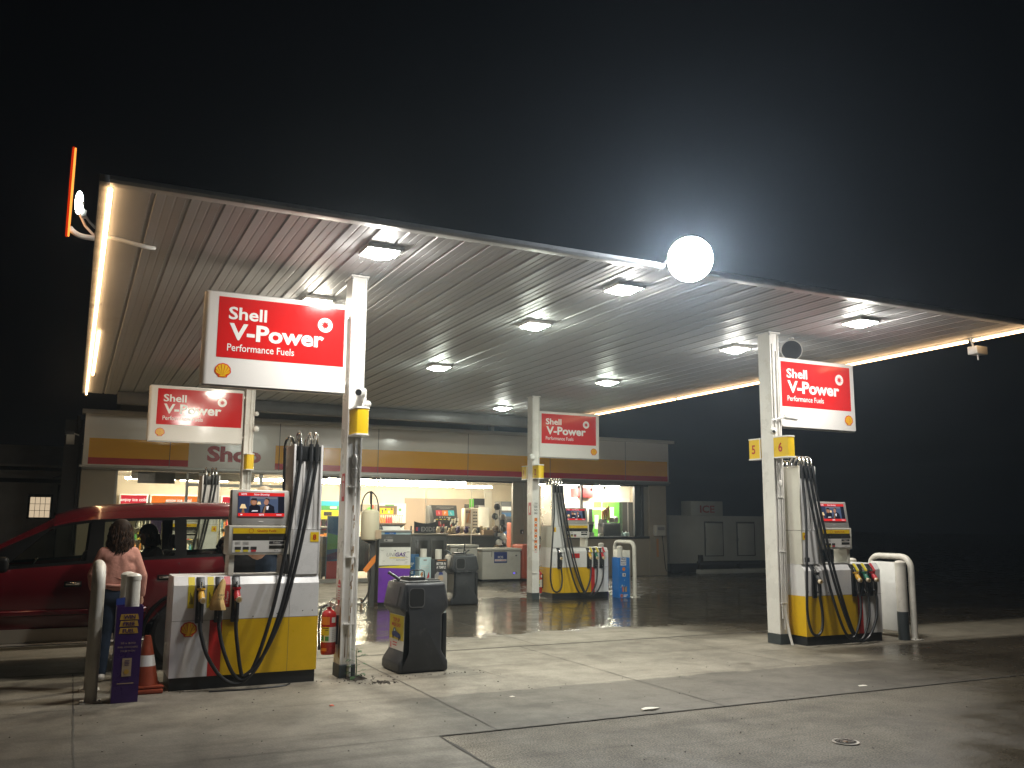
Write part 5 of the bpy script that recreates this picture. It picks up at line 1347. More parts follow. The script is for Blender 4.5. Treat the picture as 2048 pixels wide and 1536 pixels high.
# nose and tail caps
for sec in (secs[0], secs[-1]):
    ring = [(p[0], CY - p[1], p[2]) for p in sec] + [(p[0], CY + p[1], p[2]) for p in sec[::-1]]
    body.add(ring, [list(range(len(ring)))], 'car_paint')
v0 = bmesh.new()
bo = body.build('body', CAR, 40)
bm_ = bmesh.new(); bm_.from_mesh(bo.data); bmesh.ops.remove_doubles(bm_, verts=bm_.verts[:], dist=.0005); bmesh.ops.recalc_face_normals(bm_, faces=bm_.faces[:]); bm_.to_mesh(bo.data); bm_.free(); bo.data.shade_smooth(); bo.data.set_sharp_from_angle(angle=math.radians(38))
g = MB()
A = [(secs[6][5][0], CY - .80, 1.12), (secs[6][5][0], CY + .80, 1.12), (secs[7][8][0] - .01, CY + .62, 1.64), (secs[7][8][0] - .01, CY - .62, 1.64)]
g.add(A, [[0, 1, 2, 3]], 'car_glass'); g.build('windscreen', CAR)
mb = MB()
for sy in (-1, 1):
    mb = MB(); mb.add([(secs[6][5][0], CY + sy * .868, 1.09), (secs[6][5][0], CY + sy * .80, 1.12), (secs[7][8][0], CY + sy * .62, 1.645), (secs[7][6][0], CY + sy * .765, 1.525)], [[0, 1, 2, 3]], 'car_paint'); mb.build('windscreen_pillar', CAR)
mb = MB(); g_ = [(2.295, CY - .62, 1.22), (2.295, CY + .62, 1.22), (2.25, CY + .55, 1.62), (2.25, CY - .55, 1.62)]; mb.add(g_, [[0, 1, 2, 3]], 'car_glass'); mb.build('rear_window', CAR)
# seams, mouldings, handles, step
yo = CY - .90
mb = MB()
for xs in (.25, 1.115):
    pts = [(xs + .0, yo + .030, 1.16), (xs + .012, yo - .0015, 1.0), (xs + .02, yo - .001, .8), (xs + .01, yo + .012, .52)]
    mb.tube(pts, .006, 'black_gap', n=6, sub=4)
mb.tube([(-.68, yo + .03, 1.09), (-.70, yo - .001, .98), (-.72, yo - .001, .75), (-.70, yo + .01, .5)], .006, 'black_gap', n=6, sub=4)
mb.tube([(1.12, yo + .012, .52), (1.0, yo + .01, .54), (.82, yo + .0, .70), (.80, yo + .01, .50)], .004, 'black_gap', n=6, sub=3)
mb.build('door_seam', CAR)
for x0, x1 in ((-2.0, .22), (.28, .80), (1.72, 2.2)):
    mb = MB(); mb.prism([(yo - .018, .645), (yo - .018, .685), (yo + .004, .70), (yo + .004, .63)], 'x', x0, x1, 'car_paint', .004); mb.build('side_moulding', CAR)
for xh in (.06, .98):
    mb = MB(); mb.box(xh - .085, xh + .085, yo - .006, yo + .004, .925 + .05 * (xh > .5), .985 + .05 * (xh > .5), 'car_trim', .012); mb.box(xh - .07, xh + .07, yo - .028, yo - .012, .945 + .05 * (xh > .5), .972 + .05 * (xh > .5), 'chrome', .009, 3); mb.build('door_handle', CAR)
mb = MB(); mb.prism([(yo - .02, .30), (yo - .03, .335), (yo - .02, .36), (yo + .16, .36), (yo + .16, .30)], 'x', -1.02, .80, 'car_cladding', .006)
mb.prism([(yo + .04, .365), (yo + .02, .50), (yo + .10, .50), (yo + .14, .365)], 'x', -1.04, .80, 'car_cladding'); mb.tube([(-1.02, yo - .032, .34), (.80, yo - .032, .34)], .008, 'chrome', n=8); mb.build('side_step', CAR)
mb = MB(); mb.box(-2.4, 2.2, CY - .70, CY + .70, .28, .50, 'black_gap'); mb.build('underbody', CAR)
for wx, r in WH:
    for sy in (-1, 1):
        yw = CY + sy * .76
        mb = MB(); mx_ = Matrix.Rotation(math.radians(90), 4, 'X')
        mb.lathe((wx, yw, r), [(.24, -.11), (.34, -.115), (.375, -.09), (r, -.05), (r, .05), (.375, .09), (.34, .115), (.24, .11)], 'tyre', 36, mx_); wh = mb.build('wheel', CAR)
        mb = MB(); mb.lathe((wx, yw + sy * .06, r), [(.245, -.01), (.245, .03)], 'steel_brushed', 28, mx_)
        for k in range(6):
            a = math.pi / 3 * k; mb.tube([(wx + .05 * math.cos(a), yw + sy * .10, r + .05 * math.sin(a)), (wx + .22 * math.cos(a), yw + sy * .095, r + .22 * math.sin(a))], .022, 'steel_brushed', n=6)
        mb.build('rim', wh)
    mb = MB()
    R_ = .475
    for sy in (-1, 1):
        pts = [(wx + R_ * math.cos(math.pi * k / 14), CY + sy * .885, .385 + R_ * math.sin(math.pi * k / 14)) for k in range(15)]
        mb.tube(pts, .022, 'car_trim', n=8)
    mb.build('wheel_arch', CAR)
mb = MB(); mb.box(-.72, -.55, yo - .17, yo - .02, 1.09, 1.25, 'car_trim', .04, 3); mb.build('door_mirror', CAR)
mb = MB(); mb.box(-2.53, -2.40, CY - .8, CY + .8, .42, .66, 'car_trim', .03); mb.box(2.2, 2.36, CY - .82, CY + .82, .44, .66, 'car_trim', .03); mb.build('bumper', CAR)
for sy in (-1, 1):
    mb = MB(); mb.box(-2.49, -2.44, CY + sy * .65 - .12, CY + sy * .65 + .12, .70, .84, 'label_white', .02); mb.build('headlight', CAR)
    mb = MB(); mb.box(2.24, 2.29, CY + sy * .78 - .06, CY + sy * .78 + .06, .80, 1.15, 'pump_red', .02); mb.build('tail_light', CAR)
# cabin
mb = MB(); mb.box(-.9, 2.2, CY - .80, CY + .80, .50, .58, 'seat_fabric')
for sy in (-1, 1): mb.box(-.95, 2.1, CY + sy * .80 - .02, CY + sy * .80 + .02, .55, 1.09, 'seat_fabric')
mb.box(-1.0, -.62, CY - .78, CY + .78, .6, 1.05, 'seat_fabric', .05); mb.poly([(-.1, CY - .60, 1.655), (2.0, CY - .60, 1.76), (2.0, CY + .60, 1.76), (-.1, CY + .60, 1.655)], 'seat_fabric'); mb.build('cabin_lining', CAR)
for xs, ys_ in ((.12, (-.38, .38)), (1.02, (-.42, .0, .42)), (1.85, (-.3, .3))):
    for yy in ys_:
        mb = MB(); w_ = .22 if len(ys_) > 2 else .25
        mb.box(xs - .5, xs, CY + yy - w_, CY + yy + w_, .60, .80, 'seat_fabric', .06, 3)
        m_ = Matrix.Translation((xs, CY + yy, .75)) @ Matrix.Rotation(math.radians(12), 4, 'Y')
        mb.box(-.07, .07, -w_, w_, 0, .52, 'seat_fabric', .05, 3, mtx=m_); mb.box(-.04, .04, -.13, .13, .56, .72, 'seat_fabric', .035, 3, mtx=m_)
        mb.build('car_seat', CAR)
mb = MB()
wm = Matrix.Translation((-.42, CY + .38, 1.03)) @ Matrix.Rotation(math.radians(-62), 4, 'Y')
mb.tube([wm @ Vector((.18 * math.cos(2 * math.pi * k / 20), .18 * math.sin(2 * math.pi * k / 20), 0)) for k in range(21)], .014, 'car_trim', n=8); mb.tube([wm @ Vector((0, -.18, 0)), wm @ Vector((0, .18, 0))], .014, 'car_trim'); mb.build('steering_wheel', CAR)

# ------------------------------------------------------------------ people
def mesh_from(vs, fs, matf, name, parent, ang=60):
    """matf(face centre) -> material"""
    mb = MB(); mb.v = [tuple(v) for v in vs]; mb.f = [tuple(f) for f in fs]
    for f in fs:
        c = Vector((0, 0, 0))
        for i in f: c += vs[i]
        mb.mi.append(mb.mid(matf(c / len(f))))
    return mb.build(name, parent, ang)
def hand(parts, w, d, side, k=1.0):
    """palm, four curled fingers of different lengths, thumb off the side of the palm"""
    w = Vector(w); d = Vector(d).normalized(); across = d.cross(Vector((side, 0, 0.01))).normalized(); inn = d.cross(across).normalized()
    parts.append((w, .024 * k, w + d * .05 * k, .030 * k)); parts.append((w + across * .02 * k, .022 * k, w + d * .075 * k + across * .02 * k, .020 * k)); parts.append((w - across * .018 * k, .022 * k, w + d * .07 * k - across * .02 * k, .020 * k))
    for i, (o, l) in enumerate(((-.030, .058), (-.011, .072), (.010, .076), (.030, .066))):
        a = w + d * .075 * k + across * o * k; b = a + (d * .55 * l + inn * .010) * k; c = b + (d * .40 * l + inn * .024) * k
        parts.append((a, .0105 * k, b, .0095 * k)); parts.append((b, .0095 * k, c, .008 * k))
    a = w + d * .02 * k - across * .028 * k; b = a + (d * .035 - across * .018 + inn * .012) * k; c = b + (d * .028 - across * .004 + inn * .010) * k
    parts.append((a, .013 * k, b, .011 * k)); parts.append((b, .011 * k, c, .009 * k))
def face(t, c, r, fwd, hair_mat, side=None):
    """eyes, brows, mouth on the head ball; fwd = where the face looks"""
    f = Vector(fwd).normalized(); s_ = f.cross(Vector((0, 0, 1))).normalized(); up = s_.cross(f)
    mb = MB()
    for k in (-1, 1):
        p = c + f * r * .93 + s_ * k * r * .34 + up * r * .08; mb.sphere(p, r * .12, 'label_white', n=10); mb.sphere(p + f * r * .06, r * .075, 'ink', n=8)
    mb.build('eye', t)
    mb = MB(); p = c + f * r * .97 - up * r * .52; mb.tube([p - s_ * r * .25, p + f * r * .04, p + s_ * r * .25], [r * .04, r * .07, r * .04], 'nozzle_red', n=8); mb.build('mouth', t)
def head_parts(parts, neck, hc, r, fwd):
    f = Vector(fwd).normalized(); hc = Vector(hc); s_ = f.cross(Vector((0, 0, 1))).normalized()
    parts.append((neck, r * .52, hc - Vector((0, 0, r * .7)), r * .50))
    parts.append((hc + Vector((0, 0, r * .25)) - f * r * .12, r * .95, hc + Vector((0, 0, r * .1)) + f * r * .08, r * .88)); parts.append((hc, r * .86, hc + f * r * .25 - Vector((0, 0, r * .72)), r * .50))
    parts.append((hc + f * r * .88 + Vector((0, 0, r * .1)), r * .10, hc + f * r * 1.10 - Vector((0, 0, r * .18)), r * .14))
    for k in (-1, 1): parts.append((hc + s_ * k * r * .92 + Vector((0, 0, r * .08)), r * .16, hc + s_ * k * r * .92 - Vector((0, 0, r * .18)), r * .12))

# woman in a pink jumper, seen from behind
t = T('person', 'person with shoulder-length brown hair in a pink jumper and jeans, back turned', 'person', (.46, 10.36, 0)); WOM = t
V = Vector
pelvis, chest, neck, hc = V((.465, 10.34, .88)), V((.465, 10.35, 1.20)), V((.47, 10.385, 1.36)), V((.478, 10.425, 1.515))
shL, shR = V((.335, 10.365, 1.285)), V((.605, 10.365, 1.285)); elL, elR = V((.245, 10.37, 1.07)), V((.705, 10.355, 1.05)); wrL, wrR = V((.255, 10.50, .93)), V((.715, 10.40, .86))
hipL, hipR, knL, knR, anL, anR = V((.385, 10.34, .84)), V((.545, 10.34, .84)), V((.385, 10.37, .47)), V((.545, 10.40, .47)), V((.375, 10.33, .09)), V((.55, 10.40, .09))
P = []
head_parts(P, neck, hc, .098, (0.05, 1, -.15))
P += [(neck - V((0, 0, .06)), .055, neck, .05), (V((.41, 10.365, 1.24)), .08, V((.53, 10.365, 1.24)), .08), (chest, .10, pelvis, .10), (shL, .055, elL, .042), (elL, .042, wrL, .03), (shR, .055, elR, .042), (elR, .042, wrR, .03), (shL, .05, V((.47, 10.37, 1.29)), .06), (shR, .05, V((.47, 10.37, 1.29)), .06),
      (hipL, .09, knL, .058), (knL, .058, anL, .04), (hipR, .09, knR, .058), (knR, .058, anR, .04), (hipL, .1, hipR, .1), (anL, .035, anL + V((0, .1, -.05)), .03), (anR, .035, anR + V((0, .1, -.05)), .03)]
hand(P, wrR + V((.0, .005, -.03)), (0, .12, -1), 1); hand(P, wrL + V((.0, .03, -.01)), (.05, 1, -.2), -1)
vs, fs = blob(P, .0075, 3)
mesh_from(vs, fs, lambda c: 'skin', 'body', t)
# jumper
J = [(V((.40, 10.36, 1.24)), .105, V((.54, 10.36, 1.24)), .105), (V((.395, 10.35, 1.12)), .11, V((.545, 10.35, 1.12)), .11), (V((.39, 10.345, 1.0)), .122, V((.55, 10.345, 1.0)), .122),
     (V((.375, 10.362, 1.275)), .085, V((.565, 10.362, 1.275)), .085), (V((.47, 10.35, 1.30)), .08, V((.47, 10.335, 1.05)), .12), (V((.43, 10.315, 1.22)), .075, V((.42, 10.305, .99)), .09), (V((.51, 10.315, 1.22)), .075, V((.52, 10.305, .99)), .09), (V((.37, 10.33, 1.24)), .07, V((.57, 10.33, 1.24)), .07), (shL, .072, elL, .060), (elL, .062, wrL, .045), (shR, .072, elR, .058), (elR, .060, wrR, .044), (elL + V((.005, .03, -.03)), .058, wrL + V((0, -.03, .03)), .055), (V((.46, 10.37, 1.33)), .065, V((.48, 10.37, 1.34)), .065)]
vs, fs = blob(J, .009, 16)
mesh_from(vs, fs, lambda c: 'sweater_pink', 'jumper', t)
# gathers across the back and the hem
mb = MB()
mb.lathe((.468, 10.345, .905), [(.112, -.03), (.118, 0), (.125, .04)], 'sweater_pink', 28, Matrix.Diagonal((1.55, 1.02, 1, 1)))
mb.tube([(.30, 10.245, .985), (.40, 10.212, .968), (.50, 10.208, .962), (.60, 10.225, .985)], [.008, .016, .017, .008], 'sweater_pink', sub=5); mb.tube([(.42, 10.228, 1.06), (.52, 10.222, 1.03), (.62, 10.235, 1.05)], [.004, .010, .004], 'sweater_pink', sub=5)
mb.tube([(.345, 10.25, 1.20), (.36, 10.235, 1.10), (.35, 10.235, 1.0)], [.003, .009, .003], 'sweater_pink', sub=4); mb.build('hem', t, 60)
Jn = [(hipL, .115, knL, .072), (knL, .073, anL, .054), (hipR, .115, knR, .072), (knR, .073, anR, .054), (hipL + V((0, -.01, .03)), .115, hipR + V((0, -.01, .03)), .115), (V((.41, 10.31, .84)), .10, V((.52, 10.31, .84)), .10)]
vs, fs = blob(Jn, .009, 3); mesh_from(vs, fs, lambda c: 'denim', 'jeans', t)
for an in (anL, anR):
    vs, fs = blob([(an + V((0, -.03, -.045)), .042, an + V((0, .12, -.055)), .036), (an, .045, an + V((0, -.02, -.04)), .045)], .008, 2)
    vs = [V((v.x, v.y, max(.008, v.z))) for v in vs]
    mesh_from(vs, fs, lambda c: 'shoe_white', 'shoe', t)
def hair(t, c, r, back, length, n, m1, m2, seed, curl=.012, vol=1.0):
    random.seed(seed)
    vs, fs = blob([(c + V((0, 0, r * .28)) + back * r * .18, r * 1.06, c + V((0, 0, r * .05)) + back * r * .38, r * 1.0), (c + back * r * .42, r * .96, c + back * r * .55 - V((0, 0, length * .45)), r * 1.0)], .012, 3)
    mesh_from(vs, fs, lambda c_: m1, 'hair', t)
    side = back.cross(V((0, 0, 1))).normalized(); mb = MB()
    for i in range(n):
        a = random.uniform(-1.75, 1.75); el = random.uniform(-.2, 1.2)
        d = (back * math.cos(a) + side * math.sin(a)) * math.cos(el) + V((0, 0, math.sin(el)))
        p0 = c + V((0, 0, r * .2)) + back * r * .15 + d * r * 1.02
        out = (back * math.cos(a) + side * math.sin(a)); L_ = length * random.uniform(.75, 1.12)
        ph = random.uniform(0, 6.28); pts = []
        for k in range(7):
            q = k / 6
            zz = p0.z + (c.z + r * .2 - L_ - p0.z) * q
            rad = r * (1.0 + .13 * math.sin(q * 2.3) * vol) + random.uniform(-.006, .012) * vol
            base = c + back * r * (.15 + .30 * q) + out * rad * (math.cos(el) * (1 - q) + 1.0 * q)
            pts.append(V((base.x + curl * math.sin(ph + q * 13) * (.25 + q) * 1.3, base.y + curl * math.cos(ph + q * 12) * (.25 + q), zz + curl * .5 * math.sin(ph * 2 + q * 10))))
        mb.tube(pts, [.004, .008, .009, .009, .008, .006, .002], m2 if random.random() < .45 else m1, n=5, sub=2)
    mb.build('curls', t, 80)
hair(t, hc, .098, V((0, -1, 0)), .255, 300, 'hair_brown', 'hair_tips', 21, .013, 1.15)
face(t, hc, .098, (0.05, 1, -.15), 'hair_brown')

# tall person behind the nearest pump
t = T('person', 'tall fair-haired person in dark jacket and jeans standing behind the nearest pump', 'person', (1.86, 10.32, 0))
o = V((1.86, 10.32, 0)); hc2 = o + V((.06, .02, 1.865))
P = []; head_parts(P, o + V((.05, .01, 1.68)), hc2, .115, (-.5, .8, -.1))
P += [(o + V((.03, 0, 1.62)), .07, o + V((.05, .01, 1.68)), .06), (o + V((-.17, 0, 1.56)), .085, o + V((.19, 0, 1.56)), .085), (o + V((0, 0, 1.45)), .14, o + V((0, 0, 1.05)), .135), (o + V((-.10, 0, .98)), .11, o + V((-.11, .02, .55)), .075), (o + V((-.11, .02, .55)), .075, o + V((-.12, 0, .1)), .05), (o + V((.10, 0, .98)), .11, o + V((.11, .03, .55)), .075), (o + V((.11, .03, .55)), .075, o + V((.13, 0, .1)), .05),
      (o + V((-.19, 0, 1.54)), .065, o + V((-.27, .04, 1.26)), .052), (o + V((-.27, .04, 1.26)), .052, o + V((-.20, .20, 1.08)), .038), (o + V((.21, 0, 1.54)), .065, o + V((.30, .0, 1.24)), .052), (o + V((.30, .0, 1.24)), .052, o + V((.27, .14, 1.0)), .038)]
hand(P, o + V((-.20, .21, 1.07)), (-.1, 1, -.2), -1, 1.1); hand(P, o + V((.27, .15, .98)), (0, .3, -1), 1, 1.1)
vs, fs = blob(P, .010, 3); mesh_from(vs, fs, lambda c: 'skin', 'body', t)
J = [(o + V((-.15, 0, 1.52)), .115, o + V((.17, 0, 1.52)), .115), (o + V((-.10, 0, 1.40)), .145, o + V((.10, 0, 1.40)), .145), (o + V((-.10, 0, 1.15)), .15, o + V((.10, 0, 1.15)), .15), (o + V((-.08, 0, 1.02)), .15, o + V((.08, 0, 1.02)), .15), (o + V((-.19, 0, 1.54)), .085, o + V((-.27, .04, 1.26)), .075), (o + V((-.27, .04, 1.26)), .075, o + V((-.21, .19, 1.09)), .056), (o + V((.21, 0, 1.54)), .085, o + V((.30, .0, 1.24)), .075), (o + V((.30, .0, 1.24)), .075, o + V((.27, .13, 1.02)), .056)]
vs, fs = blob(J, .012, 4); mesh_from(vs, fs, lambda c: 'jacket_dark' if c.x < 1.84 else 'denim', 'jacket', t)
Jn = [(o + V((-.10, 0, .96)), .135, o + V((-.11, .02, .55)), .092), (o + V((-.11, .02, .55)), .092, o + V((-.12, 0, .08)), .068), (o + V((.10, 0, .96)), .135, o + V((.11, .03, .55)), .092), (o + V((.11, .03, .55)), .092, o + V((.13, 0, .08)), .068), (o + V((-.08, 0, .95)), .14, o + V((.08, 0, .95)), .14)]
vs, fs = blob(Jn, .012, 3); mesh_from(vs, fs, lambda c: 'denim', 'jeans', t)
for sx_ in (-.12, .13):
    vs, fs = blob([(o + V((sx_, -.05, .045)), .045, o + V((sx_, .15, .04)), .04)], .010, 2); mesh_from([V((v.x, v.y, max(.006, v.z))) for v in vs], fs, lambda c: 'ink', 'shoe', t)
hair(t, hc2, .118, V((.5, -.8, 0)).normalized(), .16, 120, 'hair_blond', 'hair_blond', 5, .006)
face(t, hc2, .115, (-.5, .8, -.1), 'hair_blond')

# passengers inside the car
def sitter(t, hip, k, fwd, m, hm, lean, r=.10):
    f = V(fwd).normalized(); s_ = f.cross(V((0, 0, 1))).normalized(); hip = V(hip)
    ch = hip + V((0, 0, .38 * k)) + f * lean * .5; nk = hip + V((0, 0, .50 * k)) + f * lean; hc = nk + V((0, 0, .155 * k)) + f * .03
    P = []; head_parts(P, nk, hc, r * k, f - V((0, 0, .12)))
    P += [(nk - V((0, 0, .08)), .05 * k, nk, .045 * k), (ch - s_ * .10 * k, .09 * k, ch + s_ * .10 * k, .09 * k), (ch, .12 * k, hip, .13 * k)]
    L_ = []
    for q in (-1, 1):
        sh = ch + s_ * q * .17 * k + V((0, 0, .05)); el = hip + s_ * q * .22 * k + f * .12 * k + V((0, 0, .16 * k)); wr = hip + s_ * q * .10 * k + f * .32 * k + V((0, 0, .12 * k))
        kn = hip + s_ * q * .10 * k + f * .40 * k; an = kn + f * .08 * k - V((0, 0, .30 * k))
        P += [(sh, .05 * k, el, .04 * k), (el, .04 * k, wr, .03 * k), (hip + s_ * q * .08 * k, .085 * k, kn, .06 * k), (kn, .06 * k, an, .04 * k)]
        L_ += [(sh, .066 * k, el, .056 * k), (el, .056 * k, wr - (wr - el) * .15, .042 * k), (hip + s_ * q * .08 * k, .10 * k, kn, .075 * k), (kn, .075 * k, an, .055 * k)]
        hand(P, wr + f * .02, f + V((0, 0, -.1)), q, k)
    vs, fs = blob(P, .010, 2); mesh_from(vs, fs, lambda c: 'skin', 'body', t)
    L_ += [(ch - s_ * .11 * k, .105 * k, ch + s_ * .11 * k, .105 * k), (ch, .14 * k, hip, .15 * k), (nk - V((0, 0, .05 * k)), .068 * k, ch, .12 * k)]
    vs, fs = blob(L_, .012, 3); mesh_from(vs, fs, lambda c: m, 'clothes', t)
    hair(t, hc, r * k * 1.03, -f, .14 * k, 70, hm, hm, 8, .006)
    face(t, hc, r * k, f - V((0, 0, .12)), hm)
t = T('person', 'dark-haired passenger silhouetted in the rear door window of the red car', 'person', (.92, 11.42, .8))
sitter(t, (.93, 11.42, .84), .95, (-1, -.25, 0), 'jacket_dark', 'hair_brown', .10)
t = T('person', 'small child looking out of the rearmost side window of the car', 'person', (1.70, 11.30, .8))
sitter(t, (1.70, 11.36, .84), .76, (-.15, -1, 0), 'jacket_dark', 'hair_brown', .14, .115)
# ------------------------------------------------------------------ shop building
YF = 23.55      # fascia face
YG = 23.78      # glass line
t = T('shop_building', 'long low service station shop with a white, yellow and red fascia', 'shop', (8.6, 27.5, 0)); SHOP = t
mb = MB()
mb.box(.12, .87, 23.70, 24.0, 0, 2.86, 'wall_beige'); mb.build('front_wall', t); mb = MB(); mb.box(16.38, 17.02, 23.68, 24.0, 0, 2.86, 'wall_beige')
mb.box(12.23, 16.379, 23.74, 23.95, 0, 1.13, 'wall_beige'); mb.build('front_wall', t)
mb = MB(); mb.box(.12, .30, 24.001, 31.6, 0, 3.3, 'wall_beige'); mb.build('side_wall', t); mb = MB(); mb.box(16.85, 17.02, 24.001, 31.6, 0, 3.3, 'wall_beige'); mb.build('side_wall', t)
mb = MB(); mb.box(.9, 11.0, 24.2, 27.0, 4.0, 4.75, 'wall_brown'); mb.box(10.95, 11.05, 23.9, 24.1, 4.0, 4.62, 'fascia_white'); mb.build('roof_plant_wall', t)
mb = MB(); mb.box(.2, 16.95, 23.9, 31.6, 3.31, 3.42, 'canopy_edge'); mb.build('roof', t)
# fascia
mb = MB(); mb.box(.12, 17.05, YF, 23.85, 2.90, 4.13, 'fascia_white', .004, 1); mb.build('fascia', t)
mb = MB(); mb.box(.04, 17.25, YF - .07, 23.9, 4.132, 4.235, 'fascia_white', .012); mb.build('fascia_cap', t)
mb = MB(); fr = front(0, YF, 0)
for xa, xb in ((.24, 2.50), (4.63, 17.0)): mb.rect(fr, xa, xb, 3.085, 3.55, 'fascia_yellow', .003); mb.rect(fr, xa, xb, 2.925, 3.085, 'fascia_red', .003)
for xs in (2.06, 4.73, 7.40, 10.07, 12.74, 15.41): mb.rect(fr, xs - .008, xs + .008, 2.905, 4.12, 'canopy_seam', .0045)
mb.build('fascia_stripes', t)
mb = MB(); mb.text(fr, 'Shop', 2.94, 3.10, .37, 'letter_red', .006, .045, width=1.33); mb.build('fascia_lettering', t)
mb = MB(); mb.box(.12, 17.05, YF + .02, 24.0, 2.80, 2.898, 'alu', .004); mb.box(.06, 17.1, YF - .02, YF + .019, 2.855, 2.899, 'alu'); mb.build('soffit', t)
# window and door frames
def post(mb, x0, x1, z0=0.0, z1=2.799, m='alu', y0=YG - .05, y1=YG + .06): mb.box(x0, x1, y0, y1, z0, z1, m, .004, 1)
wf = MB()
post(wf, .872, .93); post(wf, 2.50, 2.56, m='alu'); post(wf, 2.80, 2.86); post(wf, 4.30, 4.38); post(wf, 5.72, 5.86)
wf.box(.931, 2.499, YG - .04, YG + .05, .75, .82, 'alu'); wf.box(2.561, 5.719, YG - .045, YG + .055, 2.46, 2.53, 'alu'); wf.box(5.861, 11.59, YG - .05, YG + .06, .0, .10, 'alu'); wf.box(5.861, 11.59, YG - .05, YG + .06, 2.75, 2.798, 'frame_dark')
wf.build('window_frame', t)
mb = MB(); post(mb, 11.60, 11.80, m='frame_brown'); post(mb, 11.95, 12.229, m='frame_brown'); mb.box(11.801, 11.949, YG - .02, YG + .03, .0, 2.798, 'frame_brown'); mb.box(11.86, 11.93, YG - .10, YG - .021, 1.28, 1.40, 'frame_dark', .01); mb.build('side_door', t)
mb = MB(); mb.box(.931, 2.499, YG - .02, YG + .03, 0, .749, 'wall_beige'); mb.build('stall_riser', t)
mb = MB()
mb.box(12.23, 16.379, YG - .09, YG + .10, 1.131, 1.205, 'frame_dark', .004); mb.box(12.23, 16.379, YG - .05, YG + .06, 2.75, 2.798, 'frame_dark'); post(mb, 13.93, 13.98, 1.206, 2.749, 'frame_dark'); post(mb, 15.86, 15.90, 1.206, 2.749, 'frame_dark'); post(mb, 16.12, 16.20, 1.206, 2.749, 'frame_dark'); post(mb, 12.23, 12.27, 1.206, 2.749, 'frame_dark')
mb.box(15.901, 16.119, YG, YG + .02, 1.206, 2.749, 'lpg_grey'); mb.box(16.201, 16.379, YG - .02, YG + .03, 1.206, 2.749, 'wall_brown'); mb.build('kiosk_window_frame', t)
def pane(x0, x1, z0, z1, m='shop_glass', name='window_pane'):
    mb = MB(); mb.poly([(x0, YG, z0), (x1, YG, z0), (x1, YG, z1), (x0, YG, z1)], m); mb.build(name, t)
pane(.93, 2.50, .82, 2.80); pane(2.56, 2.80, 0.02, 2.46); pane(2.86, 4.30, .02, 2.46, 'door_glass', 'door_pane'); pane(4.38, 5.72, .02, 2.46, 'door_glass', 'door_pane'); pane(2.56, 5.72, 2.53, 2.80)
for xa, xb in ((5.86, 7.4), (7.405, 8.9), (8.905, 10.3), (10.305, 11.6)): pane(xa, xb, .10, 2.75)
pane(12.27, 13.93, 1.205, 2.75); pane(13.98, 15.86, 1.205, 2.75)
for xs in (7.402, 8.902, 10.302): mb = MB(); mb.box(xs - .006, xs + .006, YG - .008, YG + .008, .10, 2.75, 'fascia_white'); mb.build('glass_joint', t)
# inside shell
mb = MB(); mb.box(.30, 16.85, YG + .06, 31.4, -.05, .012, 'int_floor'); mb.build('shop_floor', t)
mb = MB(); mb.box(.30, 16.85, YG + .2, 31.4, 3.02, 3.08, 'int_white'); mb.build('shop_ceiling', t)
mb = MB(); mb.box(.30, 16.85, 31.2, 31.4, .013, 3.019, 'int_cream'); mb.build('shop_back_wall', t)
mb = MB(); mb.box(10.86, 13.40, 31.15, 31.199, .013, 2.45, 'int_taupe'); mb.box(13.401, 13.58, 31.14, 31.199, .013, 2.46, 'int_green'); mb.box(13.581, 14.02, 31.13, 31.199, 1.3, 2.48, 'int_black'); mb.box(14.021, 14.32, 31.12, 31.199, .013, 2.8, 'int_white'); mb.build('wall_panelling', t)
# coffee corner: back wall nearer the glass
mb = MB(); mb.box(14.3, 16.849, 25.5, 25.65, .013, 3.019, 'int_white'); mb.build('coffee_wall', t)
mb = MB()
mb.box(14.55, 15.12, 25.0, 25.499, 2.42, 2.72, 'int_red', .004); mb.box(14.55, 15.0, 25.1, 25.499, 1.55, 2.419, 'int_white', .004)
mb.build('red_bulkhead', t)
mb = MB(); fr = front(0, 25.5, 0)
mb.rect(fr, 15.10, 15.38, 1.15, 2.30, 'int_black', .004); mb.rect(fr, 15.38, 16.42, 1.15, 2.30, 'int_green', .004); mb.rect(fr, 15.38, 16.10, 2.04, 2.10, 'int_white', .008); mb.rect(fr, 15.72, 15.75, 1.15, 2.30, 'fascia_white', .008); mb.rect(fr, 15.10, 16.84, 2.30, 2.44, 'label_white', .006)
mb.rect(fr, 15.46, 15.60, 1.42, 1.86, 'label_white', .008); mb.rect(fr, 16.06, 16.20, 1.72, 2.12, 'letter_white', .010)
for k in range(4): mb.rect(fr, 15.48, 15.58, 1.45 + k * .11, 1.46 + k * .11, 'ink_grey', .01)
mb.build('green_wall_panel', t)
mb = MB(); mb.box(16.42, 16.849, 25.30, 25.49, 1.15, 2.30, 'int_black'); mb.box(16.62, 16.64, 25.29, 25.299, 1.2, 2.29, 'ink_grey'); mb.build('cup_cabinet', t)
mb = MB(); mb.box(12.3, 16.6, YG + .12, 24.6, .85, 1.14, 'int_black', .01); mb.build('kiosk_counter', t)
def tube_light(x0, x1, y, m, label, w=.11):
    q = T('fluorescent_light', label, 'ceiling light', ((x0 + x1) / 2, y, 2.93), 'fluorescent lights in the shop ceiling')
    mb = MB(); mb.box(x0, x1, y - w / 2 - .02, y + w / 2 + .02, 2.855, 2.92, 'int_white'); mb.cyl((x0 + .2, y, 2.921), (x0 + .2, y, 3.019), .008, 'int_white'); mb.cyl((x1 - .2, y, 2.921), (x1 - .2, y, 3.019), .008, 'int_white'); mb.build('housing', q)
    mb = MB(); mb.box(x0 + .02, x1 - .02, y - w / 2, y + w / 2, 2.79, 2.854, m, .02); mb.build('tube', q)
TL = 'warm fluorescent light '
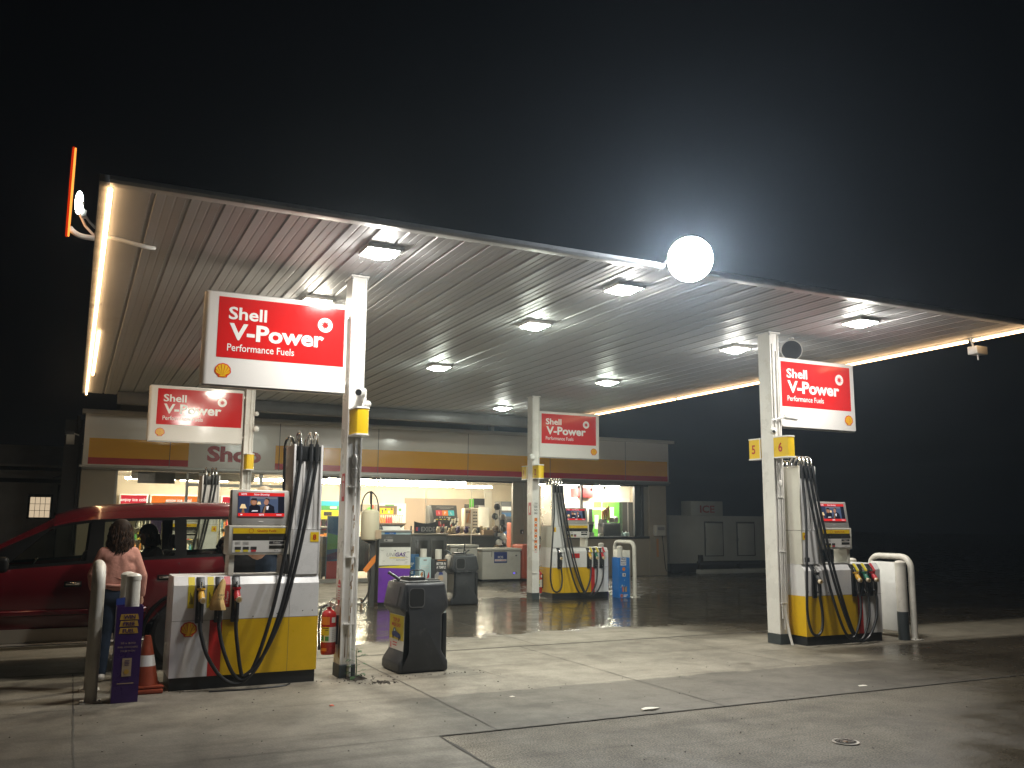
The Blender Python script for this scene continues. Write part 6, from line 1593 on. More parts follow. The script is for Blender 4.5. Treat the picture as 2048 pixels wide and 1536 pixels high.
tube_light(1.3, 2.75, 28.6, 'shop_tube', TL + 'behind the leftmost shop window')
tube_light(2.85, 4.3, 28.9, 'shop_tube', TL + 'above the orange fridge header')
tube_light(4.4, 5.85, 27.6, 'shop_tube', TL + 'seen beside the far left column')
tube_light(5.95, 7.4, 27.0, 'shop_tube', TL + 'left of the pump tower numbered 8')
tube_light(6.5, 8.0, 25.4, 'shop_tube', TL + 'nearest the glass, behind the left front column')
tube_light(7.0, 8.5, 28.2, 'shop_tube', TL + 'above the snack shelves')
tube_light(8.1, 9.6, 25.6, 'shop_tube', TL + 'nearest the glass, above the hose stand')
tube_light(8.6, 10.1, 28.6, 'shop_tube', TL + 'in the second row, above the bottle shelf')
tube_light(9.7, 11.2, 26.3, 'shop_tube', TL + 'above the gas pump')
tube_light(10.2, 11.7, 28.8, 'shop_tube', TL + 'in the second row above the counter display')
tube_light(11.8, 13.3, 28.9, 'shop_tube', TL + 'farthest right of the long row')
tube_light(12.9, 13.5, 25.3, 'shop_tube_white', 'short white fluorescent light behind the far right column', .2)
tube_light(13.6, 14.5, 24.9, 'shop_tube_white', 'white ceiling light over the coffee corner', .3)
tube_light(15.1, 16.0, 24.8, 'shop_tube_white', 'white ceiling light over the green wall panel', .3)

# fridges with lit headers
def fridge(x0, x1, y, glow, txt, label, side='label_white'):
    q = T('drinks_fridge', label, 'fridge', ((x0 + x1) / 2, y + .35, 0), 'glass-door drinks fridges in the shop')
    mb = MB(); mb.box(x0, x0 + .04, y, y + .7, .013, 2.40, side); mb.box(x1 - .04, x1, y, y + .7, .013, 2.40, side); mb.box(x0 + .041, x1 - .041, y + .6, y + .7, .013, 2.40, 'int_white'); mb.box(x0 + .041, x1 - .041, y, y + .599, 2.36, 2.40, side); mb.box(x0 + .041, x1 - .041, y, y + .599, .013, .15, 'int_black'); mb.build('cabinet', q)
    mb = MB(); mb.box(x0 + .041, x1 - .041, y - .01, y + .05, 2.10, 2.359, glow); mb.build('header', q)
    mb = MB(); mb.text(front((x0 + x1) / 2, y - .01, 0), txt, 0, 2.18, .10, 'fridge_white_glow', .004, .01, 'CENTER'); mb.build('header_lettering', q)
    mb = MB(); n = max(1, round((x1 - x0) / .7))
    random.seed(int(x0 * 10))
    for k in range(n + 1): xx = x0 + (x1 - x0) * k / n; mb.box(xx - .02, xx + .02, y - .005, y + .02, .15, 2.095, 'int_black')
    mb.build('door_frame', q)
    mb = MB()
    for z in (.25, .62, .99, 1.36, 1.73):
        mb.box(x0 + .05, x1 - .05, y + .1, y + .58, z - .02, z, 'ink_grey'); x = x0 + .09
        while x < x1 - .1:
            m = random.choice(['bottle_orange', 'bottle_red', 'bottle_clear', 'bottle_blue', 'bottle_yellow', 'ink', 'label_green']); h = random.uniform(.20, .28)
            mb.lathe((x, y + .16, z), [(.032, 0), (.032, h * .65), (.014, h * .85), (.014, h)], m, 8); x += .075
    mb.build('bottles', q); q.children[-1]['kind'] = 'stuff'
fridge(1.28, 2.10, 30.3, 'fridge_red_glow', 'enjoy ice cold', 'drinks fridge with a red enjoy ice cold header, leftmost')
fridge(2.16, 3.85, 30.3, 'fridge_orange_glow', 'enjoy ice cold', 'wide drinks fridge with a glowing orange header')
fridge(4.30, 5.90, 30.3, 'fridge_red_glow', 'enjoy ice cold', 'drinks fridge with a red header beside the far left column')
mb = MB(); mb.box(1.3, 4.4, 25.0, 25.3, 2.66, 2.90, 'alu', .01); mb.box(1.55, 3.0, 24.98, 24.999, 2.68, 2.88, 'ink_grey'); mb.rect(front(1.45, 24.97, 0), 0, .9, 2.55, 2.9, 'lpg_grey', 0); one(mb, 'bulkhead', 'grey panel hanging under the ceiling inside the left window', 'panel')
mb = MB(); mb.box(2.05, 2.75, 28.0, 28.1, 1.2, 1.92, 'purple_dark'); mb.box(2.1, 2.7, 28.0, 28.3, .02, 1.2, 'int_black'); one(mb, 'display_stand', 'dark purple display stand in front of the fridges', 'display stand')
mb = MB(); mb.box(.98, 1.42, 24.3, 24.6, .02, 1.66, 'int_cream'); mb.lathe((1.2, 24.35, 1.66), [(.22, -.02), (.22, .02)], 'int_cream', 24, Matrix.Rotation(math.radians(90), 4, 'X')); mb.disc(front(1.2, 24.29, 1.70), 0, 0, .07, 'label_orange', .036, 18); mb.disc(front(1.2, 24.29, 1.70), 0, 0, .045, 'plate_yellow', .039, 18); one(mb, 'promo_stand', 'cream promo stand with a round orange badge in the left window', 'display stand')

# dark low units along the glass
def unit(x0, x1, y0, y1, h, label, legs=.35):
    q = T('shop_counter', label, 'counter', ((x0 + x1) / 2, (y0 + y1) / 2, 0), 'dark display units behind the shop glass')
    mb = MB(); mb.box(x0, x1, y0, y1, legs, h, 'int_black', .006); mb.build('carcass', q)
    mb = MB()
    for k in range(3):
        xx = x0 + (x1 - x0) * (k + .0) / 2 - .02 * k; mb.box(xx, xx + .03, y0 + .02, y1 - .02, .013, legs - .001, 'int_black')
    mb.build('leg', q)
    return q
unit(6.12, 7.55, 24.15, 24.6, 1.20, 'dark unit low behind the glass, left of the hose stand', .26)
unit(7.62, 8.9, 24.15, 24.6, 1.20, 'dark unit low behind the glass, behind the gas pump', .26)
mb = MB(); mb.box(9.2, 11.55, 24.3, 25.0, .02, 1.20, 'int_black', .006); mb.box(9.15, 11.58, 24.25, 25.05, 1.201, 1.235, 'wood_shelf', .004); one(mb, 'service_counter', 'long dark service counter behind the battery cabinet and freezers', 'counter')
mb = MB(); mb.box(6.2, 6.62, 24.0, 24.1, .02, 1.75, 'teal_blue'); fr = front(6.2, 24.0, 0)
mb.rect(fr, 0, .42, .02, .55, 'label_red', .004); mb.flat(fr, [(0, .55), (.42, .65), (.42, .85), (0, .72)], 'snack_purple', .004); mb.flat(fr, [(0, .85), (.42, .9), (.42, 1.2), (0, 1.3)], 'label_green', .004); one(mb, 'poster_stand', 'tall blue, green and pink poster stand just right of pump eight', 'display stand')

# snack shelves behind the left front column
def shelf(x0, x1, y, h, rows, items, label, back='int_taupe'):
    q = T('snack_shelf', label, 'shelves', ((x0 + x1) / 2, y + .2, 0), 'snack shelves in the shop')
    mb = MB(); mb.box(x0, x1, y + .36, y + .40, .013, h, back)
    for z in rows: mb.box(x0, x1, y, y + .359, z - .025, z, 'int_white')
    mb.box(x0 - .03, x0 - .001, y, y + .4, .013, h, 'int_white'); mb.box(x1 + .001, x1 + .03, y, y + .4, .013, h, 'int_white'); mb.build('rack', q)
    random.seed(int(x0 * 7 + y))
    for z in rows:
        mb = MB(); x = x0 + .08
        while x < x1 - .06:
            m = random.choice(items); hh = random.uniform(.16, .24); wd = random.uniform(.10, .16)
            mb.prism([(x - wd * .42, z), (x + wd * .42, z), (x + wd * .5, z + hh * .5), (x + wd * .42, z + hh), (x - wd * .42, z + hh), (x - wd * .5, z + hh * .5)], 'y', y + .08, y + .18, m, .012); mb.rect(front(x, y + .08, z), -wd * .25, wd * .25, hh * .35, hh * .65, random.choice(['label_white', 'label_yellow', 'label_red', 'int_black']), .004); x += wd + .012
        mb.build('packets', q); q.children[-1]['kind'] = 'stuff'
    return q
q = shelf(6.55, 7.5, 26.6, 2.0, [1.16, 1.45], ['snack_purple', 'snack_purple', 'label_red', 'ink'], 'shelf of dark and red snack packets behind the left front column')
mb = MB(); fr = front(6.6, 26.55, 0); mb.rect(fr, 0, .62, 2.06, 2.20, 'cyan', 0); mb.rect(fr, 0, .62, 1.92, 2.06, 'label_green', 0); mb.rect(fr, 0, .56, 1.67, 1.93, 'label_yellow', .004); mb.rect(fr, .12, .36, 1.77, 1.88, 'int_black', .008); mb.rect(fr, .3, .5, 1.98, 2.04, 'label_white', .008); mb.build('header_card', q)
shelf(6.45, 7.4, 25.9, 1.35, [1.03], ['snack_orange', 'snack_orange', 'label_orange'], 'shelf of bright orange packets behind the left front column', 'int_black')
mb = MB(); mb.disc(front(7.30, 26.6, 1.99), 0, 0, .13, 'label_green', 0, 24); mb.box(7.25, 7.5, 26.62, 26.66, 1.2, 2.2, 'label_white'); 
for k in range(3): mb.box(7.28, 7.48, 26.56, 26.615, 1.3 + k * .2, 1.45 + k * .2, 'purple_card')
one(mb, 'promo_stand', 'white promo panel with a round green disc behind the column', 'display stand')
mb = MB(); fr = front(7.62, 26.9, 0); mb.rect(fr, 0, .92, 1.80, 2.12, 'wall_brown', 0); mb.disc(fr, .7, 2.05, .06, 'gas_cage_red', .004, 10); mb.disc(fr, .3, 1.98, .12, 'frame_brown', .004, 12); mb.disc(fr, .62, 1.95, .10, 'int_green', .003, 12); one(mb, 'food_poster', 'brownish food poster behind the cream canister', 'poster')
q = T('drink_display', 'bottle display under a brown enjoy board, above the gas pump', 'display stand', (8.95, 27.1, 0))
mb = MB(); mb.box(8.35, 9.52, 27.15, 27.5, 1.52, 1.56, 'wood_shelf'); mb.prism([(8.35, 1.52), (9.52, 1.52), (9.30, 1.36), (9.30, .02), (8.55, .02), (8.55, 1.36)], 'y', 27.2, 27.5, 'int_black'); mb.box(8.4, 9.62, 27.51, 27.54, 1.5, 2.18, 'int_white'); mb.build('cabinet', q)
mb = MB(); fr = front(8.42, 27.505, 0); mb.rect(fr, 0, .92, 1.82, 2.10, 'wood_shelf', .002); n = 24
for k in range(n):
    a0, a1 = 2 * math.pi * k / n, 2 * math.pi * (k + 1) / n
    mb.flat(fr, [(.16 + .115 * math.cos(a0), 1.95 + .115 * math.sin(a0)), (.16 + .115 * math.cos(a1), 1.95 + .115 * math.sin(a1)), (.16 + .125 * math.cos(a1), 1.95 + .125 * math.sin(a1)), (.16 + .125 * math.cos(a0), 1.95 + .125 * math.sin(a0))], 'label_white', .005)
mb.text(fr, 'Enjoy', .16, 1.92, .055, 'label_white', .006, .0, 'CENTER', width=.17); mb.rect(fr, .33, .78, 1.84, 2.03, 'plate_yellow', .005); mb.rect(fr, .40, .44, 1.87, 1.98, 'ink', .008); mb.disc(fr, .52, 1.98, .035, 'ink', .008, 12); mb.disc(fr, .72, 1.99, .04, 'wood_shelf', .008, 12); mb.rect(fr, .60, .66, 1.87, 1.95, 'label_white', .008); mb.rect(fr, .5, .8, 2.10, 2.14, 'label_green', .003); mb.rect(fr, .9, 1.08, 1.75, 2.1, 'fascia_white', .003); mb.disc(fr, 1.0, 1.98, .05, 'label_green', .005, 12); mb.build('menu_board', q)
for k in range(15):
    m = ('bottle_blue', 'bottle_yellow', 'bottle_yellow', 'bottle_orange', 'bottle_orange', 'bottle_orange', 'bottle_orange', 'bottle_red', 'bottle_red', 'bottle_red', 'bottle_clear', 'bottle_clear', 'bottle_clear', 'bottle_clear', 'bottle_clear')[k]
    b = MB(); b.lathe((8.40 + k * .073, 27.28, 1.561), [(.033, 0), (.033, .15), (.015, .20), (.015, .215)], m, 12); b.lathe((8.40 + k * .073, 27.28, 1.776), [(.017, 0), (.017, .035)], 'label_orange', 10)
    o_ = b.build('bottle', None); o_.data.transform(Matrix.Translation((-(8.40 + k * .073), -27.28, -1.561))); o_.location = (8.40 + k * .073, 27.28, 1.561)
    tag(o_, {'bottle_blue': 'blue drink bottle at the left end of the display row', 'bottle_yellow': 'yellow drink bottle in the display row', 'bottle_orange': 'orange drink bottle in the display row', 'bottle_red': 'red drink bottle in the display row', 'bottle_clear': 'clear drink bottle in the display row'}[m], 'bottle', 'drink bottles on the display under the brown board')
# counter display with IPL letters, sunglasses stand, toys, caps
q = T('parts_display', 'black display lettered I P L on coloured squares', 'display stand', (10.6, 26.2, 1.2))
mb = MB(); mb.prism([(26.0, 1.24), (26.0, 1.7), (26.12, 2.12), (26.35, 2.12), (26.35, 1.24)], 'x', 9.96, 10.80, 'int_black', .006); mb.prism([(25.8, 1.24), (26.3, 1.24), (26.3, 2.1), (26.15, 2.1), (25.9, 1.75)], 'x', 9.84, 9.955, 'lpg_grey'); mb.build('case', q)
mb = MB(); uz = Vector((0, .12, .42)).normalized(); fr = frame((9.96, 26.0, 1.70), (1, 0, 0), uz)
for k, (c, m) in enumerate((('I', 'label_red'), ('P', 'label_orange'), ('L', 'cyan'))):
    mb.rect(fr, .13 + k * .205, .325 + k * .205, .10, .27, m, .006); mb.text(fr, c, .228 + k * .205, .145, .085, 'letter_white', .010, .02, 'CENTER')
mb.text(fr, 'DETAIL', .43, .03, .04, 'letter_white', .006, .0, 'CENTER', width=.4, space=1.6)
for k in range(2): mb.rect(fr, .16 + k * .1, .74 - k * .12, .37 - k * .04, .38 - k * .04, 'ink_grey', .006)
for k in range(5): mb.rect(fr, .1 + k * .13, .18 + k * .13, -.03, -.005, 'label_yellow', .008)
mb.build('face_print', q)
mb = MB(); random.seed(6)
for k in range(24):
    x, z = 9.98 + random.random() * .84, random.uniform(1.30, 1.66); mb.box(x, x + .05, 25.93, 25.96, z, z + .10, random.choice(['label_white', 'beige_toy', 'label_red', 'label_white', 'bottle_clear']), .01)
mb.build('hanging_packets', q); q.children[-1]['kind'] = 'stuff'
q = T('sunglasses_stand', 'cream rotating stand of sunglasses on the counter', 'display stand', (11.1, 25.6, 1.23))
mb = MB(); mb.box(10.84, 11.30, 25.55, 25.8, 1.24, 2.02, 'int_cream', .01); mb.build('stand', q)
for j in range(7):
    for i in range(2):
        b = MB(); x = 10.88 + i * .24; z = 1.34 + j * .095
        if i == 0 and j in (2, 3, 4, 5): continue
        for e in (0, .075): b.disc(front(x + .03 + e, 25.55, z), 0, 0, .03, 'ink', .012, 10, .7)
        b.rect(front(x, 25.55, z), .05, .09, .008, .016, 'ink', .012); b.build('sunglasses', q)
mb = MB(); mb.rect(front(10.88, 25.55, 0), 0, .17, 1.56, 1.98, 'tan_card', .004); mb.flat(front(10.88, 25.55, 0), [(.02, 1.6), (.08, 1.6), (.15, 1.95), (.1, 1.95)], 'cup_orange', .006); mb.build('photo_card', q)
for xx in (10.93, 11.25): mb = MB(); mb.box(xx - .07, xx + .07, 25.6, 25.63, 2.04, 2.15, 'ink', .006, mtx=None); mb.rect(front(xx, 25.6, 0), -.05, .05, 2.06, 2.13, 'ink_grey', .003); mb.build('mirror', q)
random.seed(12)
for k in range(16):
    x = 9.45 + k * .125 + random.uniform(-.03, .03); z = 1.27; r = random.uniform(.05, .085)
    b = MB(); m = random.choice(['beige_toy', 'beige_toy', 'label_white', 'int_cream', 'ink', 'snack_purple', 'label_red'])
    b.sphere((x, 25.0 - .15, z + r), r, m, n=12); b.sphere((x - .01, 24.80, z + r * 2.0), r * .72, m, n=12); b.sphere((x - r * .5, 24.80, z + r * 2.6), r * .25, m, n=8); b.sphere((x + r * .45, 24.80, z + r * 2.6), r * .25, m, n=8)
    one(b, 'soft_toy', 'small soft toy among others heaped on the counter', 'soft toy', 'soft toys heaped on the counter')
for x0, lab in ((11.02, 'open cardboard box of caps left of the other on the counter'), (11.36, 'open cardboard box right of the other on the counter')):
    b = MB(); b.box(x0, x0 + .31, 24.5, 24.75, 1.237, 1.38, 'cardboard', .004); one(b, 'cardboard_box', lab, 'box')
q = T('cap_stand', 'tall wire stand of black and white caps by the side door', 'cap stand', (11.40, 24.25, 0))
mb = MB(); mb.cyl((11.40, 24.22, 0.012), (11.40, 24.22, 2.1), .015, 'ink'); mb.lathe((11.40, 24.22, .012), [(.2, 0), (.2, .02)], 'ink'); mb.build('pole', q)
random.seed(3)
for k, (dx, z, m) in enumerate(((-.12, 2.06, 'cap_black'), (-.18, 1.78, 'cap_black'), (.08, 1.76, 'ink_grey'), (.06, 1.60, 'cap_black'), (-.16, 1.42, 'wood_shelf'), (.1, 1.42, 'cap_black'), (-.1, 1.25, 'cap_black'), (.08, 1.2, 'letter_white'), (-.05, 1.02, 'letter_white'), (.1, .95, 'cap_black'), (-.12, .86, 'tan_card'))):
    b = MB(); b.sphere((11.40 + dx, 24.15, z), .10, m, (1, .9, 1.0), 14); b.lathe((11.40 + dx - .02, 24.02, z - .06), [(.085, 0), (.075, .012)], m, 14); b.build('cap', q)
    if k in (1, 6): b = MB(); b.rect(front(11.40 + dx, 24.04, z), -.04, .05, -.05, .05, 'label_white', 0); b.build('cap_badge', q)
mb = MB(); mb.box(13.4, 13.9, 30.4, 31.1, .02, 2.15, 'freezer_white', .02); mb.box(13.88, 13.9, 30.38, 30.399, .6, 1.4, 'ink_grey'); mb.box(13.5, 13.75, 30.5, 30.9, 2.151, 2.22, 'ink_grey'); one(mb, 'white_fridge', 'tall plain white fridge behind the caps', 'fridge')
mb = MB(); mb.box(12.3, 12.9, 25.2, 25.6, .02, 1.6, 'gas_cage_red', .02); 
for k in range(6): mb.box(12.32 + (k % 3) * .18, 12.46 + (k % 3) * .18, 25.1, 25.2, 1.25 + (k // 3) * .22, 1.42 + (k // 3) * .22, random.choice(['snack_orange', 'label_orange', 'label_red']), .01)
one(mb, 'snack_bin', 'orange snack bin seen left of the far right column', 'display stand')
mb = MB(); mb.box(13.0, 13.6, 27.5, 28.0, .02, 2.3, 'lpg_grey'); 
for k in range(5): mb.box(13.02, 13.58, 27.48, 27.499, 1.2 + k * .2, 1.33 + k * .2, random.choice(['ink', 'ink_grey', 'label_white', 'teal_blue']))
one(mb, 'magazine_rack', 'dark rack seen between the far right column and pump two', 'shelves')
# coffee things on the kiosk counter
q = T('coffee_grinder', 'coffee grinder with a clear hopper in front of the green panel', 'coffee grinder', (14.55, 24.3, 1.14))
mb = MB(); mb.box(14.50, 14.66, 24.2, 24.4, 1.14, 1.32, 'ink_grey', .01); mb.build('body', q); mb = MB(); mb.lathe((14.58, 24.3, 1.32), [(.05, 0), (.06, .03), (.10, .20), (.11, .24)], 'int_black', 18); mb.build('hopper', q); mb = MB(); mb.lathe((14.58, 24.3, 1.565), [(.115, 0), (.12, .06), (.14, .065), (.14, .075)], 'bottle_clear', 18); mb.build('lid', q)
q = T('coffee_machine', 'black coffee machine carrying stacks of brown paper cups', 'coffee machine', (15.25, 24.35, 1.14))
mb = MB(); mb.box(14.98, 15.62, 24.15, 24.55, 1.16, 1.62, 'int_black', .05, 3); mb.cyl((14.98, 24.35, 1.62), (15.15, 24.35, 1.62), .12, 'int_black'); mb.build('body', q); mb = MB(); mb.cyl((14.95, 24.2, 1.28), (14.95, 24.2, 1.48), .01, 'steel'); mb.box(14.84, 14.97, 24.15, 24.3, 1.19, 1.27, 'freezer_white', .01); mb.build('spout', q)
for k in range(4):
    b = MB(); h = .30 + .055 * k; b.lathe((15.03 + k * .075, 24.30, 1.68), [(.026, 0), (.036, h)], 'cup_orange', 14)
    for j in range(int(h / .035)): b.lathe((15.03 + k * .075, 24.30, 1.68 + j * .035), [(.030 + .010 * j * .035 / h, 0), (.036, .004)], 'cup_orange', 14)
    one(b, 'cup_stack', ('shortest stack of brown cups on the coffee machine', 'second shortest stack of brown cups', 'second tallest stack of brown cups', 'tallest stack of brown cups on the coffee machine')[k], 'cups', 'stacks of paper cups')
for x, h, lab in ((15.36, .16, 'left white milk jug on the coffee machine'), (15.52, .18, 'right white milk jug on the coffee machine')):
    b = MB(); b.box(x - .07, x + .07, 24.25, 24.4, 1.625, 1.625 + h, 'label_white', .03); one(b, 'milk_jug', lab, 'jug')
for x, m, lab in ((15.66, 'poster_lightblue', 'small clear spray bottle at the right end of the kiosk counter'),):
    b = MB(); b.lathe((x, 24.15, 1.14), [(.04, 0), (.045, .1), (.015, .18), (.015, .22)], m, 12); one(b, 'spray_bottle', lab, 'bottle')
b = MB(); b.box(15.74, 15.90, 24.1, 24.25, 1.14, 1.32, 'poster_lightblue', .03); b.cyl((15.80, 24.17, 1.32), (15.80, 24.17, 1.36), .02, 'label_white'); one(b, 'plastic_jerrycan', 'pale plastic can at the right end of the kiosk counter', 'can')
b = MB(); b.box(14.0, 14.28, 24.2, 24.6, 1.14, 1.60, 'int_black', .01); b.box(14.04, 14.12, 24.18, 24.2, 1.60, 1.72, 'label_red'); b.box(14.05, 14.27, 24.3, 24.5, 1.60, 1.68, 'poster_blue'); b.sphere((14.08, 24.3, 1.90), .07, 'int_black'); one(b, 'counter_till', 'dark till and clutter beside the monitor of pump two', 'till')
for x, z in ((14.06, 2.70), (15.0, 2.70), (14.52, 2.64)):
    b = MB(); b.sphere((x, YG + .35, z + .0), .045, 'int_black', n=12); b.cyl((x, YG + .35, z), (x + .05, YG + .38, z + .06), .02, 'int_black'); b.cyl((x + .05, YG + .38, z + .06), (x + .05, YG + .38, 3.02), .008, 'int_black'); one(b, 'spotlight', {14.06: 'small black spotlight at the left in the coffee window', 15.0: 'small black spotlight at the right in the coffee window', 14.52: 'small black spotlight between the other two'}[x], 'spotlight', 'black spotlights in the coffee window')
b = MB(); b.box(15.05, 15.25, 25.2, 25.3, 2.05, 2.55, 'label_white', .02); b.box(15.08, 15.22, 25.18, 25.199, 2.40, 2.53, 'label_green'); one(b, 'dispenser', 'white dispenser with a green panel on the coffee wall', 'dispenser')

# ------------------------------------------------------------------ outside, against the shop
q = T('battery_cabinet', 'dark two-door battery cabinet topped by a curved sign', 'cabinet', (8.66, 23.1, 0))
mb = MB(); mb.box(8.15, 9.17, 22.8, 23.45, .02, 1.26, 'lpg_grey', .02); mb.build('body', q)
mb = MB(); mb.box(8.11, 9.21, 22.76, 23.48, 1.262, 1.31, 'wall_brown', .02); mb.build('top', q)
for x0 in (8.22, 8.68):
    b = MB(); b.box(x0, x0 + .43, 22.78, 22.799, .12, 1.20, 'lpg_grey', .006); d_ = b.build('door', q); b = MB(); b.box(x0 + .05, x0 + .38, 22.774, 22.7795, .18, 1.12, 'display_dark', .002); b.build('door_window', q)
mb = MB(); pts = [(8.28, 1.312), (8.90, 1.312), (8.90, 1.62)] + [(8.90 - .62 * k / 8, 1.62 - .05 * math.sin(math.pi * k / 8)) for k in range(1, 8)] + [(8.28, 1.62)]
mb.prism(pts, 'y', 22.95, 22.99, 'int_black'); fr = front(8.28, 22.95, 0); mb.text(fr, 'EXIDE', .19, 1.36, .12, 'ink_grey', .004, .03, width=.40); mb.rect(fr, .04, .10, 1.37, 1.47, 'label_red', .004); mb.rect(fr, .09, .15, 1.36, 1.46, 'poster_blue', .003); mb.build('sign', q)
q = T('chest_freezer', 'older small chest freezer behind the bin by the shop', 'freezer', (9.66, 23.1, 0))
mb = MB(); mb.box(9.27, 10.08, 22.8, 23.4, .05, .92, 'freezer_white', .03); mb.build('body', q); mb = MB(); mb.box(9.24, 10.11, 22.77, 23.43, .922, 1.0, 'freezer_white', .03, 3); mb.build('lid', q)
q = T('chest_freezer', 'long white chest freezer with a blue poster by the shop', 'freezer', (10.8, 23.1, 0))
mb = MB(); mb.box(10.2, 11.38, 22.75, 23.4, .05, .82, 'freezer_white', .03); mb.box(10.24, 11.34, 22.8, 23.35, .0, .05, 'int_black'); mb.build('body', q); mb = MB(); mb.box(10.18, 11.40, 22.72, 23.43, .822, .90, 'freezer_white', .03, 3); mb.cyl((11.20, 22.715, .70), (11.24, 22.715, .70), .015, 'ink'); mb.box(10.46, 10.48, 22.71, 22.745, .66, .83, 'pump_grey'); mb.build('lid', q)
mb = MB(); fr = front(10.55, 22.75, 0); mb.rect(fr, 0, .40, .50, .80, 'poster_blue', .004); mb.text(fr, 'ICE', .2, .63, .06, 'label_white', .006, .02, 'CENTER', width=.16); mb.rect(fr, .02, .38, .545, .60, 'label_white', .006); mb.text(fr, 'SOLD HERE', .2, .558, .03, 'label_red', .008, .01, 'CENTER', width=.32); mb.build('poster', q)
mb = MB(); fr = front(11.13, 22.75, 0); mb.rect(fr, 0, .14, .18, .25, 'ink_grey', .003); mb.rect(fr, .01, .07, .20, .235, 'freezer_led', .005); mb.build('control_panel', q)
q = T('gas_bottle_cage', 'orange-red gas bottle cage beside the long freezer', 'cage', (11.75, 23.1, 0))
mb = MB(); mb.box(11.45, 12.15, 22.8, 23.5, .04, 1.0, 'gas_cage_red', .06, 3); mb.build('body', q); mb = MB()
for k in range(6): mb.cyl((11.50 + k * .12, 22.785, .1), (11.50 + k * .12, 22.785, .92), .008, 'gas_cage_red', n=6)
mb.build('bars', q)
mb = MB(); fr = front(12.10, 22.6, 0); mb.box(12.05, 12.45, 22.6, 22.65, .05, 1.0, 'int_black', .01); mb.text(fr, 'OPEN', .15, .80, .10, 'label_white', .004, .02, 'CENTER', width=.32); mb.rect(fr, -.02, .32, .25, .6, 'plate_yellow', .003); one(mb, 'open_board', 'dark board lettered OPEN behind the far right column', 'sign board')
q = T('wall_phone', 'pale payphone on the right end pier of the shop', 'payphone', (16.7, 23.6, 1.2))
mb = MB(); mb.box(16.50, 16.86, 23.50, 23.678, 1.22, 1.56, 'freezer_white', .02); mb.box(16.55, 16.80, 23.485, 23.499, 1.40, 1.50, 'ink_grey'); mb.build('body', q); mb = MB(); mb.tube([(16.72, 23.5, 1.22), (16.78, 23.52, .8), (16.85, 23.55, .3), (16.93, 23.6, .12)], .012, 'rubber', sub=4); mb.build('cable', q)
mb = MB(); mb.rect((Vector((16.66, 23.679, 0)), Vector((1, 0, 0)), Vector((0, 0, 1)), Vector((0, -1, 0))), -.05, .05, .55, 1.15, 'tan_card', .002)
for k in range(9): mb.rect(front(16.66, 23.679, 0), -.035, .035, .58 + k * .062, .61 + k * .062, 'label_orange', .004)
one(mb, 'notice_strip', 'faded vertical orange notice under the payphone', 'notice')
mb = MB(); mb.box(-.30, -.10, 23.75, 23.95, 3.62, 3.70, 'frame_dark', .01); mb.prism([(23.70, 3.62), (23.95, 3.62), (23.95, 3.40), (23.78, 3.50)], 'x', -.26, -.08, 'fascia_white'); mb.tube([(-.10, 23.9, 3.66), (.02, 23.9, 3.62), (.10, 23.9, 3.4)], .02, 'fascia_white'); one(mb, 'wall_floodlight', 'unlit floodlight on the left corner of the shop', 'floodlight')
mb = MB(); mb.tube([(-.02, 23.95, 4.1), (.0, 23.9, 3.7), (.06, 23.9, 3.5), (.05, 23.9, 0)], .045, 'dark_wood', sub=3); mb.box(-.30, .08, 23.96, 24.1, 0, 4.0, 'dark_wood'); one(mb, 'downpipe', 'dark downpipe and post at the left corner of the shop', 'downpipe')

# ------------------------------------------------------------------ neighbour on the left
q = T('weatherboard_building', 'dark weatherboard building with one small lit window, far left', 'building', (-9, 32, 0))
mb = MB(); YB = 30.0
z = 0.0
while z < 2.66:
    for xa, xb in ((-22, -1.155), (-.60, -.02)):
        if 1.68 < z + .06 < 2.26: mb.prism([(YB, z), (YB + .04, z), (YB + .04, z + .125), (YB + .02, z + .125)], 'x', xa, xb, 'weatherboard')
        elif xa < -20: mb.prism([(YB, z), (YB + .04, z), (YB + .04, z + .125), (YB + .02, z + .125)], 'x', -22, -.02, 'weatherboard')
    z += .125
mb.box(-22, -.02, YB + .25, YB + .35, 0, 2.8, 'weatherboard'); mb.box(-.10, 0.0, YB + .05, YB + 6, 0, 2.8, 'weatherboard'); mb.build('wall', q)
mb = MB(); mb.box(-22, .0, YB - .15, YB + .02, 2.67, 2.79, 'dark_wood'); mb.box(-22, -.0, YB - .10, YB - .04, 2.791, 3.02, 'weatherboard'); mb.box(-22, .02, YB - .28, YB + .0, 3.021, 3.12, 'dark_wood'); mb.cyl((-22, YB - .25, 3.16), (-.22, YB - .25, 3.16), .035, 'fascia_white', n=10); mb.tube([(-2.4, YB - .16, 3.0), (-1.2, YB - .16, 2.88), (-.6, YB - .16, 2.82)], .018, 'pump_grey'); mb.tube([(-.6, YB - .16, 2.82), (-.35, YB - .16, 2.9), (-.15, YB - .16, 3.1), (-.02, YB - .3, 3.6)], .012, 'dark_wood', sub=4); mb.build('gutter', q)
mb = MB(); mb.prism([(YB - .2, 3.10), (YB + .5, 3.80), (YB + 6, 3.80), (YB + 6, 3.08)], 'x', -22, -.03, 'weatherboard'); mb.build('roof', q)
w_ = MB(); w_.box(-1.20, -.55, YB - .02, YB + .05, 2.25, 2.34, 'dark_wood'); w_.box(-1.20, -1.14, YB - .02, YB + .05, 1.66, 2.249, 'dark_wood'); w_.box(-.61, -.55, YB - .02, YB + .05, 1.66, 2.249, 'dark_wood'); w_.box(-1.20, -.55, YB - .03, YB + .06, 1.62, 1.659, 'dark_wood')
for k in (1, 2, 3): x = -1.14 + .53 * k / 4; w_.box(x - .006, x + .006, YB - .01, YB + .01, 1.66, 2.249, 'frame_brown')
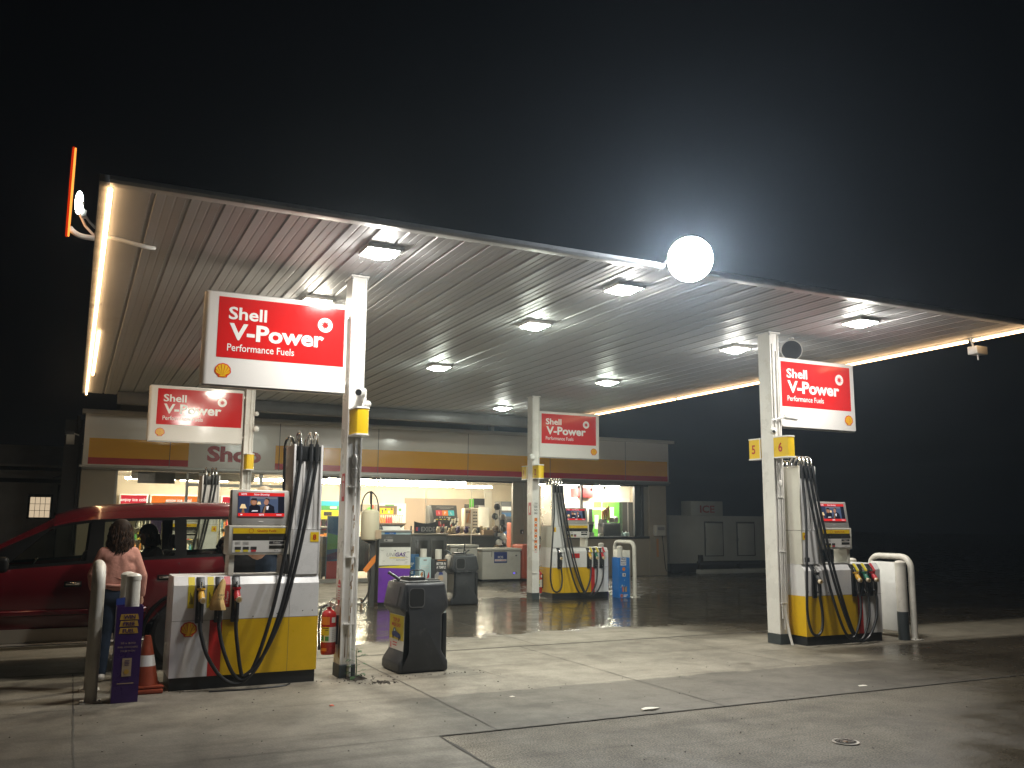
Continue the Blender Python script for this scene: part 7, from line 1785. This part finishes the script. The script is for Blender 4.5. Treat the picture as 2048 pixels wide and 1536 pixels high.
for k in (1, 2): zz = 1.66 + .59 * k / 3; w_.box(-1.139, -.611, YB - .009, YB + .009, zz - .006, zz + .006, 'frame_brown')
wo = w_.build('window', q)
mb = MB(); mb.box(-1.14, -.61, YB + .03, YB + .04, 1.66, 2.25, 'window_glow'); mb.build('pane', wo)
mb = MB(); mb.box(-.44, -.30, YB - .3, YB - .02, 1.8, 2.62, 'dark_wood', .02); mb.box(-.30, -.16, YB - .3, YB - .1, 2.2, 2.55, 'dark_wood', .05); mb.box(-.48, -.1, YB - .35, YB - .02, 1.72, 1.80, 'dark_wood'); mb.tube([(-.37, YB - .2, 1.75), (-.37, YB - .2, 0)], .05, 'dark_wood'); one(mb, 'meter_box', 'dark meter box and pipe on the weatherboard wall', 'meter box')

# ------------------------------------------------------------------ ice store and rail on the right
q = T('ice_store', 'grey walk-in ice store with two doors in the dark at the right', 'ice store', (19.7, 25.6, 0))
mb = MB(); mb.box(17.7, 23.2, 24.5, 26.6, .30, 1.87, 'ice_white', .02); mb.build('body', q)
mb = MB(); mb.box(18.65, 20.0, 24.55, 25.1, 1.872, 2.36, 'ice_white', .02); mb.build('sign_box', q)
mb = MB(); fr = front(19.33, 24.55, 0); mb.text(fr, 'ICE', 0, 1.98, .24, 'ice_letter', .006, .03, 'CENTER', width=.62); mb.build('sign_lettering', q)
for x0 in (19.18, 20.55):
    b = MB(); b.box(x0 - .05, x0 + .75, 24.475, 24.499, .52, 1.68, 'lpg_grey', .004); b.box(x0 + .0, x0 + .70, 24.45, 24.474, .55, 1.62, 'ice_white', .006); b.box(x0 - .04, x0 - .01, 24.44, 24.474, 1.02, 1.12, 'lpg_grey'); b.build('door', q)
mb = MB(); mb.box(17.9, 23.0, 24.7, 26.4, 0, .299, 'dark_wood'); mb.build('base', q)
q = T('low_rail', 'low dark timber rail on the ground before the ice store', 'rail', (20, 24.0, 0))
mb = MB(); mb.box(18.3, 23.5, 23.7, 23.85, .30, .40, 'dark_wood', .01); mb.box(18.3, 23.5, 23.65, 23.9, .0, .14, 'ice_white', .02); mb.build('beam', q)
for k in range(4): mb = MB(); mb.box(18.35 + k * 1.6, 18.47 + k * 1.6, 23.72, 23.84, .141, .60 if k == 0 else .30, 'dark_wood'); mb.build('post', q)
# ------------------------------------------------------------------ damp night air lit by the lamps
m, nt, b = _nt('haze'); nt.nodes.remove(b)
pv = N(nt, 'ShaderNodeVolumePrincipled'); pv.inputs['Color'].default_value = (0.74, 0.87, 1.0, 1); pv.inputs['Density'].default_value = 0.0019; pv.inputs['Anisotropy'].default_value = 0.8
nt.links.new(pv.outputs[0], nt.nodes['Material Output'].inputs['Volume']); MATS['haze'] = m
mb = MB(); mb.box(-95, 135, -45, 165, -1, 12, 'haze')
tag(mb.build('haze'), kind='stuff')
S.cycles.volume_bounces = 0
